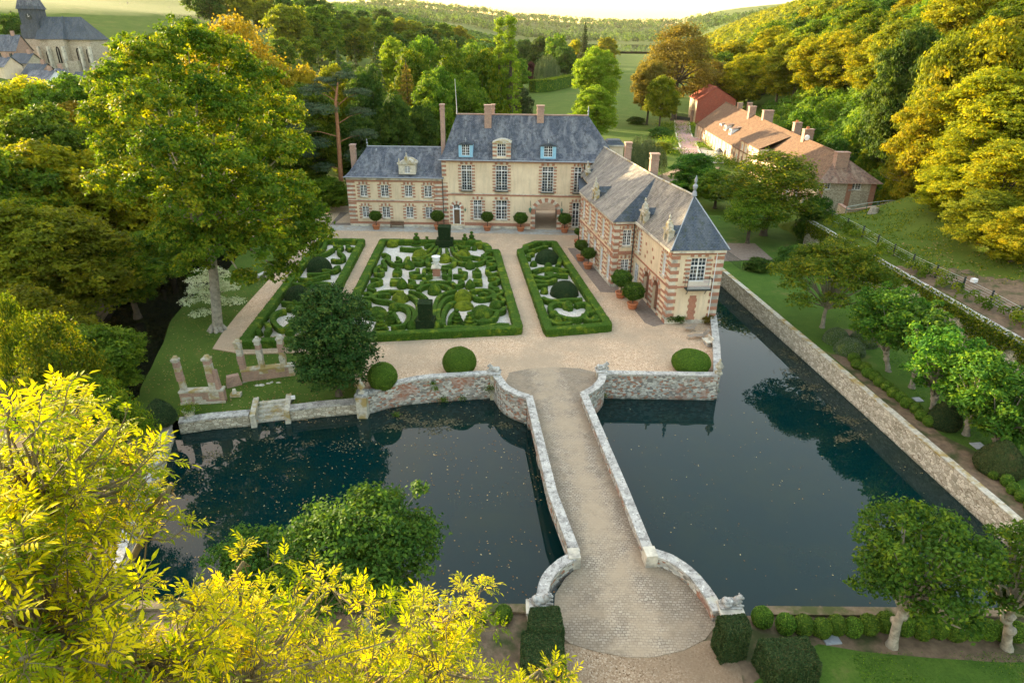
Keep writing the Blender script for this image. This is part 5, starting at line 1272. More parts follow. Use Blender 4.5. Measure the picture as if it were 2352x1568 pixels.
# pollarded limes on the east lawn and the near bank
def lime(seed, bu, bv, cu, cv, wpx, hpx, label, z0=0, Yc=None, n=20, leaf=.13, mat='L_lime', dens=52, lean=0):
    b = G(bu, bv, z0); Yc = Yc or b.y; c = A(cu, cv, Yc); k = depth_at(Yc, c.z)/FPX; rs = np.random.RandomState(seed)
    Wd, Hd = wpx*k, hpx*k; bl = [(c.x+q[0], c.y+q[1], c.z+q[2]-Hd/2)+q[3:] for q in rndblobs(rs, n+10, Wd*1.12, 0, Hd*1.12, Wd*.08, Wd*.19, 'round')]+[(c.x, c.y, c.z, Wd*.28, Wd*.28, Hd*.28)]
    bl += [(c.x+math.cos(a)*Wd*rs.uniform(.38, .52), c.y+math.sin(a)*Wd*rs.uniform(.38, .52), c.z+rs.uniform(-.35, .5)*Hd, Wd*.07, Wd*.07, Wd*.06) for a in rs.uniform(0, 6.3, 9)]
    f = Vector((c.x, c.y, c.z-Hd*.42)); f = b.lerp(f, .85)
    e = unique_tree('lime_tree', seed, b, f, bl, dens, leaf, .2, mat, 'bark_pale', label, frac=1.0, cl=.30, tuft=.7)
    mb = MB(); rr = random.Random(seed)
    for q in range(3): t = b.lerp(f, .55+.15*q); mb.ell((t.x+rr.uniform(-.15, .15), t.y+rr.uniform(-.15, .15), t.z), (.25, .25, .2), 9, 6, -1, .15, q)
    mb.build('knuckle', M['bark_pale'], e, smooth=True)
    return e
lime(31, 2040, 852, 2050, 740, 165, 130, 'leafy pollarded tree nearest the grey shrubs, first in the row on the right lawn')
lime(32, 2094, 890, 2125, 768, 120, 110, 'pollarded tree with a white knotted trunk, second in the row on the right lawn', n=14)
lime(33, 2143, 940, 2165, 838, 160, 145, 'pollarded tree with slim white trunk left of the yew cone on the right lawn')
lime(34, 2218, 998, 2250, 890, 160, 140, 'pollarded tree leaning behind the tall yew cone, fourth in the row on the right lawn')
lime(35, 2288, 1032, 2315, 950, 160, 145, 'pollarded tree above the big rounded yew, last in the row on the right lawn')
lime(36, 2048, 1482, 2112, 1300, 300, 235, 'pollarded tree with a thick pale trunk on the near bank right of the bridge', n=22, leaf=.10, dens=62)
lime(37, 2312, 1487, 2345, 1320, 190, 215, 'pollarded tree at the right edge of the near bank', n=18, leaf=.10, dens=62)
lime(38, 842, 1440, 828, 1272, 335, 235, 'round green tree overhanging the left moat from the near bank', n=24, leaf=.105, dens=66, mat='L_deep')
lime(39, 590, 1440, 585, 1320, 210, 170, 'darker green tree hanging over the moat half hidden by yellow branches', n=16, leaf=.085, dens=90, mat='L_deep')

# west woods beyond the stream
structure('stream_bank', MB().prism([(-36.5, 38), (-38.5, 50), (-43.5, 66), (-47, 80), (-46, 101), (-70, 101), (-70, 36)], -4, -.9), M['soil'])
WG_ = 'trees crowded on the west side of the stream'
for key, u, vt, w_, Y, mt, lb in [
    ('round0', 20, 160, 260, 92, 'L_gold', 'golden leaved tree at the left edge below the church'),
    ('round1', 150, 215, 250, 88, 'L_autumn', 'orange gold tree under the white gabled houses'),
    ('round2', 262, 190, 200, 84, 'L_gold', 'glowing golden tree just left of the huge tree'),
    ('round3', 60, 300, 330, 66, 'L_gold', 'broad olive green tree at the left edge, middle height'),
    ('round0', 215, 330, 300, 70, 'L_gold', 'yellow green tree with fine leaves left of the huge tree'),
    ('round1', 330, 350, 220, 74, 'L_gold', 'brownish green tree close behind the huge tree on its left'),
    ('round2', -10, 440, 300, 54, 'L_olive', 'olive tree at the left edge above the sumac'),
    ('round3', 120, 470, 320, 56, 'L_olive', 'large olive green tree overhanging the stream from the left'),
    ('round0', 262, 520, 230, 60, 'L_plane', 'yellowish green tree leaning over the dark stream'),
    ('round1', 350, 560, 180, 70, 'L_green', 'dark green tree in the shade at the head of the stream'),
    ('round2', 190, 740, 230, 42, 'L_green', 'dark small leaved tree between sumac and stream'),
    ('round3', 30, 640, 260, 44, 'L_olive', 'green tree low at the left edge'),
    ('round0', 420, 420, 200, 82, 'L_green', 'deep green tree behind the trunk of the huge tree'),
    ('round1', 560, 470, 200, 88, 'L_green', 'shaded green tree behind the path beside the parterre'),
    ('round2', 640, 420, 170, 98, 'L_plane', 'olive tree between the huge tree and the chateau'),
    ('round3', 745, 400, 110, 100, 'L_green', 'dark bush like tree against the left end of the chateau')]:
    T(key, u, vt, w_, Y, lb, mat=mt, group=WG_, z0=-1.0)
for x, y, h, lb in [(-49, 90, 23, 'tallest green tree added at the bend of the stream to block sun'), (-55, 100, 23, 'tall green tree added beyond the bend of the stream to block sun'), (-43, 96, 20, 'slim green tree added at the foot of the path to block sun'), (-52, 74, 19, 'tall green tree added to block sun, hidden behind the huge tree, near one'), (-60, 92, 21, 'tall green tree added to block sun, hidden behind the huge tree, far one'), (-49, 60, 17, 'tall green tree on the stream bank overhanging the dark water'), (-64, 70, 15, 'tall olive tree in the middle of the west woods'), (-74, 88, 12, 'tall olive tree at the back of the west woods'), (-44, 104, 20, 'green tree at the bend of the stream behind the huge tree'), (-34, 108, 19, 'green tree between the huge tree and the pine'), (-58, 112, 22, 'tall tree behind the bend of the stream')]:  # hidden trees here added to keep low sun off the court and bridge
    plant(RN.choice(['round0', 'round1', 'round2', 'round3']), x, y, -1, h, h*.72, lb, WG_, mat='L_olive' if 'olive' in lb else 'L_green')
for key, u, vt, w_, Y, mt, lb in [('light', 90, 690, 190, 33, 'L_plane', 'feathery yellow green sumac above the foreground branches'), ('light', -5, 650, 120, 36, 'L_plane', 'feathery yellow green sumac at the left edge'), ('light', 215, 850, 170, 31, 'L_plane', 'fine leaved green sumac beside the left moat wall')]:
    T(key, u, vt, w_, Y, lb, mat=mt, z0=-.5, name='sumac_tree')
# behind the huge tree and the chateau
for key, u, vt, w_, Y, mt, lb, nm in [
    ('light', 520, 8, 260, 118, 'L_autumn', 'tall orange gold tree whose top stands against the sky', 'tree'),
    ('round2', 440, 40, 150, 124, 'L_gold', 'golden tree behind the top of the huge tree', 'tree'),
    ('round1', 610, 105, 150, 122, 'L_gold', 'yellow tree right of the orange gold tree', 'tree'),
    ('round3', 690, 135, 130, 122, 'L_autumn', 'rusty green tree left of the pine', 'tree'),
    ('conifer0', 728, 105, 80, 150, 'L_dark', 'dark fir left of the pair of firs behind the pine', 'conifer'),
    ('conifer1', 772, 88, 85, 146, 'L_pine', 'pale green fir behind the pine', 'conifer'),
    ('conifer0', 812, 95, 90, 140, 'L_dark', 'fir with sunlit edge right of the pine', 'conifer'),
    ('conifer1', 858, 76, 130, 132, 'L_dark', 'tallest dark fir behind the low chateau range', 'conifer'),
    ('conifer0', 930, 118, 130, 128, 'L_brown', 'brown conifer between the tall fir and the green trees', 'conifer'),
    ('round0', 700, 300, 120, 110, 'L_deep', 'dark green tree below the pine at the edge of the woods', 'tree'),
    ('low0', 840, 130, 120, 122, 'L_deep', 'dark green tree filling the gap between the firs', 'tree'), ('low1', 905, 200, 110, 112, 'L_deep', 'dark evergreen low behind the left chateau range', 'tree'), ('low0', 760, 130, 100, 128, 'L_olive', 'olive tree behind the pine trunk', 'tree'), ('low1', 1040, 110, 130, 140, 'L_plane', 'sunlit broad tree in the middle of the row behind the chateau', 'tree'), ('low0', 1105, 95, 120, 144, 'L_plane', 'sunlit broad tree next to the poplars', 'tree'), ('low1', 945, 95, 130, 138, 'L_plane', 'sunlit broad tree above the brown conifer', 'tree'), ('low0', 985, 165, 130, 122, 'L_green', 'green tree between thin chimney and double chimney', 'tree'), ('low1', 1080, 190, 120, 128, 'L_green', 'green tree low behind the chateau ridge', 'tree'), ('low0', 820, 250, 120, 110, 'L_deep', 'dark evergreen mass right of the pine', 'tree'),
    ('round1', 905, 70, 120, 152, 'L_bright', 'yellow topped tree behind the brown conifer', 'tree'),
    ('round2', 965, 68, 125, 150, 'L_green', 'green tree, first of the sunlit row behind the chateau roof', 'tree'),
    ('round3', 1025, 78, 125, 148, 'L_green', 'green tree, second of the sunlit row behind the chateau roof', 'tree'),
    ('round0', 1085, 84, 120, 150, 'L_green', 'green tree, third of the sunlit row behind the chateau roof', 'tree'),
    ('round1', 1128, 104, 90, 156, 'L_green', 'green tree left of the poplars', 'tree'),
    ('round2', 1000, 140, 130, 130, 'L_green', 'broad green tree directly behind the thin chimney', 'tree'),
    ('round3', 1070, 150, 120, 134, 'L_green', 'broad green tree behind the lightning rod', 'tree'),
    ('round0', 1120, 190, 90, 146, 'L_deep', 'shaded tree behind the double chimney', 'tree'),
    ('round1', 965, 230, 110, 116, 'L_deep', 'dark tree low behind the thin chimney', 'tree'),
    ('column', 1147, 16, 38, 150, 'L_bright', 'left one of the two tall narrow poplars', 'poplar_tree'),
    ('column', 1172, 12, 46, 148, 'L_bright', 'right one of the two tall narrow poplars', 'poplar_tree'),
    ('column', 1187, 130, 30, 178, 'L_green', 'short green poplar beside the two tall ones', 'poplar_tree'),
    ('bush', 1197, 188, 60, 215, 'L_dark', 'round dark yew tree on the lawn behind the chateau', 'yew_tree'),
    ('round2', 1376, 98, 112, 205, 'L_bright', 'tall bright tree on the meadow right behind the chateau', 'tree'),
    ('round3', 1370, 188, 116, 165, 'L_bright', 'lower yellow green tree standing close behind the chateau roof', 'tree'),
    ('bush', 1463, 266, 46, 215, 'L_deep', 'low dark bush on the meadow edge', 'bush'),
    ('light', 1572, 38, 190, 225, 'L_brown', 'tall brown tree left of the barn', 'tree'),
    ('round0', 1500, 130, 90, 212, 'L_brown', 'reddish brown tree at the edge of the meadow', 'tree'),
    ('round1', 1527, 165, 80, 200, 'L_olive', 'olive green tree in front of the brown trees', 'tree'),
    ('light', 1645, 130, 120, 235, 'L_brown', 'dull brown tree behind the barn', 'tree'),
    ('bush', 1520, 290, 60, 185, 'L_deep', 'dark purple green shrub bed left of the drive', 'shrub'),
    ('bush', 1525, 325, 50, 160, 'L_olive', 'flowering shrub beside the drive', 'shrub'),
    ('willow', 1478, 305, 115, 128, 'L_willow', 'weeping willow behind the brick chimneys', 'willow_tree'),
    ('low1', 1600, 345, 120, 114, 'L_lime', 'bright green tree right of the weeping willow', 'tree'),
    ('round3', 1655, 385, 120, 104, 'L_green', 'green tree behind the pavilion finial', 'tree'),
    ('light', 1790, 335, 270, 88, 'L_plane', 'large airy yellow green tree in front of the long outbuilding', 'tree'),
    ('light', 1740, 420, 150, 84, 'L_green', 'green tree below the airy yellow green tree', 'tree'),
    ('bush', 1888, 440, 90, 86, 'L_deep', 'dark holly at the corner of the outbuilding', 'shrub'),
    ('bush', 1830, 560, 90, 74, 'L_deep', 'dark shrub against the end of the retaining wall', 'shrub'),
    ('bush', 1745, 590, 60, 73, 'L_deep', 'low dark shrub behind the iron railing', 'shrub'),
    ('round1', 1690, 85, 150, 260, 'L_gold', 'yellow tree glowing behind the barn', 'tree')]:
    T(key, u, vt, w_, Y, lb, mat=mt, name=nm, cat='tree' if nm not in ('bush', 'shrub') else 'shrub', z0=0 if (u > 1300 and Y < 200) else None)
# pine with a bare red trunk
pn = A(790, 480, 103); pz = 0; e = empty('pine_tree', (pn.x, 103, pz), 'old pine with bare reddish trunk left of the chateau', 'tree')
pts = [A(787, 480, 103), A(782, 390, 103), A(776, 300, 103), A(771, 235, 103), A(776, 190, 103)]; pts[0].z = 0
mb = MB().tube(pts, [.42, .36, .3, .22, .1], 8)
bl = dblobs([(720, 210, 34, 103), (700, 250, 38, 101), (750, 190, 30, 104), (790, 175, 26, 103), (820, 215, 30, 104), (740, 255, 34, 100), (690, 300, 36, 102), (730, 330, 30, 101), (830, 260, 28, 105), (700, 350, 32, 103), (835, 310, 30, 104), (820, 360, 30, 104), (745, 385, 26, 103), (850, 350, 26, 105)])
for b in bl[::2]: t_ = max(0, min(1, (b[2]-pts[1].z-.5)/(pts[4].z-pts[1].z))); s0_ = pts[1].lerp(pts[4], t_*.9); mb.tube([s0_, s0_.lerp(Vector(b[:3]), .5)+Vector((0, 0, .3)), Vector(b[:3])], [.09, .06, .03], 5)
mb.build('trunk', M['bark_red'], e, smooth=True)
rs0 = np.random.RandomState(3); C, N, V = crownpts(rs0, [(b[0]-pn.x, b[1]-103, b[2], b[3], b[4], b[5]*.55) for b in bl], 55, up=.8)
o = bpy.data.objects.new('crown', leafmesh('crown', C, N, rs0.uniform(.7, 1.3, len(C))*.13, V, M['L_pine'], .4)); COL.objects.link(o); o.parent = e
# trees of the park beyond
for k, (key, u, vt, w_, Y, mt, lb, nm) in enumerate([
    ('lod0', 1205, 84, 50, 520, 'L_deep', 'dark distant tree right of the poplars', 'tree'), ('lod1', 1240, 76, 56, 500, 'L_deep', 'dark distant tree behind the weeping tree', 'tree'),
    ('lod2', 1280, 70, 60, 480, 'L_green', 'green distant tree left of the tall spruce', 'tree'), ('conifer1', 1346, 38, 52, 400, 'L_dark', 'tall distant spruce rising above the far ridge', 'conifer'),
    ('lod0', 1325, 84, 50, 450, 'L_gold', 'golden distant tree beside the tall spruce', 'tree'), ('bush', 1222, 138, 32, 440, 'L_purple', 'small purple leaved tree in the park', 'tree'),
    ('willow', 1258, 120, 60, 400, 'L_willow', 'pale weeping tree in the park beyond the hedge', 'willow_tree'), ('bush', 1187, 150, 40, 360, 'L_gold', 'small golden bush beside the poplars', 'shrub'),
    ('lod1', 1395, 80, 60, 620, 'L_gold', 'golden tree far behind the bright tree', 'tree'), ('lod2', 1300, 100, 60, 430, 'L_deep', 'dark tree at the end of the clipped hedge', 'tree'), ('lod2', 1160, 96, 60, 420, 'L_deep', 'dark tree seen between the poplars', 'tree')]):
    T(key, u, vt, w_, Y, lb, mat=mt, name=nm)
hp = [G(1222, 212, 0), G(1255, 210, 0), G(1290, 202, 0), G(1316, 196, 0)]; c_ = ctr(hp)
e = empty('tall_hedge', c_, 'long tall clipped hedge crossing the park meadow', 'hedge'); MB().wallstrip(smoothpath(hp, 1), 0, 5.5, 5).build('body', M['hedge'], e)
rs0 = np.random.RandomState(2); C = []
for a, b in zip(hp[:-1], hp[1:]):
    for k in range(2600):
        q = a.lerp(b, rs0.uniform()); C.append((q.x-c_.x+rs0.uniform(-2.8, 2.8), q.y-c_.y+rs0.uniform(-2.9, 2.9), rs0.choice([5.5, rs0.uniform(.3, 5.5)])))
C = np.array(C); o = bpy.data.objects.new('foliage', leafmesh('foliage', C, rs0.normal(size=C.shape)+np.array([0, -.4, .6]), .3, rs0.uniform(0, 1, len(C)), M['L_green'])); COL.objects.link(o); o.parent = e

# right hillside wood: rows climbing the slope
rh = random.Random(12); ordn = ['first', 'second', 'third', 'fourth', 'fifth', 'sixth', 'seventh', 'eighth', 'ninth', 'tenth', 'eleventh', 'twelfth', 'thirteenth', 'fourteenth', 'fifteenth', 'sixteenth', 'seventeenth', 'eighteenth', 'nineteenth', 'twentieth', 'twenty-first', 'twenty-second', 'twenty-third', 'twenty-fourth', 'twenty-fifth', 'twenty-sixth', 'twenty-seventh', 'twenty-eighth']
mats = ['L_plane', 'L_olive', 'L_gold', 'L_green', 'L_deep', 'L_olive', 'L_gold', 'L_plane']; cname = {'L_plane': 'yellow green', 'L_olive': 'olive', 'L_gold': 'golden', 'L_green': 'green', 'L_deep': 'dark green', 'L_autumn': 'orange brown'}
def row(nm, pts, h0, h1, keys, ms, grp, asp=(.75, .95)):
    for i, (x, y) in enumerate(pts):
        m_ = rh.choice(ms); x += rh.uniform(-1.5, 1.5); y += rh.uniform(-2.5, 2.5); h = rh.uniform(h0, h1)
        plant(rh.choice(keys), x, y, float(hterr(x, y))-.3, h, h*rh.uniform(*asp), '%s tree, %s from the near end of the %s' % (cname[m_], ordn[i % len(ordn)], nm), grp, mat=m_)
GR = 'broadleaf trees of the right hillside wood'
RK = ['round0', 'round1', 'round2', 'round3']; LK = ['lod0', 'lod1', 'lod2']
ln = lambda x0, y0, x1, y1, n: [(x0+(x1-x0)*k/(n-1), y0+(y1-y0)*k/(n-1)) for k in range(n)]
row('lowest hillside row', ln(93, 118, 74, 240, 13), 15, 21, RK, mats, GR)
row('second hillside row', ln(106, 112, 86, 270, 15), 17, 23, RK, mats, GR)
row('third hillside row', ln(120, 118, 104, 300, 16), 17, 24, RK, mats, GR)
row('fourth hillside row', ln(138, 122, 124, 330, 17), 17, 24, LK, mats, GR)
row('fifth hillside row', ln(158, 130, 148, 370, 18), 17, 24, LK, mats, GR)
row('top hillside row', ln(182, 140, 175, 420, 20), 17, 24, LK, mats, GR)
row('wood edge along the far meadow', ln(72, 250, 230, 900, 26), 17, 24, LK, mats, GR)
for key, u, vt, w_, Y, mt, lb in [('low0', 2330, 10, 250, 96, 'L_gold', 'tall golden tree at the top right edge'), ('low1', 2225, 45, 200, 98, 'L_olive', 'olive gold tree left of the tall golden tree'),
    ('low1', 2300, 140, 230, 86, 'L_gold', 'broad golden tree at the right edge at mid height'), ('low0', 2180, 180, 180, 91, 'L_gold', 'golden tree reaching furthest left over the scrub'),
    ('low0', 2245, 280, 190, 80, 'L_gold', 'golden tree in the middle of the golden mass'), ('low1', 2345, 310, 230, 72, 'L_gold', 'lower golden tree at the right edge above the fence'),
    ('low0', 2205, 370, 160, 77, 'L_gold', 'lowest golden tree hanging over the mown slope'), ('low1', 2285, 430, 190, 68, 'L_olive', 'olive tree lowest at the right edge'), ('low0', 2370, 470, 170, 62, 'L_gold', 'golden bushy tree nearest the camera on the slope'),
    ('round2', 2120, 30, 160, 112, 'L_deep', 'dark green tree behind the golden trees'), ('round3', 2440, 130, 260, 82, 'L_olive', 'olive tree cut by the right edge of the photo')]:
    T(key, u, vt, w_, Y, lb, mat=mt, group='golden trees massed at the right edge')
# left hill: wood on the ridge, trees round the village
row('front line of the left ridge', ln(-165, 395, -45, 560, 14), 18, 26, LK, ['L_deep', 'L_green', 'L_olive'], 'trees of the left ridge')
row('back line of the left ridge', ln(-190, 430, -30, 680, 16), 18, 26, LK, ['L_deep', 'L_green', 'L_olive'], 'trees of the left ridge')
row('foot of the left ridge', ln(-100, 300, -10, 520, 14), 14, 20, LK, ['L_deep', 'L_green', 'L_plane'], 'trees of the left ridge')
row('belt behind the sunlit trees', ln(-75, 180, 2, 330, 12), 14, 19, LK, ['L_deep', 'L_green'], 'trees of the left ridge')
row('belt on the west bank', ln(-112, 110, -80, 155, 7), 10, 13, LK, ['L_olive', 'L_gold', 'L_plane'], 'trees below the village')
row('belt on the west bank, inner line', ln(-95, 92, -64, 135, 6), 10, 13, LK, ['L_olive', 'L_green', 'L_gold'], 'trees below the village')
for key, u, vt, w_, Y, mt, lb in [('conifer0', 22, 18, 55, 262, 'L_dark', 'dark fir left of the church tower'), ('conifer1', 52, 30, 40, 258, 'L_dark', 'second dark fir against the church tower'), ('conifer0', 2, 30, 40, 265, 'L_dark', 'dark fir at the left edge by the church'),
    ('lod0', 655, 0, 110, 330, 'L_olive', 'tallest tree on the left ridge against the sky'), ('lod1', 725, 2, 110, 350, 'L_green', 'broad tree on the left ridge right of the tallest'), ('lod2', 600, 28, 40, 420, 'L_deep', 'lone tree on the skyline of the left field')]:
    T(key, u, vt, w_, Y, lb, mat=mt)

for k, (x, y, h, m_) in enumerate([(-128, 236, 13, 'L_green'), (-120, 228, 11, 'L_olive'), (-112, 240, 13, 'L_deep'), (-131, 255, 14, 'L_deep'), (-104, 225, 12, 'L_green'), (-175, 250, 13, 'L_deep'), (-121, 262, 12, 'L_olive')]):
    plant('lod%d' % (k % 3), x, y, terr0(x, y), h, h*.85, '%s tree, %s of the cluster right of the church' % (cname[m_], ordn[k]) if k != 5 else 'dark green tree behind the brick house by the church', 'trees round the church', mat=m_)
# far woods, too many to count
def farwood(name, seed, samples, sz=(9, 15), mat='L_olive', nl=70, lf=1.1):
    rs = np.random.RandomState(seed); Cs = []; Ns = []; Vs = []
    for x, y in samples:
        r = rs.uniform(*sz)/2; n = nl; d = rs.normal(size=(n, 3)); d /= np.linalg.norm(d, axis=1)[:, None]; d[:, 2] = np.abs(d[:, 2])*1.0-.15
        z = float(hterr(x, y)); Cs.append(np.array([x, y, z+r*.9])+d*r*rs.uniform(.85, 1.05, (n, 1))*np.array([1, 1, 1.35])); Ns.append(d+rs.normal(size=(n, 3))*.35); Vs.append(rs.uniform(0, .75)+rs.uniform(0, .25, n))
    C = np.concatenate(Cs); o = bpy.data.objects.new(name, leafmesh(name, C, np.concatenate(Ns), rs.uniform(.8, 1.3, len(C))*lf, np.concatenate(Vs), M[mat], .8)); COL.objects.link(o)
    tag(o, kind='stuff'); return o
rs0 = np.random.RandomState(77); S = []
while len(S) < 4200:
    y = rs0.uniform(330, 1500); x = 63+(y-200)*.23+rs0.uniform(5, 270)
    if x/y < .9: S.append((x, y))
o = farwood('far_right_wood', 1, S, (10, 16), 'L_olive', 56, 1.35)
o.location = (0, 0, 0)
S = []
while len(S) < 3400:
    y = rs0.uniform(520, 1350); x = min(0, -74+.45*(y-235))-rs0.uniform(5, 330)
    if x > -.36*y: S.append((x, y))
o = farwood('far_left_wood', 2, S, (10, 16), 'L_deep', 56, 1.35)
S = [(x, y) for x, y in zip(rs0.uniform(-900, 1100, 1600), rs0.uniform(2600, 4800, 1600))]
farwood('distant_wood', 3, S, (24, 40), 'L_deep', 36, 4.0)
S = [(x, y) for x, y in zip(rs0.uniform(-60, 260, 420), rs0.uniform(480, 1100, 420)) if x < .16*y-30 or x > .27*y]
farwood('valley_trees', 4, S, (10, 15), 'L_deep', 90, 1.1)
# hillside scrub
S = []
while len(S) < 420:
    y = rs0.uniform(96, 190); x = 64.5+rs0.uniform(0, 30)-(0 if y > 110 else 4)
    S.append((x, y))
farwood('hillside_scrub', 5, S, (3.5, 6.5), 'L_green', 260, .28)
S = [(xwall(y)+dx, y) for y, dx in zip(rs0.uniform(18, 84, 130), rs0.uniform(.8, 2.6, 130))]
farwood('verge_weeds', 6, S, (.7, 1.5), 'L_green', 60, .10)
# individual shrubs on the slope
for i, (u, v, w_, Y, mt, lb) in enumerate([(2080, 215, 80, 130, 'L_bright', 'pointed bright green bush high on the scrub slope'), (1990, 245, 90, 128, 'L_green', 'green bush in the middle of the scrub slope'), (2150, 330, 90, 108, 'L_green', 'green bush beside the golden trees on the slope'), (1930, 300, 80, 122, 'L_deep', 'dark bush above the outbuilding roof'), (2040, 300, 90, 115, 'L_plane', 'yellow green bush in the lower scrub'), (1850, 235, 80, 150, 'L_green', 'bush above the outbuilding chimneys'), (2250, 260, 60, 112, 'L_deep', 'dark bush below the pasture fence')]):
    T('bush', u, v, w_, Y, lb, mat=mt, name='shrub', cat='shrub')
# nearly bare tree on the slope
bt = A(2098, 470, 92); zb = float(hterr(bt.x, 92)); e = empty('bare_tree', (bt.x, 92, zb), 'thin nearly leafless tree with orange leaf remnants on the mown slope', 'tree')
mb = MB(); rr = random.Random(8); top = A(2112, 330, 92); b0 = Vector((bt.x, 92, zb-.3)); mb.tube([b0, b0.lerp(top, .5), top], [.2, .12, .03], 6); C = []
for k in range(46):
    t = .3+.65*k/46; p = b0.lerp(top, t); a = k*2.4; L = 4.6*(1-t)+1.0; q = p+Vector((math.cos(a)*L, math.sin(a)*L, .35*L)); m_ = p.lerp(q, .5)+Vector((0, 0, .2)); mb.tube([p, m_, q], [.06, .035, .012], 4)
    for j in range(5):
        s_ = m_.lerp(q, rr.random()); q2 = s_+Vector((rr.uniform(-.8, .8), rr.uniform(-.8, .8), rr.uniform(.1, .8))); mb.tube([s_, q2], [.02, .008], 3)
        for _ in range(6): C.append((q2.x-bt.x+rr.uniform(-.35, .35), q2.y-92+rr.uniform(-.35, .35), q2.z-zb+rr.uniform(-.3, .3)))
mb.build('trunk', M['bark_grey'], e); C = np.array(C)
o = bpy.data.objects.new('leaves', leafmesh('leaves', C, np.random.RandomState(1).normal(size=C.shape), .10, np.random.RandomState(2).uniform(0, 1, len(C)), M['L_autumn'])); COL.objects.link(o); o.parent = e
# ivy on the retaining wall
rs0 = np.random.RandomState(9); Y_ = rs0.uniform(26, 84, 26000); Zi = 3.35-np.abs(rs0.normal(size=26000))*1.3; k_ = (np.sin(Y_*.9)+np.sin(Y_*.37+2)+np.sin(Y_*2.1)*.5)*.6
keep = (Zi > 1.6-k_*1.2) & (Zi > .1); Y_, Zi = Y_[keep], Zi[keep]; X_ = 39.7+(75.4-Y_)*.045-.42-np.abs(rs0.normal(size=len(Y_)))*.10+np.where(Zi > 3.15, rs0.uniform(0, .5, len(Y_)), 0)
C = np.stack([X_, Y_, Zi], 1); o = bpy.data.objects.new('ivy', leafmesh('ivy', C, rs0.normal(size=C.shape)*.5+np.array([-1, 0, .5]), .11, rs0.uniform(0, 1, len(C)), M['L_plane'])); COL.objects.link(o); tag(o, kind='stuff')
# ---------------------------------------------------------------- clipped hedges, topiary
def fuzz(o_parent, me_src, n, leaf, mat, seed=0, off=.0, asp=.55, inst=None):
    """small leaves over the surface of a mesh"""
    rs = np.random.RandomState(seed+17); me_src.calc_loop_triangles(); nt_ = len(me_src.loop_triangles)
    tv = np.empty(nt_*3, dtype=np.int32); me_src.loop_triangles.foreach_get('vertices', tv); tv = tv.reshape(-1, 3)
    co = np.empty(len(me_src.vertices)*3); me_src.vertices.foreach_get('co', co); co = co.reshape(-1, 3)
    a, b, c = co[tv[:, 0]], co[tv[:, 1]], co[tv[:, 2]]; nn = np.cross(b-a, c-a); ar = np.linalg.norm(nn, axis=1); nn /= ar[:, None]+1e-12
    k = rs.choice(nt_, n, p=ar/ar.sum()); u = rs.uniform(size=(n, 1)); v = rs.uniform(size=(n, 1)); f = (u+v > 1)[:, 0]; u[f] = 1-u[f]; v[f] = 1-v[f]
    C = a[k]+(b-a)[k]*u+(c-a)[k]*v+nn[k]*rs.uniform(-.01, off, (n, 1)); N = nn[k]*.6+rs.normal(size=(n, 3))*.6
    m = leafmesh('foliage', C, N, rs.uniform(.7, 1.3, n)*leaf, rs.uniform(0, 1, n), mat, asp)
    o = bpy.data.objects.new('foliage', m); COL.objects.link(o); o.parent = o_parent; return o
M['L_box'] = m_leaf('leaf_box', (.035, .075, .014), (.08, .135, .026), .15, None, (.11, .16, .025), .4)
M['L_yew'] = m_leaf('leaf_yew', (.016, .038, .013), (.040, .070, .020), .1, None, (.08, .085, .03), .45)
M['L_yewb'] = m_leaf('leaf_bright_yew', (.05, .11, .012), (.10, .18, .02), .15, None, (.15, .22, .02), .45)
M['L_moss'] = m_leaf('leaf_mossy_box', (.09, .13, .012), (.17, .21, .02), .15, None, (.24, .26, .02), .5)
GL = 'clipped box hedges'
def hedge(pts, w_, h, mat, label, Z=Zc, name='box_hedge', closed=False, z=.0, group=GL, sm=2, leafn=26, lmat='L_box', groove=False):
    w_ = w_*1.02 if w_ < .6 else w_
    P = [G(*Z(*q), z+h) for q in pts]; P = [Vector((p.x, p.y, 0)) for p in P]
    if closed: P = P+[P[0]]
    P = smoothpath(P, sm) if sm else P; P = densify(P, .22); c = ctr(P[:-1] if closed else P); c.z = z; s_ = MB(); m = len(P); rr = random.Random(m*7+int(abs(c.x)*31))
    prof = [(-.5, 0), (-.52, .5), (-.5, .93), (-.36, 1.0), (0, 1.0 if not groove else .78), (.36, 1.0), (.5, .93), (.52, .5), (.5, 0)]
    n = len(prof)
    for k in range(m):
        a, b = P[max(k-1, 0)], P[min(k+1, m-1)]
        if closed and k in (0, m-1): a, b = P[m-2], P[1]
        t = (b-a).normalized(); sc = 1
        q = Vector((-t.y, t.x, 0)); j = 1+rr.uniform(-.06, .06)
        for x, zz in prof:
            jj = rr.uniform(-.025, .025); s_.v.append((P[k].x+q.x*(x*w_*j+jj), P[k].y+q.y*(x*w_*j+jj), z+zz*h*(1+rr.uniform(-.03, .03) if zz > .5 else 1)))
    for k in range(m-1):
        for i in range(n-1): a = k*n+i; s_.f.append((a, a+1, a+n+1, a+n)[::-1])
    if not closed: s_.f.append(tuple(range(n))); s_.f.append(tuple(range((m-1)*n, m*n))[::-1])
    o = s_.build(name, M[mat], None, loc=c, smooth=False); tag(o, label, 'hedge', group)
    L = sum((P[k+1]-P[k]).length for k in range(m-1)); fuzz(o, o.data, int(L*(w_+2*h)*leafn*2.2), .045, M[lmat], m, .03)
    return o
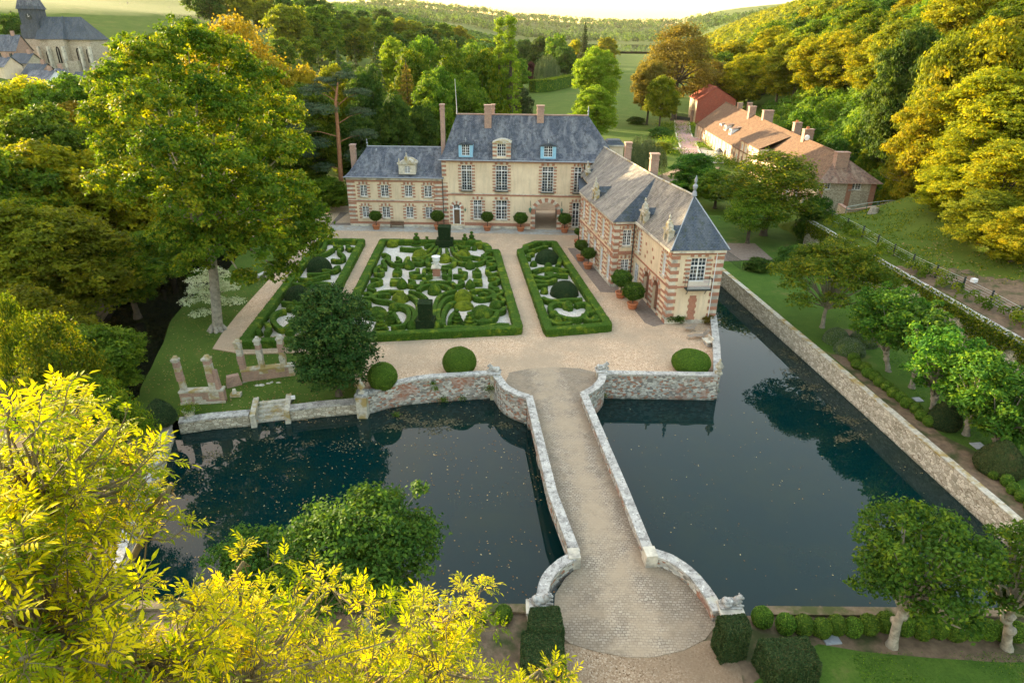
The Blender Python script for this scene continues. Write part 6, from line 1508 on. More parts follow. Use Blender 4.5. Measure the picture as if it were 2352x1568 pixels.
def dome(uv, rpx, h, mat, label, Z=Zc, sc=.2, name='box_dome', group='clipped domes and balls', sup=2.0, rz=None, z=0, cat='topiary', lmat='L_box', leafn=300, zmin=-.2, ry=1.0):
    """uv = centre of the dome as seen; base circle on the ground"""
    p = G(*Z(*uv), z+h*.5); k = depth_at(p.y, h/2)/FPX; r = rpx*sc*k
    zc = z+ (0 if zmin > -.5 else h*.45)
    hz = h if zmin > -.5 else h*.55
    m = MB().ell((p.x, p.y, zc), (r, r*ry, hz), 22, 12, zmin, .022, int(rpx*7+uv[0]), sup)
    o = m.build(name, M[mat], None, loc=(p.x, p.y, z), smooth=True); tag(o, label, cat, group); fuzz(o, o.data, max(60, int(r*r*leafn*9)), .045, M[lmat], int(uv[0]), .03); return o
def cone(uv, rpx, h, mat, label, Z=Zc, sc=.2, name='box_cone', tiers=0, z=0, group='clipped cones and spirals', lmat='L_box', leaf=.045, leafn=260):
    p = G(*Z(*uv), z+h*.4); k = depth_at(p.y, h/2)/FPX; r = rpx*sc*k; prof = []
    if not tiers: prof = [(r*.86, 0), (r*1.0, h*.14), (r*.97, h*.3), (r*.78, h*.55), (r*.48, h*.78), (r*.2, h*.93), (.03, h)]
    else:
        for q in range(tiers):
            t0, t1 = q/tiers, (q+.8)/tiers; prof += [(r*(1-t0*.72), h*.8*t0), (r*(1-t0*.72)*.96, h*.8*(t0+.5/tiers)), (r*(1-t1*.75)*.62, h*.8*t1)]
        prof += [(r*.16, h*.8), (r*.32, h*.86), (r*.34, h*.92), (r*.2, h*.98), (.02, h)]
    mb = MB().lathe((p.x, p.y, z), prof, 16); rr = random.Random(int(uv[0])); mb.v = [(a+rr.uniform(-.015, .015), b+rr.uniform(-.015, .015), c_+(rr.uniform(-.015, .015) if c_ > z else 0)) for a, b, c_ in mb.v]
    o = mb.build(name, M[mat], None, loc=(p.x, p.y, z), smooth=True); tag(o, label, 'topiary', group); fuzz(o, o.data, int(r*h*leafn*2.5), leaf, M[lmat], int(uv[0]), .03); return o
def beds(name, pts, Z, z=.02, m='white_gravel'): sheetD(name, [Z(*q) for q in pts], z, M[m])

# central parterre
beds('parterre_gravel', [(400, 75), (1500, 85), (1600, 120), (1690, 200), (1950, 1085), (-135, 1160), (40, 790)], Zc)
hedge([(395, 66), (1500, 82), (1500, 100), (1570, 112), (1612, 150), (1612, 188), (1702, 184), (1955, 1060), (-140, 1160), (40, 780)], .85, .75, 'hedge', 'long square box hedge framing the central parterre', closed=True, sm=0)
for pts, w_, lb in [
    ([(385, 225), (440, 228), (465, 255), (420, 290), (385, 315), (430, 345), (420, 385)], .42, 'S shaped box hedge, topmost on the left side of the central parterre'),
    ([(380, 355), (318, 390), (300, 440), (360, 462), (405, 430), (375, 400)], .42, 'curled box hedge, second down the left side of the central parterre'),
    ([(255, 515), (330, 505), (385, 528), (360, 552), (290, 560), (240, 590), (235, 625), (310, 640)], .42, 'S shaped box hedge, third down the left side of the central parterre'),
    ([(175, 675), (240, 668), (278, 700), (235, 730), (170, 720)], .42, 'hook shaped box hedge, fourth down the left side of the central parterre'),
    ([(125, 768), (200, 758), (250, 785), (225, 818), (120, 830)], .42, 'hook shaped box hedge, fifth down the left side of the central parterre'),
    ([(1660, 200), (1560, 225), (1560, 262), (1680, 268), (1680, 300), (1585, 312)], .42, 'S shaped box hedge, topmost on the right side of the central parterre'),
    ([(1585, 330), (1690, 335), (1700, 372), (1600, 378), (1590, 425), (1650, 462), (1715, 440)], .42, 'S shaped box hedge, second down the right side of the central parterre'),
    ([(1610, 500), (1690, 488), (1738, 515), (1700, 550), (1625, 565), (1640, 610), (1730, 620)], .42, 'S shaped box hedge, third down the right side of the central parterre'),
    ([(1668, 640), (1760, 640), (1780, 672), (1680, 700), (1672, 745), (1760, 790), (1800, 745), (1740, 715)], .42, 'spiral box hedge, fourth down the right side of the central parterre'),
    ([(470, 250), (455, 300), (520, 345), (640, 350), (660, 300), (690, 262)], .42, 'box hedge loop at the upper left inside the central parterre'),
    ([(560, 260), (620, 300), (540, 320)], .36, 'short box hedge inside the upper left loop'),
    ([(750, 318), (810, 335), (868, 318), (850, 295), (760, 290)], .42, 'short band of box between upper left cone and oval ring'),
    ([(1255, 308), (1310, 332), (1380, 325), (1470, 335), (1560, 310), (1588, 262), (1540, 238)], .42, 'box hedge band at the upper right inside the central parterre'),
    ([(1430, 255), (1500, 262), (1560, 280)], .36, 'short box hedge above the upper right band'),
    ([(630, 660), (500, 645), (370, 655), (285, 700), (300, 745), (460, 765)], .45, 'long curved box hedge round the lower left mossy dome'),
    ([(330, 700), (400, 680), (480, 690)], .36, 'short box hedge within the lower left curve'),
    ([(1400, 650), (1500, 632), (1620, 636), (1682, 680), (1630, 725), (1480, 738), (1440, 700)], .42, 'looped box hedge at the lower right of the central parterre'),
    ([(1500, 690), (1560, 668), (1610, 690)], .34, 'small box hedge inside the lower right loop'),
    ([(800, 640), (835, 600), (900, 582), (990, 572), (1080, 580), (1150, 605), (1185, 640)], .45, 'arched box hedge over the low dark dome in the middle'),
    ([(700, 650), (760, 660), (850, 690), (905, 740)], .36, 'box hedge sweeping from the arch to the tall yew pillar'),
    ([(1240, 640), (1120, 668), (1040, 710), (1000, 790), (985, 900), (1000, 985)], .42, 'inner fan shaped hedge right of the lower yew pillar'),
    ([(1215, 705), (1130, 725), (1065, 790), (1035, 880), (1030, 960), (1065, 1020)], .42, 'middle fan shaped hedge right of the lower yew pillar'),
    ([(1230, 775), (1150, 800), (1105, 870), (1085, 960), (1095, 1040)], .42, 'outer fan shaped hedge right of the lower yew pillar'),
    ([(690, 695), (760, 720), (800, 780), (805, 880), (790, 960)], .42, 'inner fan shaped hedge left of the lower yew pillar'),
    ([(470, 765), (560, 800), (680, 815), (745, 860), (770, 930), (740, 1000), (700, 1020)], .42, 'middle fan shaped hedge left of the lower yew pillar'),
    ([(600, 825), (680, 850), (705, 920), (680, 1010), (600, 1050), (490, 1055)], .42, 'outer fan shaped hedge left of the lower yew pillar'),
    ([(520, 900), (560, 960), (590, 1020)], .36, 'short hedge between the spirals on the lower left'),
    ([(1385, 930), (1400, 980), (1500, 1000), (1610, 995), (1690, 950), (1712, 885)], .42, 'curved hedge round the foot of the large lower right dome'),
    ([(1100, 1062), (1250, 1058), (1400, 1066), (1560, 1062), (1640, 1040), (1740, 1030), (1850, 1032)], .42, 'straight low hedge along the bottom right of the central parterre'),
    ([(1250, 870), (1180, 930), (1160, 1010)], .36, 'curved hedge left of the lower right spirals'),
    ([(1620, 860), (1690, 885), (1780, 875), (1795, 835)], .42, 'curved hedge under the small right dome'),
    ([(1060, 165), (1050, 200), (1035, 238)], .36, 'left short straight hedge below the upper yew pillar'),
    ([(1130, 165), (1140, 200), (1150, 238)], .36, 'right short straight hedge below the upper yew pillar'),
    ([(1020, 140), (985, 200), (920, 250), (800, 278), (740, 262)], .4, 'swept hedge below the upper left dome'),
    ([(985, 125), (930, 180), (880, 205), (860, 180)], .36, 'swept hedge above the upper left dome'),
    ([(1185, 150), (1215, 215), (1290, 262), (1390, 272), (1425, 245)], .4, 'swept hedge below the upper right dome'),
    ([(1225, 125), (1250, 175), (1230, 205)], .36, 'swept hedge above the upper right dome'),
    ([(600, 155), (700, 165), (790, 165), (850, 160)], .6, 'thick rounded hedge at the top left of the central parterre'),
    ([(880, 130), (940, 118), (990, 112)], .42, 'short hedge left of the upper yew pillar'),
    ([(1260, 130), (1330, 150), (1400, 140)], .42, 'short hedge right of the upper yew pillar')]:
    hedge(pts, w_, .6, 'hedge', lb)
def ringpts(cx_, cy_, rx, ry, n=14): return [(cx_+rx*math.cos(2*math.pi*k/n), cy_+ry*math.sin(2*math.pi*k/n)) for k in range(n)]
hedge(ringpts(1065, 310, 165, 58), .5, .6, 'hedge', 'oval ring hedge behind the white urn', closed=True)
for pts, lb in [([(870, 470), (870, 400), (970, 395)], 'square cornered hedge behind left of the pedestal'), ([(1075, 395), (1170, 400), (1170, 470)], 'square cornered hedge behind right of the pedestal'),
    ([(870, 500), (880, 545), (1160, 545), (1165, 500)], 'straight hedge in front of the brick pedestal'), ([(800, 395), (790, 430), (715, 440), (740, 470), (850, 470)], 'stepped hedge left of the pedestal, upper'),
    ([(705, 520), (760, 545), (700, 575), (830, 590), (850, 545)], 'stepped hedge left of the pedestal, lower'), ([(1280, 395), (1290, 425), (1355, 440), (1340, 480), (1210, 465)], 'stepped hedge right of the pedestal, upper'),
    ([(1315, 515), (1280, 545), (1320, 560), (1240, 590), (1190, 550)], 'stepped hedge right of the pedestal, lower'), ([(930, 440), (950, 470), (880, 480)], 'tiny hedge at the left foot of the pedestal'), ([(1110, 440), (1095, 470), (1160, 480)], 'tiny hedge at the right foot of the pedestal')]:
    hedge(pts, .42, .6, 'hedge', lb, sm=0)
for pts, lb in [([(570, 410), (555, 450)], 'short thick hedge block left of the pedestal, upper'), ([(540, 510), (530, 555)], 'short thick hedge block left of the pedestal, lower'), ([(1475, 420), (1480, 460)], 'short thick hedge block right of the pedestal, upper'), ([(1487, 515), (1490, 560)], 'short thick hedge block right of the pedestal, lower')]:
    hedge(pts, 1.0, .6, 'hedge', lb, sm=0)
for uv, r, h, m, lb in [((505, 110), 66, .95, 'hedge_moss', 'bright yellow green dome at the top left corner of the central parterre'), ((825, 225), 88, .8, 'hedge_moss', 'low yellow green dome, upper left of the urn'), ((1320, 225), 86, .8, 'hedge_moss', 'low yellow green dome, upper right of the urn'),
    ((1110, 280), 72, 1.0, 'hedge_moss', 'bright mossy dome just behind the white urn'), ((990, 635), 80, 1.1, 'hedge', 'dark green dome under the arched hedge'), ((595, 725), 100, .95, 'hedge_moss', 'bright mossy dome left of the lower yew pillar'),
    ((1318, 705), 106, 1.15, 'hedge_moss', 'brightest mossy dome right of the lower yew pillar'), ((1325, 815), 115, .7, 'hedge_moss', 'wide low mossy dome below the brightest dome'), ((1535, 895), 142, 1.2, 'hedge', 'largest green dome at the lower right of the central parterre'),
    ((330, 905), 128, 1.1, 'hedge', 'large green dome beside the magnolia'), ((535, 835), 76, .8, 'hedge', 'green dome right of the large dome by the magnolia'), ((1690, 812), 72, .8, 'hedge', 'small dome at the right edge of the central parterre'),
    ((1555, 1012), 74, .7, 'hedge', 'low dome beside the lower right spirals'), ((165, 862), 58, .7, 'hedge', 'small dome near the lower left corner of the central parterre'), ((1447, 168), 34, .6, 'hedge', 'small ball at the upper right'), ((1522, 142), 38, .85, 'hedge_moss', 'bright ball at the top right corner of the central parterre'),
    ((565, 430), 45, .95, 'hedge', 'small ball on the hedge block left of the pedestal'), ((1480, 440), 45, .95, 'hedge', 'small ball on the hedge block right of the pedestal')]:
    dome(uv, r, h, m, lb, lmat='L_moss' if 'moss' in m else 'L_box')
for uv, r, h, lb in [((705, 365), 60, 1.15, 'pointed cone left of the urn, upper'), ((620, 580), 66, 1.2, 'pointed cone left of the pedestal, lower'), ((1400, 362), 60, 1.15, 'pointed cone right of the urn, upper'), ((1400, 590), 60, 1.15, 'pointed cone right of the pedestal, lower'), ((730, 1052), 64, .9, 'small cone at the left foot of the lower yew pillar'), ((1020, 1055), 64, .9, 'small cone at the right foot of the lower yew pillar')]:
    cone(uv, r, h, 'hedge', lb)
for uv, r, h, t, lb in [((785, 80), 72, 1.7, 3, 'tiered spiral topiary left of the upper yew pillar, outer'), ((905, 95), 60, 1.2, 3, 'tiered spiral topiary left of the upper yew pillar, inner'), ((1340, 85), 62, 1.6, 3, 'tiered spiral topiary right of the upper yew pillar, inner'), ((1418, 62), 58, 1.7, 3, 'tiered spiral topiary right of the upper yew pillar, outer'),
    ((1248, 965), 82, 1.5, 4, 'tiered spiral topiary right of the lower yew pillar, left one'), ((1400, 1000), 106, 1.55, 4, 'tiered spiral topiary right of the lower yew pillar, right one'), ((372, 1040), 92, 1.5, 4, 'tiered spiral topiary beside the magnolia'), ((487, 975), 90, 1.3, 4, 'tiered spiral topiary behind the one by the magnolia')]:
    cone(uv, r, h, 'hedge', lb, tiers=t, name='box_spiral')
for uvb, wpx, h, lb in [((1112, 145), 30, 2.7, 'tall square yew pillar at the top of the central parterre'), ((897, 1075), 34, 2.6, 'tall square yew pillar at the bottom of the central parterre')]:
    p = G(*Zc(*uvb), 0); k = depth_at(p.y, 1)/FPX; w_ = wpx*k
    e = MB().box((p.x, p.y, 0), (w_*1.25, w_*1.1, h*.36)).box((p.x, p.y, h*.36-.002), (w_*.82, w_*.82, h*.64), 0, 1.12).build('yew_pillar', M['yew'], None, loc=(p.x, p.y, 0)); tag(e, lb, 'topiary', 'square yew pillars'); fuzz(e, e.data, 2600, .05, M['L_yew'], 3, .04)
# urn on its brick pedestal
p = G(*Zc(1018, 500), 0); e = empty('garden_urn', (p.x, p.y, 0), 'white stone urn on a red brick pedestal in the middle of the parterre', 'urn')
MB().box((p.x, p.y, 0), (1.05, 1.05, .22)).box((p.x, p.y, 1.15), (1.1, 1.1, .16)).box((p.x, p.y, 1.311), (.8, .8, .2), 0, .6).build('pedestal_stone', M['stone'], e)
MB().box((p.x, p.y, .22), (.8, .8, .93)).build('pedestal_brick', M['brick'], e)
MB().lathe((p.x, p.y, 1.51), [(.2, 0), (.12, .12), (.2, .22), (.38, .4), (.42, .7), (.38, .8), (.5, .9), (.5, .96), (.40, .97), (.3, .85)], 18).build('urn', M['white'], e, smooth=True)

# right parterre (yew and box) and left parterre
beds('parterre_gravel', [(1785, 170), (1880, 170), (2180, 625), (1865, 650), (1700, 215)], Z3)
hedge([(1782, 162), (1888, 162), (2200, 632), (1858, 660), (1692, 208), (1722, 203), (1726, 182), (1760, 172)], .8, .75, 'hedge', 'square hedge framing the right parterre', Z3, closed=True, sm=0)
for pts, lb in [([(1735, 215), (1790, 200), (1830, 185), (1850, 190)], 'hedge curl at the top of the right parterre'), ([(1745, 255), (1735, 235), (1770, 225)], 'small hook hedge at the top left of the right parterre'), ([(1760, 330), (1830, 308), (1920, 312), (1965, 328)], 'wavy cross hedge, first in the right parterre'),
    ([(1765, 352), (1840, 368), (1900, 345), (1970, 350)], 'wavy cross hedge, second in the right parterre'), ([(1775, 380), (1850, 392), (1900, 372)], 'wavy cross hedge, third in the right parterre'), ([(1785, 410), (1850, 405)], 'short cross hedge beside the big lower dome'),
    ([(1840, 345), (1880, 335), (1860, 360)], 'small curl in the middle of the right parterre'), ([(1985, 535), (1950, 512), (1890, 508), (1858, 535), (1885, 572), (1965, 600), (2050, 600), (2085, 560), (2092, 522), (2050, 508), (2010, 520)], 'heart shaped hedge at the bottom of the right parterre'),
    ([(1860, 605), (1895, 632), (1990, 622)], 'curl at the bottom left of the right parterre'), ([(2060, 575), (2075, 612), (2150, 608)], 'curl at the bottom right of the right parterre'), ([(1820, 480), (1870, 500), (1960, 490), (2050, 488)], 'cross hedge above the heart in the right parterre'), ([(1905, 300), (1925, 275), (1910, 240)], 'side hedge of the upper dome in the right parterre')]:
    hedge(pts, .5, .6, 'hedge', lb, Z3)
for uv, r, h, lb in [((1850, 245), 72, 1.5, 'wide dark dome in the upper half of the right parterre'), ((1948, 430), 82, 1.5, 'wide dark dome in the lower half of the right parterre')]: dome(uv, r, h, 'yew', lb, Z3, .4, lmat='L_yew', name='yew_dome')
for uv, r, h, lb in [((1855, 302), 25, .8, 'ball between the two domes of the right parterre'), ((1835, 180), 20, .8, 'ball at the top of the right parterre'), ((1887, 580), 32, .8, 'ball left of the heart hedge, upper'), ((1908, 618), 32, .8, 'ball left of the heart hedge, lower'), ((2105, 572), 29, .8, 'ball right of the heart hedge, upper'), ((2125, 608), 30, .8, 'ball right of the heart hedge, lower'), ((1968, 528), 32, .9, 'ball in the notch of the heart hedge'), ((1832, 445), 24, .7, 'ball left of the lower dark dome'), ((1770, 290), 22, .7, 'ball left of the upper dark dome')]:
    dome(uv, r, h, 'hedge', lb, Z3, .4)
beds('parterre_gravel', [(550, 155), (775, 160), (600, 480), (460, 690), (110, 718)], Z3)
hedge([(546, 148), (785, 150), (600, 490), (468, 712), (98, 728)], .8, .75, 'hedge', 'square hedge framing the left parterre', Z3, closed=True, sm=0)
for pts, lb in [([(575, 160), (565, 200), (530, 212)], 'curl at the top left of the left parterre'), ([(620, 190), (680, 182), (640, 215), (690, 245), (660, 270), (610, 262)], 'S shaped hedge at the top of the left parterre'), ([(510, 240), (570, 232), (620, 200)], 'swept hedge above the upper dome of the left parterre'), ([(700, 180), (710, 205), (735, 195)], 'small curl at the top right of the left parterre'),
    ([(420, 370), (500, 378), (540, 360), (600, 350)], 'wavy cross hedge between the domes of the left parterre, upper'), ([(390, 400), (470, 405), (560, 395), (600, 400)], 'wavy cross hedge between the domes of the left parterre, lower'), ([(470, 345), (540, 345), (600, 335)], 'straight cross hedge under the upper dome of the left parterre'), ([(560, 320), (630, 330), (650, 300)], 'hook hedge right of the upper dome of the left parterre'),
    ([(325, 505), (410, 515), (490, 500)], 'straight cross hedge under the lower dome of the left parterre'), ([(345, 550), (285, 565), (262, 600), (300, 650), (345, 662), (400, 600), (480, 560), (500, 535), (430, 530), (380, 545)], 'heart shaped hedge at the bottom of the left parterre'), ([(235, 625), (255, 650), (235, 680)], 'hooked hedge near the bottom left of the left parterre'), ([(370, 680), (400, 640), (450, 620)], 'swept hedge at the bottom right of the left parterre'), ([(520, 430), (560, 440), (580, 420)], 'small curl right of the lower dome of the left parterre'), ([(515, 470), (545, 490), (560, 460)], 'second small curl right of the lower dome of the left parterre')]:
    hedge(pts, .45, .6, 'hedge', lb, Z3)
for uv, r, h, lb in [((538, 292), 72, 1.6, 'wide dark dome in the upper half of the left parterre'), ((415, 458), 76, 1.5, 'wide dark dome in the lower half of the left parterre')]: dome(uv, r, h, 'yew', lb, Z3, .4, lmat='L_yew', name='yew_dome')
for uv, r, h, lb in [((725, 162), 20, .8, 'ball at the top right of the left parterre'), ((708, 200), 20, .7, 'second ball at the top right of the left parterre'), ((572, 158), 20, .8, 'ball at the top left of the left parterre'), ((190, 685), 26, .7, 'ball at the bottom left of the left parterre'), ((365, 678), 24, .7, 'ball at the bottom of the left parterre'), ((398, 520), 24, .8, 'ball under the lower dome of the left parterre'), ((482, 410), 24, .8, 'ball above the lower dome of the left parterre'), ((375, 545), 30, .7, 'ball in the notch of the left heart hedge'), ((640, 320), 26, .7, 'ball right of the upper dome of the left parterre')]:
    dome(uv, r, h, 'hedge', lb, Z3, .4)
Dz = lambda x, y: (x, y)
for uv, r, h, lb in [((1055, 828), 39, 2.1, 'big round bright green ball bush on the gravel left of the bridge'), ((1588, 829), 44, 1.7, 'wide oval green bush in the court corner above the right moat wall'), ((878, 862), 34, 2.0, 'rounded green bush half hidden behind the magnolia')]:
    dome(uv, r, h, 'hedge_bright', lb, Dz, 1, zmin=-.95, lmat='L_yewb', name='yew_ball', sup=2.3, leafn=420)
# ball rows on the east lawn and near bank
Z6 = lambda x, y: (1599.4+.42*x, 517.4+.42*y)
for k, uv in enumerate([(862, 722), (880, 757), (925, 775), (940, 803), (980, 824), (1005, 853), (1045, 878), (1078, 912), (1122, 938), (1150, 968), (1203, 1000), (1232, 1037), (1275, 1068), (1630, 1352), (1700, 1392), (1735, 1437), (1782, 1478), (1830, 1530)]):
    dome(uv, 31, .78, 'hedge_bright', 'clipped ball, %s from the far end of the row along the long moat wall' % ordn[k], Z6, .42, zmin=-.9, name='box_ball', group='clipped balls along the long moat wall', lmat='L_yewb', leafn=420)
Z7 = lambda x, y: (1129+.52*x, 1129+.52*y)
for k, (x, y, r) in enumerate([(1197, 550, 45), (1300, 580, 42), (1380, 585, 42), (1460, 598, 40), (1525, 585, 40), (1598, 595, 38), (1668, 583, 42), (1745, 572, 42), (1828, 590, 38), (1905, 605, 42), (1980, 602, 37), (2052, 610, 44), (2128, 603, 44), (2195, 605, 40), (2255, 610, 40), (2320, 615, 40)]):
    dome((x, y), r, .95, 'hedge_bright', 'clipped ball, %s from the left in the row on the near bank' % ordn[k], Z7, .52, zmin=-.9, name='box_ball', group='clipped balls along the near bank', lmat='L_yewb', leafn=700)
for k, (u, v) in enumerate([(1157, 1408), (1098, 1415), (1180, 1200)][:2]): dome((u, v), 20, .85, 'hedge_bright', ['clipped ball nearest the bridge on its left side', 'clipped ball second from the bridge on its left side'][k], Dz, 1, zmin=-.9, name='box_ball', group='clipped balls left of the bridge', lmat='L_yewb', leafn=500)
cone((1368, 1035), 84, 2.3, 'yew', 'tall clipped yew cone behind the ball row', Z6, .42, 'yew_cone', lmat='L_yew', leaf=.05, leafn=900)
cone((1668, 1275), 120, 2.3, 'yewtop', 'massive rounded yew cone at the right edge', Z6, .42, 'yew_cone', lmat='L_yew', leaf=.05, leafn=900)
cone((365, 948), 36, 1.9, 'yew', 'dark yew cone at the far left corner of the moat', Dz, 1, 'yew_cone', lmat='L_yew', leaf=.05, leafn=700)
for x, y, r, lb in [(770, 600, 68, 'grey leaved round shrub, left of three on the right lawn'), (845, 658, 80, 'grey leaved round shrub, front of three on the right lawn'), (918, 612, 75, 'grey leaved round shrub, right of three on the right lawn')]:
    o = dome((x, y), r, 1.3, 'hedge', lb, Z6, .42, zmin=-.4, name='shrub', group='grey leaved shrubs', lmat='L_shrub', leafn=900, cat='shrub')
def yewblock(quad, zt, lb, Z=Z7):
    P = [G(*Z(*q), zt) for q in quad]; c = ctr(P); N = 14; mb = MB(); rr = random.Random(int(c.x*10))
    def J(v, a=.035): return (v[0]+rr.uniform(-a, a), v[1]+rr.uniform(-a, a), v[2]+rr.uniform(-a, a))
    top = [[None]*(N+1) for _ in range(N+1)]
    for i in range(N+1):
        for j in range(N+1):
            s_, t = i/N, j/N; q = P[0].lerp(P[1], s_).lerp(P[3].lerp(P[2], s_), t); ed = min(s_, 1-s_, t, 1-t); top[i][j] = len(mb.v); mb.v.append(J((q.x, q.y, zt-(.10 if ed == 0 else .02*(ed < .1)))))
    for i in range(N):
        for j in range(N): mb.f.append((top[i][j], top[i][j+1], top[i+1][j+1], top[i+1][j]))
    rim = [top[i][0] for i in range(N)]+[top[N][j] for j in range(N)]+[top[N-i][N] for i in range(N)]+[top[0][N-j] for j in range(N)]
    prev = rim
    for r_ in range(1, 9):
        z = zt*(1-r_/8); cur = []
        for a in rim:
            v = mb.v[a]; k = 1+.05*(r_/8); cur.append(len(mb.v)); mb.v.append(J((c.x+(v[0]-c.x)*k, c.y+(v[1]-c.y)*k, z)) if r_ < 8 else (c.x+(v[0]-c.x)*k, c.y+(v[1]-c.y)*k, 0))
        for a in range(len(rim)): b = (a+1) % len(rim); mb.f.append((prev[a], prev[b], cur[b], cur[a]))
        prev = cur
    o = mb.build('yew_block', M['yewtop'], None, loc=(c.x, c.y, 0)); tag(o, lb, 'topiary', 'square clipped yew blocks')
    fuzz(o, o.data, 26000, .035, M['L_yew'], 7, .05); return o
yewblock([(1002, 545), (1122, 532), (1150, 605), (1040, 622)], 1.9, 'tall dark yew block beside the right bridge pier')
yewblock([(1178, 645), (1395, 632), (1462, 755), (1268, 775)], 1.5, 'broad brown topped yew block, rightmost on the near bank')
yewblock([(172, 505), (300, 500), (317, 602), (160, 605)], 1.7, 'dark yew block nearest the left bridge pier')
yewblock([(138, 610), (302, 605), (327, 748), (140, 755)], 1.5, 'dark yew block in front of the other, left of the path')

# ---------------------------------------------------------------- pots, furniture, ornaments
def potted(label, uvball, uvpot, rpx, Z, sc, first=[None]):
    p = G(*Z(*uvpot), .25); k = depth_at(p.y, 1)/FPX; r = rpx*sc*k; q = A(*Z(*uvball), p.y)
    if first[0] is None:
        e = empty('potted_tree', (p.x, p.y, 0), label, 'potted tree', 'round headed trees in terracotta pots')
        MB().lathe((p.x, p.y, 0), [(.36, 0), (.42, .1), (.52, .55), (.58, .56), (.58, .68), (.50, .68), (.46, .6)], 18).build('pot', M['terracotta'], e, smooth=True)
        MB().tube([(p.x, p.y, .5), (p.x+.02, p.y, 1.5)], .06, 6).build('stem', M['bark_dark'], e)
        rs = np.random.RandomState(3); d = rs.normal(size=(5200, 3)); d /= np.linalg.norm(d, axis=1)[:, None]; lum = 1+.10*np.sin(d[:, 0]*6+1)*np.cos(d[:, 1]*7)+.06*np.sin(d[:, 2]*11)
        C = d*lum[:, None]*rs.uniform(.6, 1.03, (5200, 1))**.4; C[:, 2] *= .85
        me_ = leafmesh('crown', C, d+rs.normal(size=C.shape)*.6, .075, rs.uniform(0, 1, 5200), M['L_deep']); o = bpy.data.objects.new('crown', me_); COL.objects.link(o); o.parent = e; o.location = (0, 0, 2.1)
        first[0] = e
    else: e = copy_tree(first[0]); e.location = (p.x, p.y, 0); e['label'] = label
    for c in e.children:
        if c.name.startswith('crown'): c.scale = (r, r, r*.95); c.location.z = max(1.6, q.z)
    return e
for lb, a, b, r in [('potted tree left of the wooden bench', (393, 1098), (400, 1195), 50), ('potted tree just left of the entrance door', (915, 1098), (905, 1198), 55), ('potted tree between the two ground floor windows right of the door', (1318, 1105), (1310, 1205), 50), ('potted tree left of the carriage arch', (1575, 1115), (1583, 1210), 56), ('potted tree right of the carriage arch', (1940, 1120), (1942, 1220), 54)]:
    potted(lb, a, b, r, Z1, .28)
for lb, a, b, r in [('potted tree at the inner corner of chateau and wing', (172, 755), (175, 835), 30), ('potted tree beside the wing, farther of two', (192, 850), (193, 945), 45), ('potted tree beside the wing, nearer of two', (240, 905), (243, 1000), 48), ('large potted tree by the loggia, left one', (495, 1080), (470, 1200), 70), ('large potted tree by the loggia, right one', (570, 1170), (552, 1275), 76)]:
    potted(lb, a, b, r, Z2, .33)
# bench against the facade
p0, p1 = G(*Z1(518, 1192), 0), G(*Z1(630, 1194), 0); c = (p0+p1)/2; L = (p1-p0).length; e = empty('garden_bench', (c.x, c.y, 0), 'brown slatted wooden bench against the low chateau range', 'bench')
t = (p1-p0).normalized(); n = Vector((t.y, -t.x, 0)); mb = MB()
for k in range(5): mb.obox(p0, t, n, 0, L, .42, .45, .02+.1*k, .1+.1*k)
mb.build('seat', M['wood_dark'], e); mb = MB()
for k in range(4): mb.obox(p0, t, n, 0, L, .52+.11*k, .6+.11*k, -.03, 0)
mb.build('backrest', M['wood_dark'], e)
for s_ in (.08, L-.14):
    for d in (0.0, .45): MB().obox(p0, t, n, s_, s_+.06, 0, .42, d, d+.06).build('leg', M['wood_dark'], e)
    MB().obox(p0, t, n, s_, s_+.06, .62, .67, -.02, .5).build('armrest', M['wood_dark'], e)
# stone bench on the west lawn
p = G(600, 640, -.1); e = empty('stone_bench', (p.x, p.y, -.1), 'grey stone bench beside the west gravel path', 'bench'); MB().box((p.x, p.y, .38), (.5, 1.7, .1), -.35).build('seat', M['cap'], e)
for d in (-.55, .55): MB().box((p.x+d*.34, p.y+d*.94, -.12), (.4, .15, .5), -.35).build('leg', M['cap'], e)
# wall lanterns
for (x, y, lb, big) in [(973, 1048, 'small wall lantern left of the entrance door', 0), (1130, 1050, 'small wall lantern right of the entrance door', 0), (1662, 1050, 'large bracket lantern left of the carriage arch', 1), (1918, 1056, 'large bracket lantern right of the carriage arch', 1)]:
    s_, z_ = FM.uv(*Z1(x, y)); p = FM.pt(s_, z_, .45 if big else .22); k = 1.0 if big else .6; e = empty('wall_lantern', p, lb, 'lantern', 'wall lanterns')
    MB().lathe(p-Vector((0, 0, .3*k)), [(.08*k, 0), (.2*k, .5*k), (.24*k, .52*k), (.06*k, .72*k), (.02, .8*k)], 6).build('lamp_body', M['green_metal'], e)
    q = FM.pt(s_, z_+(1.3 if big else .35), .0); mb = MB().tube([FM.pt(s_, z_+.6*k, .03), q], .03, 5); mb.tube([q, FM.pt(s_, z_+.75*k, .45 if big else .22), p+Vector((0, 0, .45*k))], .025, 5); mb.build('bracket', M['iron'], e)
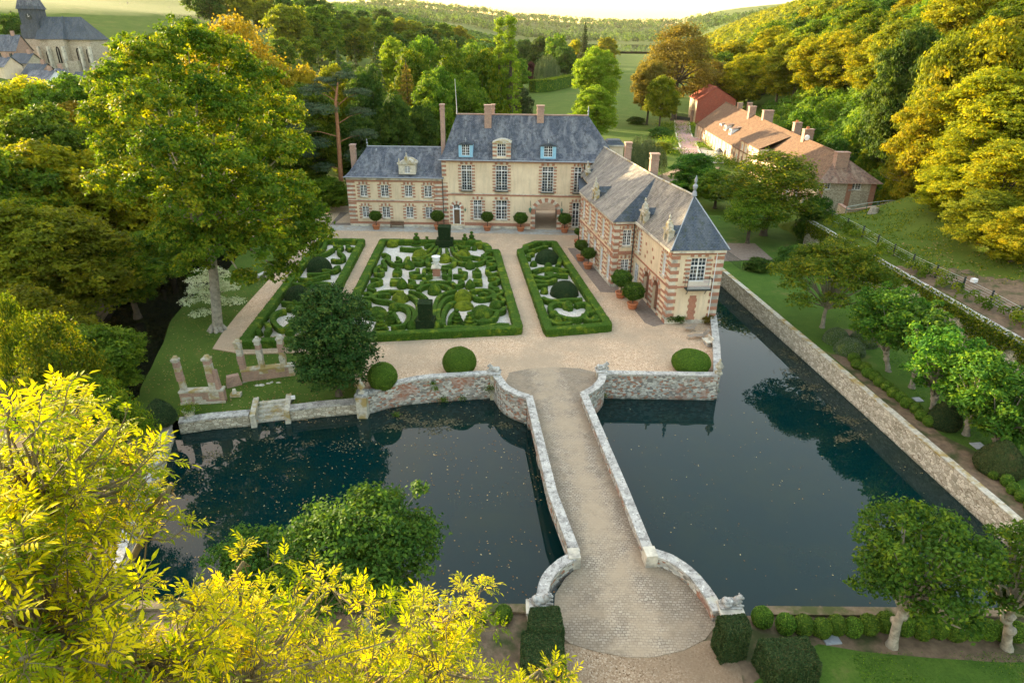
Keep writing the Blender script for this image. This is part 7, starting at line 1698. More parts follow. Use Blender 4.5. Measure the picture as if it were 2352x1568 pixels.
# reclining animals on the bridge piers
def statue(u, v, z, face, lb):
    p = G(u, v, z); e = empty('stone_lion', (p.x, p.y, z), lb, 'statue', 'reclining stone lions on the bridge piers'); sx = face; pts = []
    body = MB(); body.ell((p.x, p.y, z+.2), (.42, .2, .2), 14, 8, -1, .06, 1); body.ell((p.x-.22*sx, p.y, z+.2), (.2, .23, .22), 12, 8, -1, .05, 2); body.ell((p.x+.3*sx, p.y, z+.3), (.2, .17, .24), 12, 8, -1, .08, 3)
    body.ell((p.x+.42*sx, p.y, z+.48), (.15, .13, .15), 12, 8, -1, .05, 4); body.ell((p.x+.55*sx, p.y, z+.43), (.08, .08, .07), 10, 6, -1)
    for d in (-.12, .12):
        body.tube([(p.x+.25*sx, p.y+d, z+.12), (p.x+.62*sx, p.y+d, z+.06)], [.07, .05], 7); body.ell((p.x-.15*sx, p.y+d*1.6, z+.12), (.2, .08, .12), 10, 6, -1); body.ell((p.x+.38*sx, p.y+d*.8, z+.62), (.04, .03, .05), 6, 4, -1)
    body.tube([(p.x-.4*sx, p.y, z+.12), (p.x-.5*sx, p.y+.1, z+.05), (p.x-.35*sx, p.y+.26, z+.05)], .035, 6)
    body.build('body', M['cap'], e, smooth=True); MB().box((p.x, p.y, z-.02), (1.0, .55, .05)).build('base', M['cap'], e)
for u, v, z, f, lb in [(1137, 852, .78, -1, 'weathered stone lion on the far left pier of the bridge'), (1381, 847, .78, 1, 'weathered stone lion on the far right pier of the bridge'), (1240, 1384, .80, 1, 'stone lion on the near left pier, partly behind yew'), (1676, 1388, .80, 1, 'stone lion on the near right pier of the bridge')]: statue(u, v, z, f, lb)
for q in ((1137, 856), (1381, 851)): p = G(*q, .7); e = empty('wall_pier', (p.x, p.y, 0), 'square stone pier carrying the far %s lion' % ('left' if q[0] < 1200 else 'right'), 'pier'); MB().box((p.x, p.y, -3.5), (.75, .75, 4.15)).build('shaft', M['stone_lichen'], e); MB().box((p.x, p.y, .653), (.9, .9, .14)).build('cap', M['cap'], e)
def urn(p, sc, lb, m='stone_lichen'):
    e = empty('stone_urn', p, lb, 'urn'); MB().box((p.x, p.y, p.z), (.5*sc, .5*sc, .16*sc)).build('base', M[m], e); MB().lathe((p.x, p.y, p.z+.161*sc), [(.16*sc, 0), (.1*sc, .12*sc), (.3*sc, .35*sc), (.34*sc, .52*sc), (.2*sc, .66*sc), (.24*sc, .7*sc), (.1*sc, .85*sc), (.06*sc, 1.0*sc), (.09*sc, 1.08*sc), (.02, 1.15*sc)], 14).build('body', M[m], e, smooth=True)
urn(G(1650, 857, .7), 1.0, 'lidded stone urn at the corner of the court above the right moat')
urn(Vector((bp.x, bp.y, .42)), .9, 'stone urn on the pier beside the magnolia')
# deck chairs and the stone seat by the pavilion
def deckchair(u, v, rz, lb, ext):
    p = G(u, v, 0); e = empty('deck_chair', (p.x, p.y, 0), lb, 'deck chair', 'grey wooden deck chairs', rz)
    def loc(m, nm):
        me_ = m.build(nm, M['wood'], None); me_.parent = e; return me_
    m = MB()
    for k in range(9): x = -.25+k*.095; m.box((x, 0, .36-.006*k), (.07, .56, .025))
    loc(m, 'seat'); m = MB()
    for k in range(6): y = -.24+k*.096; m.tube([(.55, y, .33), (1.05, y, .95)], .028, 4)
    m.tube([(.72, -.27, .54), (.72, .27, .54)], .025, 4); m.tube([(1.03, -.27, .93), (1.03, .27, .93)], .03, 4); loc(m, 'backrest')
    for d in (-.29, .29): loc(MB().tube([(-.2, d, .36), (.75, d, .0)], .025, 5), 'leg'); loc(MB().tube([(.55, d, .34), (.0, d, .0)], .025, 5), 'leg'); loc(MB().box((.35, d, .56), (.6, .06, .03)), 'armrest')
    if ext:
        m = MB()
        for k in range(7): m.box((-.33-k*.095, 0, .34-.008*k), (.07, .5, .022))
        loc(m, 'footrest'); loc(MB().tube([(-.9, -.22, .29), (-.95, -.22, 0)], .02, 4), 'leg'); loc(MB().tube([(-.9, .22, .29), (-.95, .22, 0)], .02, 4), 'leg')
deckchair(*Z2(940, 1450), .5, 'weathered deck chair with upright back nearest the pavilion', False); deckchair(*Z2(1005, 1500), .15, 'long reclining deck chair with footrest beside the low wall', True)
p = G(*Z2(1070, 1545), 0); e = empty('curved_bench', (p.x, p.y, 0), 'curved pale stone seat against the low wall behind the oval bush', 'seat'); MB().box((p.x, p.y, 0), (.3, .8, .4), .2).build('pedestal', M['cap'], e); MB().box((p.x-.02, p.y, .4), (.55, 1.1, .1), .2).box((p.x+.28, p.y, .5), (.1, 1.05, .35), .2).build('seat', M['stone'], e)
# ruins on the lawn
def ruincol(mb, mbb, x, y, z0, h, w_, seed, lean=0):
    rr = random.Random(seed); z = z0; k = 0
    while z < z0+h-.1:
        hh = rr.uniform(.3, .45); hh = min(hh, z0+h-z); ww = w_*rr.uniform(.92, 1.06); t = mb if rr.random() < .72 else mbb
        t.box((x+lean*(z-z0)+rr.uniform(-.02, .02), y, z), (ww, ww*.9, hh-.006), rr.uniform(-.05, .05)); z += hh; k += 1
    mb.box((x+lean*h, y, z), (w_*1.25, w_*1.15, .16)).box((x+lean*h+.03, y, z+.161), (w_*.8, w_*.8, .22), .2, .7)
def ruin(name, lb, a, b, zt, cols, seed):
    A_, B_ = G(*Z4(*a), -.7), G(*Z4(*b), -.7); t = (B_-A_).normalized(); n = Vector((t.y, -t.x, 0)); L = (B_-A_).length; c = (A_+B_)/2; e = empty(name, (c.x, c.y, -.7), lb, 'ruin'); rr = random.Random(seed)
    m = MB(); m.obox(A_, t, n, 0, L, -.1, zt, -.55, 0); m.build('brick_wall', M['brick_old'], e)
    m = MB(); x = .1
    while x < L-.5:
        for lv in (0, 1, 2): 
            if rr.random() < .55: w_ = rr.uniform(.5, .9); m.obox(A_, t, n, x, min(x+w_, L-.02), lv*zt/3+.02, (lv+1)*zt/3-.03, -.02, .03)
        x += rr.uniform(.9, 1.3)
    m.obox(A_, t, n, -.03, L+.03, zt+.003, zt+.14, -.62, .06); m.obox(A_, t, n, -.05, L+.05, -.1, .12, -.02, .08); m.build('stone_blocks', M['stone_lichen'], e)
    for (px, hh, w_, le) in cols:
        s_, _ = onplane(*Z4(px, a[1]), A_, B_); q = A_+t*s_-n*.28; c1 = MB(); c2 = MB(); ruincol(c1, c2, q.x, q.y, A_.z+zt+.14, hh, w_, int(px), le)
        o = c1.build('column', M['stone_lichen'], e)
        if c2.v: c2.build('brick_block', M['brick_old'], o)
    return e, A_, t, n, L
e, A_, t, n, L = ruin('ruined_wall', 'ruined brick and stone window wall with two leaning columns', (112, 540), (392, 526), .95, [(140, 2.5, .42, -.05), (332, 2.5, .5, -.03)], 3)
q = A_+t*(L-.75)-n*.3; MB().box((q.x+.35, q.y, .39), (.4, .45, 1.6), 0, .7).build('broken_jamb', M['brick_old'], e)
e, A_, t, n, L = ruin('ruined_wall', 'longer ruined brick wall with three standing columns beside the magnolia', (505, 408), (850, 372), 1.05, [(520, 2.3, .45, -.03), (642, 2.4, .42, -.02), (782, 2.3, .45, 0)], 5)
q = A_; MB().box((q.x-.55, q.y-.35, -.7), (1.2, .6, .95), .5, .75).build('broken_wall', M['brick_old'], e)
p = G(*Z4(462, 485), -.7); e = empty('stone_fragment', (p.x, p.y, -.7), 'small broken carved stone fragment between the two ruins', 'stone'); MB().box((p.x, p.y, -.72), (.8, .5, .25), .15).build('base', M['stone_lichen'], e); MB().box((p.x-.1, p.y, -.468), (.35, .35, .35), .3, .6).build('top', M['stone'], e)
rr = random.Random(4)
for k in range(5):
    p = G(*Z4(600+k*32+rr.uniform(-8, 8), 430-k*6+rr.uniform(-6, 6)), -.7); o = MB().ell((p.x, p.y, -.68), (rr.uniform(.15, .3), rr.uniform(.12, .2), .16), 8, 5, -.3, .15, k).build('fallen_stone', M['stone_lichen'], None, loc=(p.x, p.y, -.7)); tag(o, 'low lichen covered stone lying in front of the three column ruin', 'stone', 'fallen stones in front of the ruin')
p = G(*Z4(165, 610), -.7); e = empty('stone_planter', (p.x, p.y, -.7), 'round stone planter with trailing plants at the left wall end', 'planter'); MB().lathe((p.x, p.y, -.7), [(.35, 0), (.42, .3), (.5, .5), (.44, .5)], 12).build('bowl', M['stone'], e)
rs0 = np.random.RandomState(3); C = rs0.normal(size=(900, 3))*np.array([.3, .3, .15])+np.array([0, 0, .55]); o = bpy.data.objects.new('plants', leafmesh('plants', C, rs0.normal(size=C.shape)+np.array([0, 0, .5]), .06, rs0.uniform(0, 1, 900), M['L_green'])); COL.objects.link(o); o.parent = e
p = G(*Z4(828, 518), -.7); e = empty('garden_spotlight', (p.x, p.y, -.7), 'small white garden spotlight right of the water stairs', 'lamp'); MB().box((p.x, p.y, -.5), (.3, .22, .22), .3).build('housing', M['white'], e); MB().box((p.x, p.y, -.7), (.06, .06, .2)).build('stake', M['iron'], e)
# ladder rails and a black bin on the near bank
p = G(1012, 1412, 0); e = empty('ladder_rail', (p.x, p.y, 0), 'pair of bent pale metal ladder rails hooked on the near bank', 'ladder')
for d in (0, .5): MB().tube([(p.x+d, p.y-.5, 0), (p.x+d, p.y-.45, .9), (p.x+d, p.y+.1, 1.0), (p.x+d, p.y+.5, .6), (p.x+d, p.y+.55, -1.2)], .03, 6).build('rail', M['galv'], e)
p = G(992, 1412, 0); o = MB().lathe((p.x, p.y, 0), [(.2, 0), (.27, .6), (.29, .62), (.24, .62), (.2, .3)], 14).build('bin', M['iron'], None, loc=(p.x, p.y, 0), smooth=True); tag(o, 'black bucket beside the ladder rails on the near bank', 'bucket')
p = G(1668, 1440, 0); o = MB().lathe((p.x, p.y, 0), [(.2, 0), (.27, .7), (.29, .72), (.24, .72), (.2, .3)], 14).build('bin', M['iron'], None, loc=(p.x, p.y, 0), smooth=True); tag(o, 'black bin between the near right pier and the yew block', 'bucket')
# drain covers
for u, v, sx, sy, z, lb in [(1908, 1467, .75, .6, .0, 'grey square cover in the soil under the near ball row'), (2108, 918, .6, .6, .0, 'pale square cover beside the ball row on the right lawn'), (2247, 1024, .8, .7, .0, 'grey slab in the soil near the large yew cone')]:
    p = G(u, v, z); o = MB().box((p.x, p.y, 0), (sx, sy, .06), .1).build('drain_cover', M['lead'], None, loc=(p.x, p.y, 0)); tag(o, lb, 'cover')
# shrub and climber at the pavilion foot
for u, v, rp, h, mt, lb in [(1600, 738, 26, 1.5, 'L_bright', 'yellow green climber at the foot of the pavilion'), (1556, 745, 24, .9, 'L_deep', 'low dark bush left of the yellow green climber'), (1632, 745, 18, .8, 'L_brown', 'reddish low plant by the pavilion corner')]:
    p = G(u, v, 0); k = depth_at(p.y, 1)/FPX; r = rp*k; e = empty('shrub', (p.x, p.y+.3, 0), lb, 'shrub'); rs0 = np.random.RandomState(int(u)); C, N, V = crownpts(rs0, [(rs0.uniform(-r, r)*.7, rs0.uniform(-.3, .3), h*.45+rs0.uniform(-.1, .2), r*.45, .45, h*.5) for _ in range(6)], 130)
    o = bpy.data.objects.new('foliage', leafmesh('foliage', C, N, .06, V, M[mt])); COL.objects.link(o); o.parent = e
    if mt == 'L_bright':
        C = rs0.normal(size=(900, 3))*np.array([.18, .08, .6])+np.array([.75, .35, 1.9]); o = bpy.data.objects.new('climbing_shoot', leafmesh('climbing_shoot', C, rs0.normal(size=C.shape), .06, rs0.uniform(0, 1, 900), M[mt])); COL.objects.link(o); o.parent = e
# wall weeds: tufts on the moat walls
rs0 = np.random.RandomState(6); Cs = []
for (u, v, z, r) in [(1125, 890, -.4, .5), (1128, 870, .1, .3), (911, 950, -1.4, .35), (995, 878, .3, .25), (1000, 890, 0, .3), (1210, 950, -1.2, .4), (1400, 888, -.9, .4), (1480, 896, -1.3, .4), (1560, 898, -1.3, .4), (1640, 896, -1.2, .35), (1390, 905, -1.3, .4), (1020, 915, -1.3, .4), (1060, 912, -1.4, .5), (1665, 640, -1.0, .4)]:
    p = G(u, v, z); n_ = int(500*r); d = rs0.normal(size=(n_, 3))*r*.5; Cs.append(d*np.array([1, .35, .7])+np.array([p.x, p.y-.15, p.z]))
C = np.concatenate(Cs); o = bpy.data.objects.new('wall_weeds', leafmesh('wall_weeds', C, rs0.normal(size=C.shape)+np.array([0, -.5, .4]), .05, rs0.uniform(0, 1, len(C)), M['L_lime'])); COL.objects.link(o); tag(o, kind='stuff')

# ---------------------------------------------------------------- fences, slope wall, rails
def terr(x, y): return float(hterr(x, y))
fpts = []; e = empty('slope_fence', (xwall(60)+2.4, 60, 3.3), 'wire fence with dark green posts and pale rails above the retaining wall', 'fence')
for k in range(17):
    y = 83-k*3.6; x = xwall(y)+2.2+.25*math.sin(k); z = terr(x, y); fpts.append(Vector((x, y, z))); MB().box((x, y, z-.1), (.13, .13, 1.5)).build('post', M['iron'], e)
for zz in (.25, 1.2): MB().tube([p+Vector((0, 0, zz)) for p in fpts], .015, 5).build('rail', M['galv'], e)
for zz in (.5, .75, 1.0): MB().tube([p+Vector((0, 0, zz)) for p in fpts], .008, 3).build('wire', M['galv'], e)
hp = [A(*Z5(x, y), Y) for x, y, Y in ((1830, 1475, 88), (2010, 1440, 88.5), (2110, 1400, 89.5), (2200, 1400, 90), (2330, 1385, 91), (2350, 1330, 92), (2290, 1130, 97))]
for p in hp: p.z = terr(p.x, p.y)+1.0
e = empty('green_handrail', (hp[2].x, hp[2].y, hp[2].z-1), 'green metal handrail climbing the steps beside the slope wall', 'railing')
for k, p in enumerate(densify(hp, 1.6)): MB().box((p.x, p.y, p.z-1.1), (.07, .07, 1.12)).build('post', M['green_metal'], e)
for dz in (0, -.45): MB().tube([p+Vector((0, 0, dz)) for p in hp], .045, 5).build('rail', M['galv' if dz == 0 else 'green_metal'], e)
sw = [A(1925, 486, 93), A(1945, 508, 88.5), A(2000, 512, 89.5), A(2058, 513, 91)]
stonewall('slope_wall', 'angled stone wall with brick coping below the stone outbuilding', 'wall', [Vector((p.x, p.y, z)) for p, z in zip(sw, (3.4, 3.6, 3.9, 4.4))], None, -.5, .45, M['fieldstone'], .08, .14, capm=M['brick_old'])
p = A(1990, 552, 84); z = terr(p.x, 84); e = empty('tree_stump', (p.x, 84, z), 'pale cut tree stump on the mown slope by the steps', 'stump'); MB().tube([(p.x, 84, z-.2), (p.x, 84, z+.3), (p.x+.1, 84, z+.8)], [.75, .55, .5], 10).build('bole', M['bark_pale'], e)
for k, (u, v, Y, lb) in enumerate([(2228, 672, 59, 'small white floodlight in the brown soil above the retaining wall'), (2388, 760, 49, 'white floodlight box at the right edge above the retaining wall')]):
    p = A(u, v, Y); z = terr(p.x, Y); e = empty('floodlight', (p.x, Y, z), lb, 'lamp'); MB().box((p.x, Y, z+.15), (.5, .4, .35), .3).build('housing', M['white'], e); MB().box((p.x, Y, z-.1), (.1, .1, .26)).build('stand', M['iron'], e)
ZL_ = lambda x, y: (1552.3+.2*x, 451.6+.2*y)
ir = [G(*ZL_(580, 720), .0), G(*ZL_(735, 830), .0), G(*ZL_(930, 825), 0), G(*ZL_(1110, 830), 0)]
e = empty('iron_railing', (ir[1].x, ir[1].y, 0), 'dark iron railing round the paved terrace behind the moat wall', 'railing'); mb = MB()
for p in densify(ir, .28): mb.box((p.x, p.y, 0), (.03, .03, 1.05))
mb.build('bars', M['iron'], e); MB().tube([p+Vector((0, 0, 1.05)) for p in ir], .03, 5).build('top_rail', M['iron'], e)
# pasture fence high on the slope
pf = [A(u, v, Y) for u, v, Y in ((2075, 222, 122), (2110, 218, 120), (2150, 212, 118), (2190, 208, 116), (2240, 200, 114))]
e = empty('pasture_fence', (pf[2].x, pf[2].y, terr(pf[2].x, pf[2].y)), 'grey post and rail fence round the dry pasture high on the slope', 'fence'); pp = [Vector((p.x, p.y, terr(p.x, p.y))) for p in pf]
for p in densify(pp, 4): MB().box((p.x, p.y, p.z-.2), (.15, .15, 1.6)).build('post', M['wood'], e)
for dz in (.6, 1.1): MB().tube([p+Vector((0, 0, dz)) for p in pp], .05, 4).build('rail', M['wood'], e)
# round well and low planting by the outbuilding
p = G(*Z5(738, 835), 0); e = empty('garden_well', (p.x, p.y, 0), 'small dark well head on the paved forecourt of the outbuilding', 'well'); MB().lathe((p.x, p.y, 0), [(1.0, 0), (1.0, .9), (.85, .95), (.8, .3)], 14).build('ring', M['cap'], e)
MB().box((p.x, p.y, .9), (1.5, 1.5, .9), .4, .15).build('lid', M['slate_dark'], e)
rs0 = np.random.RandomState(44); Cs = []
for q in [(325, 560), (330, 600), (300, 640), (280, 700), (345, 700), (260, 560), (370, 800), (300, 790), (570, 590), (610, 740), (720, 860), (780, 870), (500, 560), (510, 620), (850, 890), (880, 905)]:
    p = G(*Z5(*q), .4); n_ = 500; Cs.append(rs0.normal(size=(n_, 3))*np.array([1.6, 2.4, .45])+np.array([p.x, p.y, .5]))
C = np.concatenate(Cs); C[:, 2] = np.abs(C[:, 2]); o = bpy.data.objects.new('border_planting', leafmesh('border_planting', C, rs0.normal(size=C.shape)+np.array([0, 0, .6]), .16, rs0.uniform(0, 1, len(C)), M['L_green'])); COL.objects.link(o); tag(o, kind='stuff')
# grass tufts that roughen the lawns
def tufts(name, x0, x1, y0, y1, n, size, mat, zf, ok, seed):
    rs = np.random.RandomState(seed); X = rs.uniform(x0, x1, n); Y = rs.uniform(y0, y1, n); k = ok(X, Y)*(rs.uniform(size=n) < .45+.55*np.sin(X*.8+np.sin(Y*.7)*2)*np.cos(Y*.6+1)); X, Y = X[k > 0], Y[k > 0]
    Z = zf(X, Y)+size*.35; N = rs.normal(size=(len(X), 3)); N[:, 2] *= .45; o = bpy.data.objects.new(name, leafmesh(name, np.stack([X, Y, Z], 1), N, rs.uniform(.5, 1.3, len(X))*size, rs.uniform(0, 1, len(X)), M[mat], .28)); COL.objects.link(o); tag(o, kind='stuff')
tufts('slope_grass', 41, 78, 40, 98, 60000, .16, 'L_plane', lambda X, Y: hterr(X, Y), lambda X, Y: (X > xwall(Y)+8.5-np.maximum(0, Y-52)*.4)*1.0*(X > 41)*((Y < 88) | (X > 55)), 31)
tufts('bank_grass', 14, 30, 9, 20.4, 52000, .05, 'L_lime', lambda X, Y: 0*X+.01, lambda X, Y: (Y < 20.4-(X-20)**2*.01)*1.0*(X > 14.5+(Y-12)*.1), 32)
tufts('lawn_grass', 30.5, 40, 24, 74, 30000, .07, 'L_lime', lambda X, Y: 0*X+.01, lambda X, Y: (X > 31.5)*1.0, 33)
# floating leaves on the moat, fallen leaves on the lawn
def leaves_flat(name, X, Y, Zf, size, cols, seed):
    rs = np.random.RandomState(seed); n = len(X); C = np.stack([X, Y, Zf], 1); N = rs.normal(size=(n, 3))*.12+np.array([0, 0, 1]); o = bpy.data.objects.new(name, leafmesh(name, C, N, rs.uniform(.5, 1.4, n)*size, rs.uniform(0, 1, n), cols, .7)); COL.objects.link(o); tag(o, kind='stuff')
M['L_fall'] = m_leaf('leaf_fallen', (.16, .08, .03), (.34, .20, .08), .1, (1, 1, 1), (.50, .38, .20))
M['L_weed'] = m_leaf('pond_weed', (.025, .03, .015), (.07, .06, .035), .1, (1, 1, 1), (.13, .10, .06))
rs0 = np.random.RandomState(10); n_ = 2600; X = rs0.uniform(-23, 4.5, n_); Y = rs0.uniform(23, 45, n_); d = np.sin(X*.6+1)*np.cos(Y*.5+.5*X)+.5*np.sin(Y*1.3+2); keep = (rs0.uniform(-1.3, 1.6, n_) < d+(Y > 36)*.5+(X < -12)*.3)
keep &= ~((Y > 37.5) & (X < -13.5)); leaves_flat('floating_leaves', X[keep], Y[keep], np.full(keep.sum(), ZW+.012), .05, M['L_fall'], 1)
X = rs0.uniform(5, 28, 260); Y = rs0.uniform(23, 44, 260); leaves_flat('floating_leaves', X, Y, np.full(260, ZW+.012), .045, M['L_fall'], 2)
def weedpatch(name, cs, seed):
    rs = np.random.RandomState(seed); P = []
    for x, y, r, n in cs: P.append(rs.normal(size=(n, 2))*r*np.array([1, .6])+np.array([x, y]))
    P = np.concatenate(P); leaves_flat(name, P[:, 0], P[:, 1], np.full(len(P), ZW+.008), .085, M['L_weed'], seed)
wc = []; rr = random.Random(6)
for k in range(26): p = G(1690+rr.uniform(-25, 40)+k*11, 700+k*13+rr.uniform(-25, 25), ZW); wc.append((p.x, p.y, rr.uniform(.25, .7), rr.randint(30, 90)))
for k in range(16): p = G(rr.uniform(900, 1170), rr.uniform(945, 990), ZW); wc.append((p.x, p.y, rr.uniform(.3, .7), rr.randint(25, 70)))
for k in range(14): p = G(rr.uniform(420, 820), rr.uniform(985, 1080), ZW); wc.append((p.x, p.y, rr.uniform(.3, .8), rr.randint(15, 50)))
weedpatch('water_weeds', wc, 3)
X = rs0.uniform(-38, -12, 4200); Y = rs0.uniform(40, 70, 4200); lx0 = np.array([lawnx(max(44.0, y)) for y in Y]); keep = (X > lx0+.3) & (X > -25.2-(Y > 44)*20) & ~((X > -19) & (Y > 52.5)); Z = np.array([zl(0, y) for y in Y])+.02
leaves_flat('fallen_leaves', X[keep], Y[keep], Z[keep], .06, M['L_fall'], 4)
bx = np.concatenate([rs0.uniform(-20, -1, 700), rs0.uniform(3, 12, 160)]); by = rs0.uniform(54, 82, len(bx)); leaves_flat('fallen_leaves', bx, by, np.full(len(bx), .035), .05, M['L_fall'], 6)
X = rs0.uniform(42, 52, 900); Y = rs0.uniform(40, 72, 900); leaves_flat('fallen_leaves', X, Y, hterr(X, Y)+.03, .12, M['L_fall'], 5)

# ---------------------------------------------------------------- church and village
zb_ = 13.0; CHU = empty('village_church', (-155, 238, zb_), 'old stone church with slate clad tower and steep slate roof on the left hill', 'church')
MB().box((-148, 238, 9), (17, 10, 13.5)).build('nave_wall', M['fieldstone'], CHU)
rf = MB(); e0 = [(-157, 232.3, 22.5), (-139, 232.3, 22.5), (-139, 243.7, 22.5), (-157, 243.7, 22.5)]; r0, r1 = (-157, 238, 29.3), (-143.5, 238, 29.3)
rf.face([e0[0], e0[1], r1, r0]).face([e0[1], e0[2], r1]).face([e0[2], e0[3], r0, r1]).face([e0[3], e0[0], r0]); rf.build('roof', M['slate_dark'], CHU)
rf = MB(); rf.face([(-152.5, 230.5, 22.6), (-146.5, 230.5, 22.6), (-149.5, 237.8, 29.6)]).face([(-152.5, 230.5, 22.6), (-149.5, 237.8, 29.6), (-153.5, 238, 22.6)]).face([(-146.5, 230.5, 22.6), (-145.5, 238, 22.6), (-149.5, 237.8, 29.6)]); rf.build('transept_roof', M['slate_dark'], CHU)
MB().box((-149.5, 232.3, 9), (5.4, 3, 13.55)).build('transept_wall', M['fieldstone'], CHU)
tw = MB().box((-159.3, 238, 9), (6.6, 6.6, 13.6)); tw.build('tower_wall', M['fieldstone'], CHU)
MB().box((-159.3, 238, 22.6), (7.0, 7.0, 4.2), 0, .88).box((-159.3, 238, 26.8), (5.4, 5.4, 4.6)).box((-159.3, 238, 31.4), (6.2, 6.2, 1.0), 0, .9).build('belfry', M['slate_dark'], CHU)
MB().box((-159.3, 238, 32.4), (5.6, 5.6, 9), 0, .05).build('spire', M['slate'], CHU)
mb = MB(); mb.tube([(-159.0, 235.25, 29.2), (-159.0, 235.1, 29.2)], 1.0, 16); c_ = mb.build('clock_face', M['iron'], CHU); MB().tube([(-159.0, 235.05, 29.2), (-159.0, 235.02, 30.0)], .06, 4).tube([(-159.0, 235.05, 29.2), (-158.5, 235.02, 29.4)], .06, 4).tube([(-159.0, 235.09, 29.2), (-159.0, 235.04, 29.2)], .12, 8).build('clock_hands', M['white'], c_)
for x, y, w_, h in [(-149.5, 230.78, 1.3, 5.0), (-144.3, 232.98, 1.3, 4.6), (-141.2, 232.98, 1.0, 4.2), (-154.6, 232.98, 1.0, 3.5)]:
    mb = MB(); N = 8; pts = [(x-w_/2, y, 15.5), (x+w_/2, y, 15.5)]+[(x+w_/2*math.cos(math.pi*k/N), y, 15.5+h*.72+h*.28*math.sin(math.pi*k/N)) for k in range(N+1)]; mb.face(pts); g_ = mb.build('window', M['dark'], CHU)
    MB().box((x, y-.06, 15.5), (.12, .06, h*.9)).build('mullion', M['stone'], g_)
for x in (-156.3, -151.9, -147.1, -142.6, -139.6): MB().box((x, 231.7 if -153 > x or x > -146 else 230, 9), (.7, 1.6, 11.5), 0, .8).build('buttress', M['stone'], CHU)
MB().box((-145.5, 231.3, 9), (4.2, 3.2, 7.2)).build('chapel_wall', M['fieldstone'], CHU)
def house(lb, u, vb, Y, wpx, hw, hr, m, roof, rz=0, dp=8):
    p = A(u, vb, Y); g = float(hterr(p.x, Y)); w_ = wpx*depth_at(Y, g)/FPX; e = empty('village_house', (p.x, Y, g), lb, 'house', None)
    c, s_ = math.cos(rz), math.sin(rz)
    def R3(x, y, z): return (p.x+x*c-y*s_, Y+x*s_+y*c, g+z)
    h2 = w_/2; d2 = dp/2; mb = MB(); q = [(-h2, -d2), (h2, -d2), (h2, d2), (-h2, d2)]
    for k in range(4): a, b = q[k], q[(k+1) % 4]; mb.face([R3(*a, -6), R3(*b, -6), R3(*b, hw), R3(*a, hw)])
    mb.face([R3(-h2, -d2, hw), R3(-h2, 0, hw+hr), R3(-h2, d2, hw)]); mb.face([R3(h2, -d2, hw), R3(h2, d2, hw), R3(h2, 0, hw+hr)]); mb.build('wall', M[m], e)
    r = MB(); o_ = .35; r.face([R3(-h2-o_, -d2-o_, hw-.15), R3(h2+o_, -d2-o_, hw-.15), R3(h2+o_, 0, hw+hr+.1), R3(-h2-o_, 0, hw+hr+.1)]); r.face([R3(h2+o_, d2+o_, hw-.15), R3(-h2-o_, d2+o_, hw-.15), R3(-h2-o_, 0, hw+hr+.1), R3(h2+o_, 0, hw+hr+.1)]); rr_ = r.build('roof', M[roof], e)
    MB().box(R3(h2*.6, 0, hw+hr-.6), (.9, .7, 1.8)).build('chimney', M['brick_old'], rr_)
    n_ = max(1, int(w_/3))
    for k in range(n_):
        x = -h2+w_*(k+.5)/n_; f = MB(); f.face([R3(x-.5, -d2-.02, hw-2.2), R3(x+.5, -d2-.02, hw-2.2), R3(x+.5, -d2-.02, hw-.7), R3(x-.5, -d2-.02, hw-.7)]); f.build('window', M['glass'], e)
house('brick house with grey slate roof at the left edge below the fir', 22, 132, 225, 75, 4.5, 4.5, 'brick_old', 'slate'); house('grey roofed house tucked between brick house and church', 60, 140, 215, 40, 3.5, 2.5, 'fieldstone', 'slate_dark')
house('white rendered cottage with a white gable below the church', 105, 182, 196, 52, 3.0, 2.2, 'white', 'slate'); house('narrow white gabled cottage facing the church', 140, 180, 200, 26, 3.4, 2.4, 'white', 'slate', 1.57, 6)
house('dark slate roofed house below the church apse', 205, 170, 205, 56, 2.6, 3.0, 'brick_old', 'slate_dark'); house('long slate roofed shed half hidden by the golden tree', 200, 196, 190, 66, 2.2, 2.4, 'fieldstone', 'slate'); house('low brick house with slate roof in front of the church tower', 92, 165, 208, 40, 2.4, 2.4, 'brick_old', 'slate_dark'); house('pale house with grey roof at the left edge of the village', 8, 158, 205, 46, 2.8, 2.4, 'plaster', 'slate'); house('small grey roofed house right of the shed', 248, 195, 188, 40, 2.2, 2.0, 'brick_old', 'slate')
house('small white roofed cottage on the grassy slope left of the firs', 733, 152, 255, 22, 2.4, 1.8, 'plaster', 'lead')
# skyline power poles / masts on the left field
for k, (u, v, Y) in enumerate([(198, 12, 640), (275, 8, 660), (292, 2, 680), (388, 16, 700), (38, 14, 600)]):
    p = A(u, v, Y); g = terr(p.x, Y); o = MB().tube([(p.x, Y, g-1), (p.x, Y, p.z)], [.35, .15], 6).box((p.x, Y, p.z-2), (4, .2, .25)).build('power_pole', M['wood'], None, loc=(p.x, Y, g)); tag(o, 'thin power pole, %s from the left on the far field skyline' % ordn[(1, 2, 3, 4, 0)[k]], 'pole', 'power poles on the skyline')
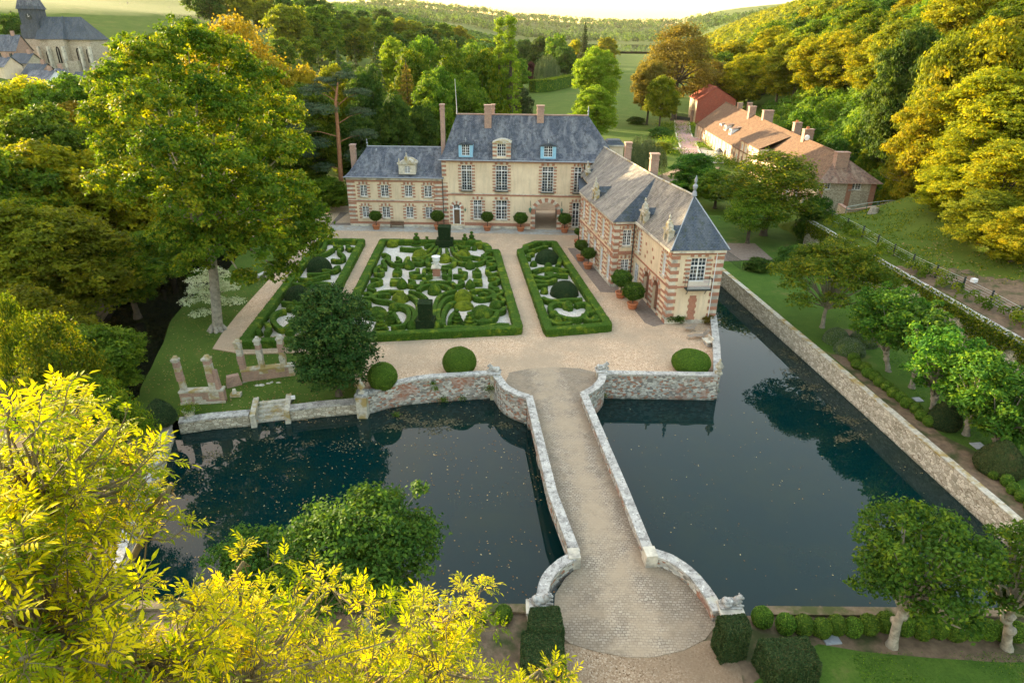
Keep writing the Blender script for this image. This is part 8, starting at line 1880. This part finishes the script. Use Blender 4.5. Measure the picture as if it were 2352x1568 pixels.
# ---------------------------------------------------------------- foreground ash tree
AE = empty('ash_tree', (-9.5, 1.5, 0), 'sunlit yellow ash tree filling the lower left foreground', 'tree')
rs = np.random.RandomState(21); rr = random.Random(21)
EDGE = [(0, 955), (60, 925), (150, 880), (235, 900), (330, 960), (405, 1070), (395, 1140), (440, 1190), (520, 1215), (560, 1250), (610, 1235), (660, 1290), (720, 1270), (790, 1320), (860, 1360), (930, 1375), (985, 1360), (1040, 1340), (1100, 1330), (1120, 1400), (1190, 1460), (1260, 1510), (1350, 1560)]
def edgev(u):
    return float(np.interp(u, [e_[0] for e_ in EDGE], [e_[1] for e_ in EDGE]))
spr = []
def distat(u, v): return 6.2+u/1350*4.2+rr.uniform(-1.0, 1.4)+max(0, (edgev(u)-v))*.0
N_ = 0
cl_ = []
while len(cl_) < 112:
    u = rr.uniform(-60, 1340); v = rr.uniform(900, 1640)
    if v > edgev(max(0, u))+45 and not (330 < u < 650 and 1190 < v < 1330): cl_.append((u, v, distat(u, v)+rr.uniform(-.5, .8)))
while len(spr) < 930:
    c_ = rr.choice(cl_); u = c_[0]+rr.gauss(0, 42); v = c_[1]+rr.gauss(0, 32); ev = edgev(min(1350, max(0, u)))
    if u > 1360 or v < ev+6 or (u > 1000 and rr.random() < .3) or (330 < u < 640 and 1180 < v < 1330 and rr.random() < .75): continue
    spr.append((u, v, c_[2]+rr.gauss(0, .45)))
# spikes leaning out along the edge
for k in range(46):
    u = rr.uniform(0, 1340); spr.append((u, edgev(u)+rr.uniform(-14, 18), distat(u, 0)-.3))
for u, v in [(1060, 1330), (1085, 1345), (1110, 1320), (1135, 1338), (1095, 1375), (1075, 1400), (155, 905), (130, 930), (190, 915), (170, 880), (230, 930)]: spr.append((u, v, distat(u, v)-.4))
def dpt(u, v, d):
    r = ray(u, v).normalized(); return Vector((0, 0, HCAM))+r*d
BR = MB(); trunk = MB(); root = Vector((-9.5, 1.5, 0))
fork = Vector((-8.2, 2.6, 13.5)); trunk.tube([root-Vector((0, 0, .5)), root, root.lerp(fork, .5)+Vector((.3, 0, 0)), fork], [.5, .42, .3, .2], 10); trunk.build('trunk', M['bark_grey'], AE, smooth=True)
limb_targets = [(-40, 1250, 7), (150, 960, 7.5), (330, 1020, 8), (395, 1110, 8), (260, 1180, 7.5), (560, 1290, 8.5), (500, 1400, 8), (760, 1350, 9), (700, 1480, 8.5), (960, 1420, 9.5), (1090, 1370, 10), (1000, 1540, 9), (1240, 1540, 10), (100, 1450, 6.5), (330, 1520, 7), (560, 1560, 7.5), (820, 1600, 8.5), (60, 1120, 6.8)]
nodes = []
for k, (u, v, d) in enumerate(limb_targets):
    t = dpt(u, v, d); m1 = fork.lerp(t, .33)+Vector((rr.uniform(-.3, .3), rr.uniform(-.2, .2), -.5)); m2 = fork.lerp(t, .68)+Vector((rr.uniform(-.25, .25), rr.uniform(-.2, .2), -.25))
    path = smoothpath([fork, m1, m2, t], 2); n = len(path); BR.tube(path, [.085*(1-i/n)+.018 for i in range(n)], 7); nodes += path[n//4:]
for (u, v, d) in cl_:
    t = dpt(u, v, d-.25); nd = min(nodes, key=lambda q: (q-t).length_squared)
    if (nd-t).length < 3.2: m_ = nd.lerp(t, .5)+Vector((rr.uniform(-.12, .12), rr.uniform(-.12, .12), -.12)); BR.tube(smoothpath([nd, m_, t], 2), .016, 6)
BR.build('branches', M['bark_ash'], AE, smooth=True)
TW = MB(); Pv, Pf, Pa = [], [], []
def leaflet(o, d, nrm, L, W_, v):
    """folded lance shaped leaflet of four faces"""
    side = d.cross(nrm).normalized(); i = len(Pv); tip = o+d*L-nrm*L*.16
    m1 = o+d*L*.38; m2 = o+d*L*.72-nrm*L*.05; up = nrm*W_*.28
    Pv.extend([tuple(o), tuple(m1+side*W_+up), tuple(m2+side*W_*.72+up*.7), tuple(tip), tuple(m2-side*W_*.72+up*.7), tuple(m1-side*W_+up), tuple(m1), tuple(m2)])
    Pf.extend([(i, i+1, i+6), (i+1, i+2, i+7, i+6), (i+2, i+3, i+7), (i+3, i+4, i+7), (i+4, i+5, i+6, i+7), (i+5, i, i+6)]); Pa.extend([v]*6)
def compound(o, d, nrm, L, v):
    """pinnate leaf: rachis with paired leaflets"""
    side = d.cross(nrm).normalized(); n = rr.choice((3, 4, 4)); pts = []
    for k in range(7):
        t = k/6; pts.append(o+d*L*t-nrm*L*.22*t*t+Vector((0, 0, -.05*L*t*t)))
    TW.tube(pts, .0028, 3, cap=False)
    for k in range(n):
        t = .30+.62*k/n; q = o+d*L*t-nrm*L*.22*t*t; l = L*rr.uniform(.40, .52)*(1-.18*abs(k/n-.4))
        for s_ in (-1, 1):
            dd = (side*s_*rr.uniform(.7, .95)+d*rr.uniform(.5, .75)-nrm*rr.uniform(.0, .35)).normalized(); leaflet(q, dd, (nrm+side*s_*rr.uniform(-.2, .3)).normalized(), l, l*.125, v+rr.uniform(-.08, .08))
    leaflet(pts[-1], (d-nrm*.35).normalized(), nrm, L*.5, L*.075, v)
for (u, v, d) in spr:
    p = dpt(u, v, d); nd = min(nodes, key=lambda q: (q-p).length_squared); dirv = (p-nd); 
    grow = (dirv.normalized()*.55+Vector((rr.uniform(-.15, .55), rr.uniform(-.1, .45), rr.uniform(.25, .8)))).normalized()
    L = rr.uniform(.22, .5); b0 = p-grow*L
    mid = nd.lerp(b0, .55)+Vector((rr.uniform(-.1, .1), rr.uniform(-.1, .1), -.08))
    if dirv.length < 2.6: TW.tube([nd, mid, b0, p], [.012, .009, .007, .004], 4, cap=False)
    else: TW.tube([b0-grow*.4, b0, p], [.008, .007, .004], 4, cap=False)
    cv = rr.uniform(.05, .95); nl = rr.randint(5, 8); a0 = rr.uniform(0, 6.28); ax = grow.cross(Vector((0, 0, 1))).normalized(); ay = grow.cross(ax)
    for k in range(nl):
        t = .25+.75*k/nl; a = a0+k*2.4; out = (ax*math.cos(a)+ay*math.sin(a)); dd = (out*rr.uniform(.7, 1.0)*(1.15-t*.5)+grow*rr.uniform(.3, .7)+Vector((0, 0, rr.uniform(-.1, .25)))).normalized()
        nr = (grow*.6+Vector((0, 0, .9))-dd*(grow*.6+Vector((0, 0, .9))).dot(dd)).normalized()
        compound(b0.lerp(p, t), dd, nr, rr.uniform(.11, .20), min(1, max(0, cv+rr.uniform(-.15, .15))))
TW.build('twigs', M['bark_ash'], AE)
me = bpy.data.meshes.new('leaves'); o0 = AE.location; me.from_pydata([(a-o0.x, b-o0.y, c-o0.z) for a, b, c in Pv], [], Pf); at_ = me.attributes.new('v', 'FLOAT', 'FACE'); at_.data.foreach_set('value', Pa); me.materials.append(M['L_ash']); me.update()
o = bpy.data.objects.new('leaves', me); COL.objects.link(o); o.parent = AE
# ---------------------------------------------------------------- haze
hm = bpy.data.materials.new('haze'); hm.use_nodes = True; ht = hm.node_tree; ht.nodes.clear(); ho = ht.nodes.new('ShaderNodeOutputMaterial')
pv = ht.nodes.new('ShaderNodeVolumePrincipled'); pv.inputs['Color'].default_value = (1.0, .90, .74, 1); pv.inputs['Density'].default_value = .000018; pv.inputs['Anisotropy'].default_value = .1
ht.links.new(pv.outputs[0], ho.inputs['Volume'])
o = MB().box((1500, 3600, -60), (15800, 12200, 330)).build('haze', hm); tag(o, kind='stuff')
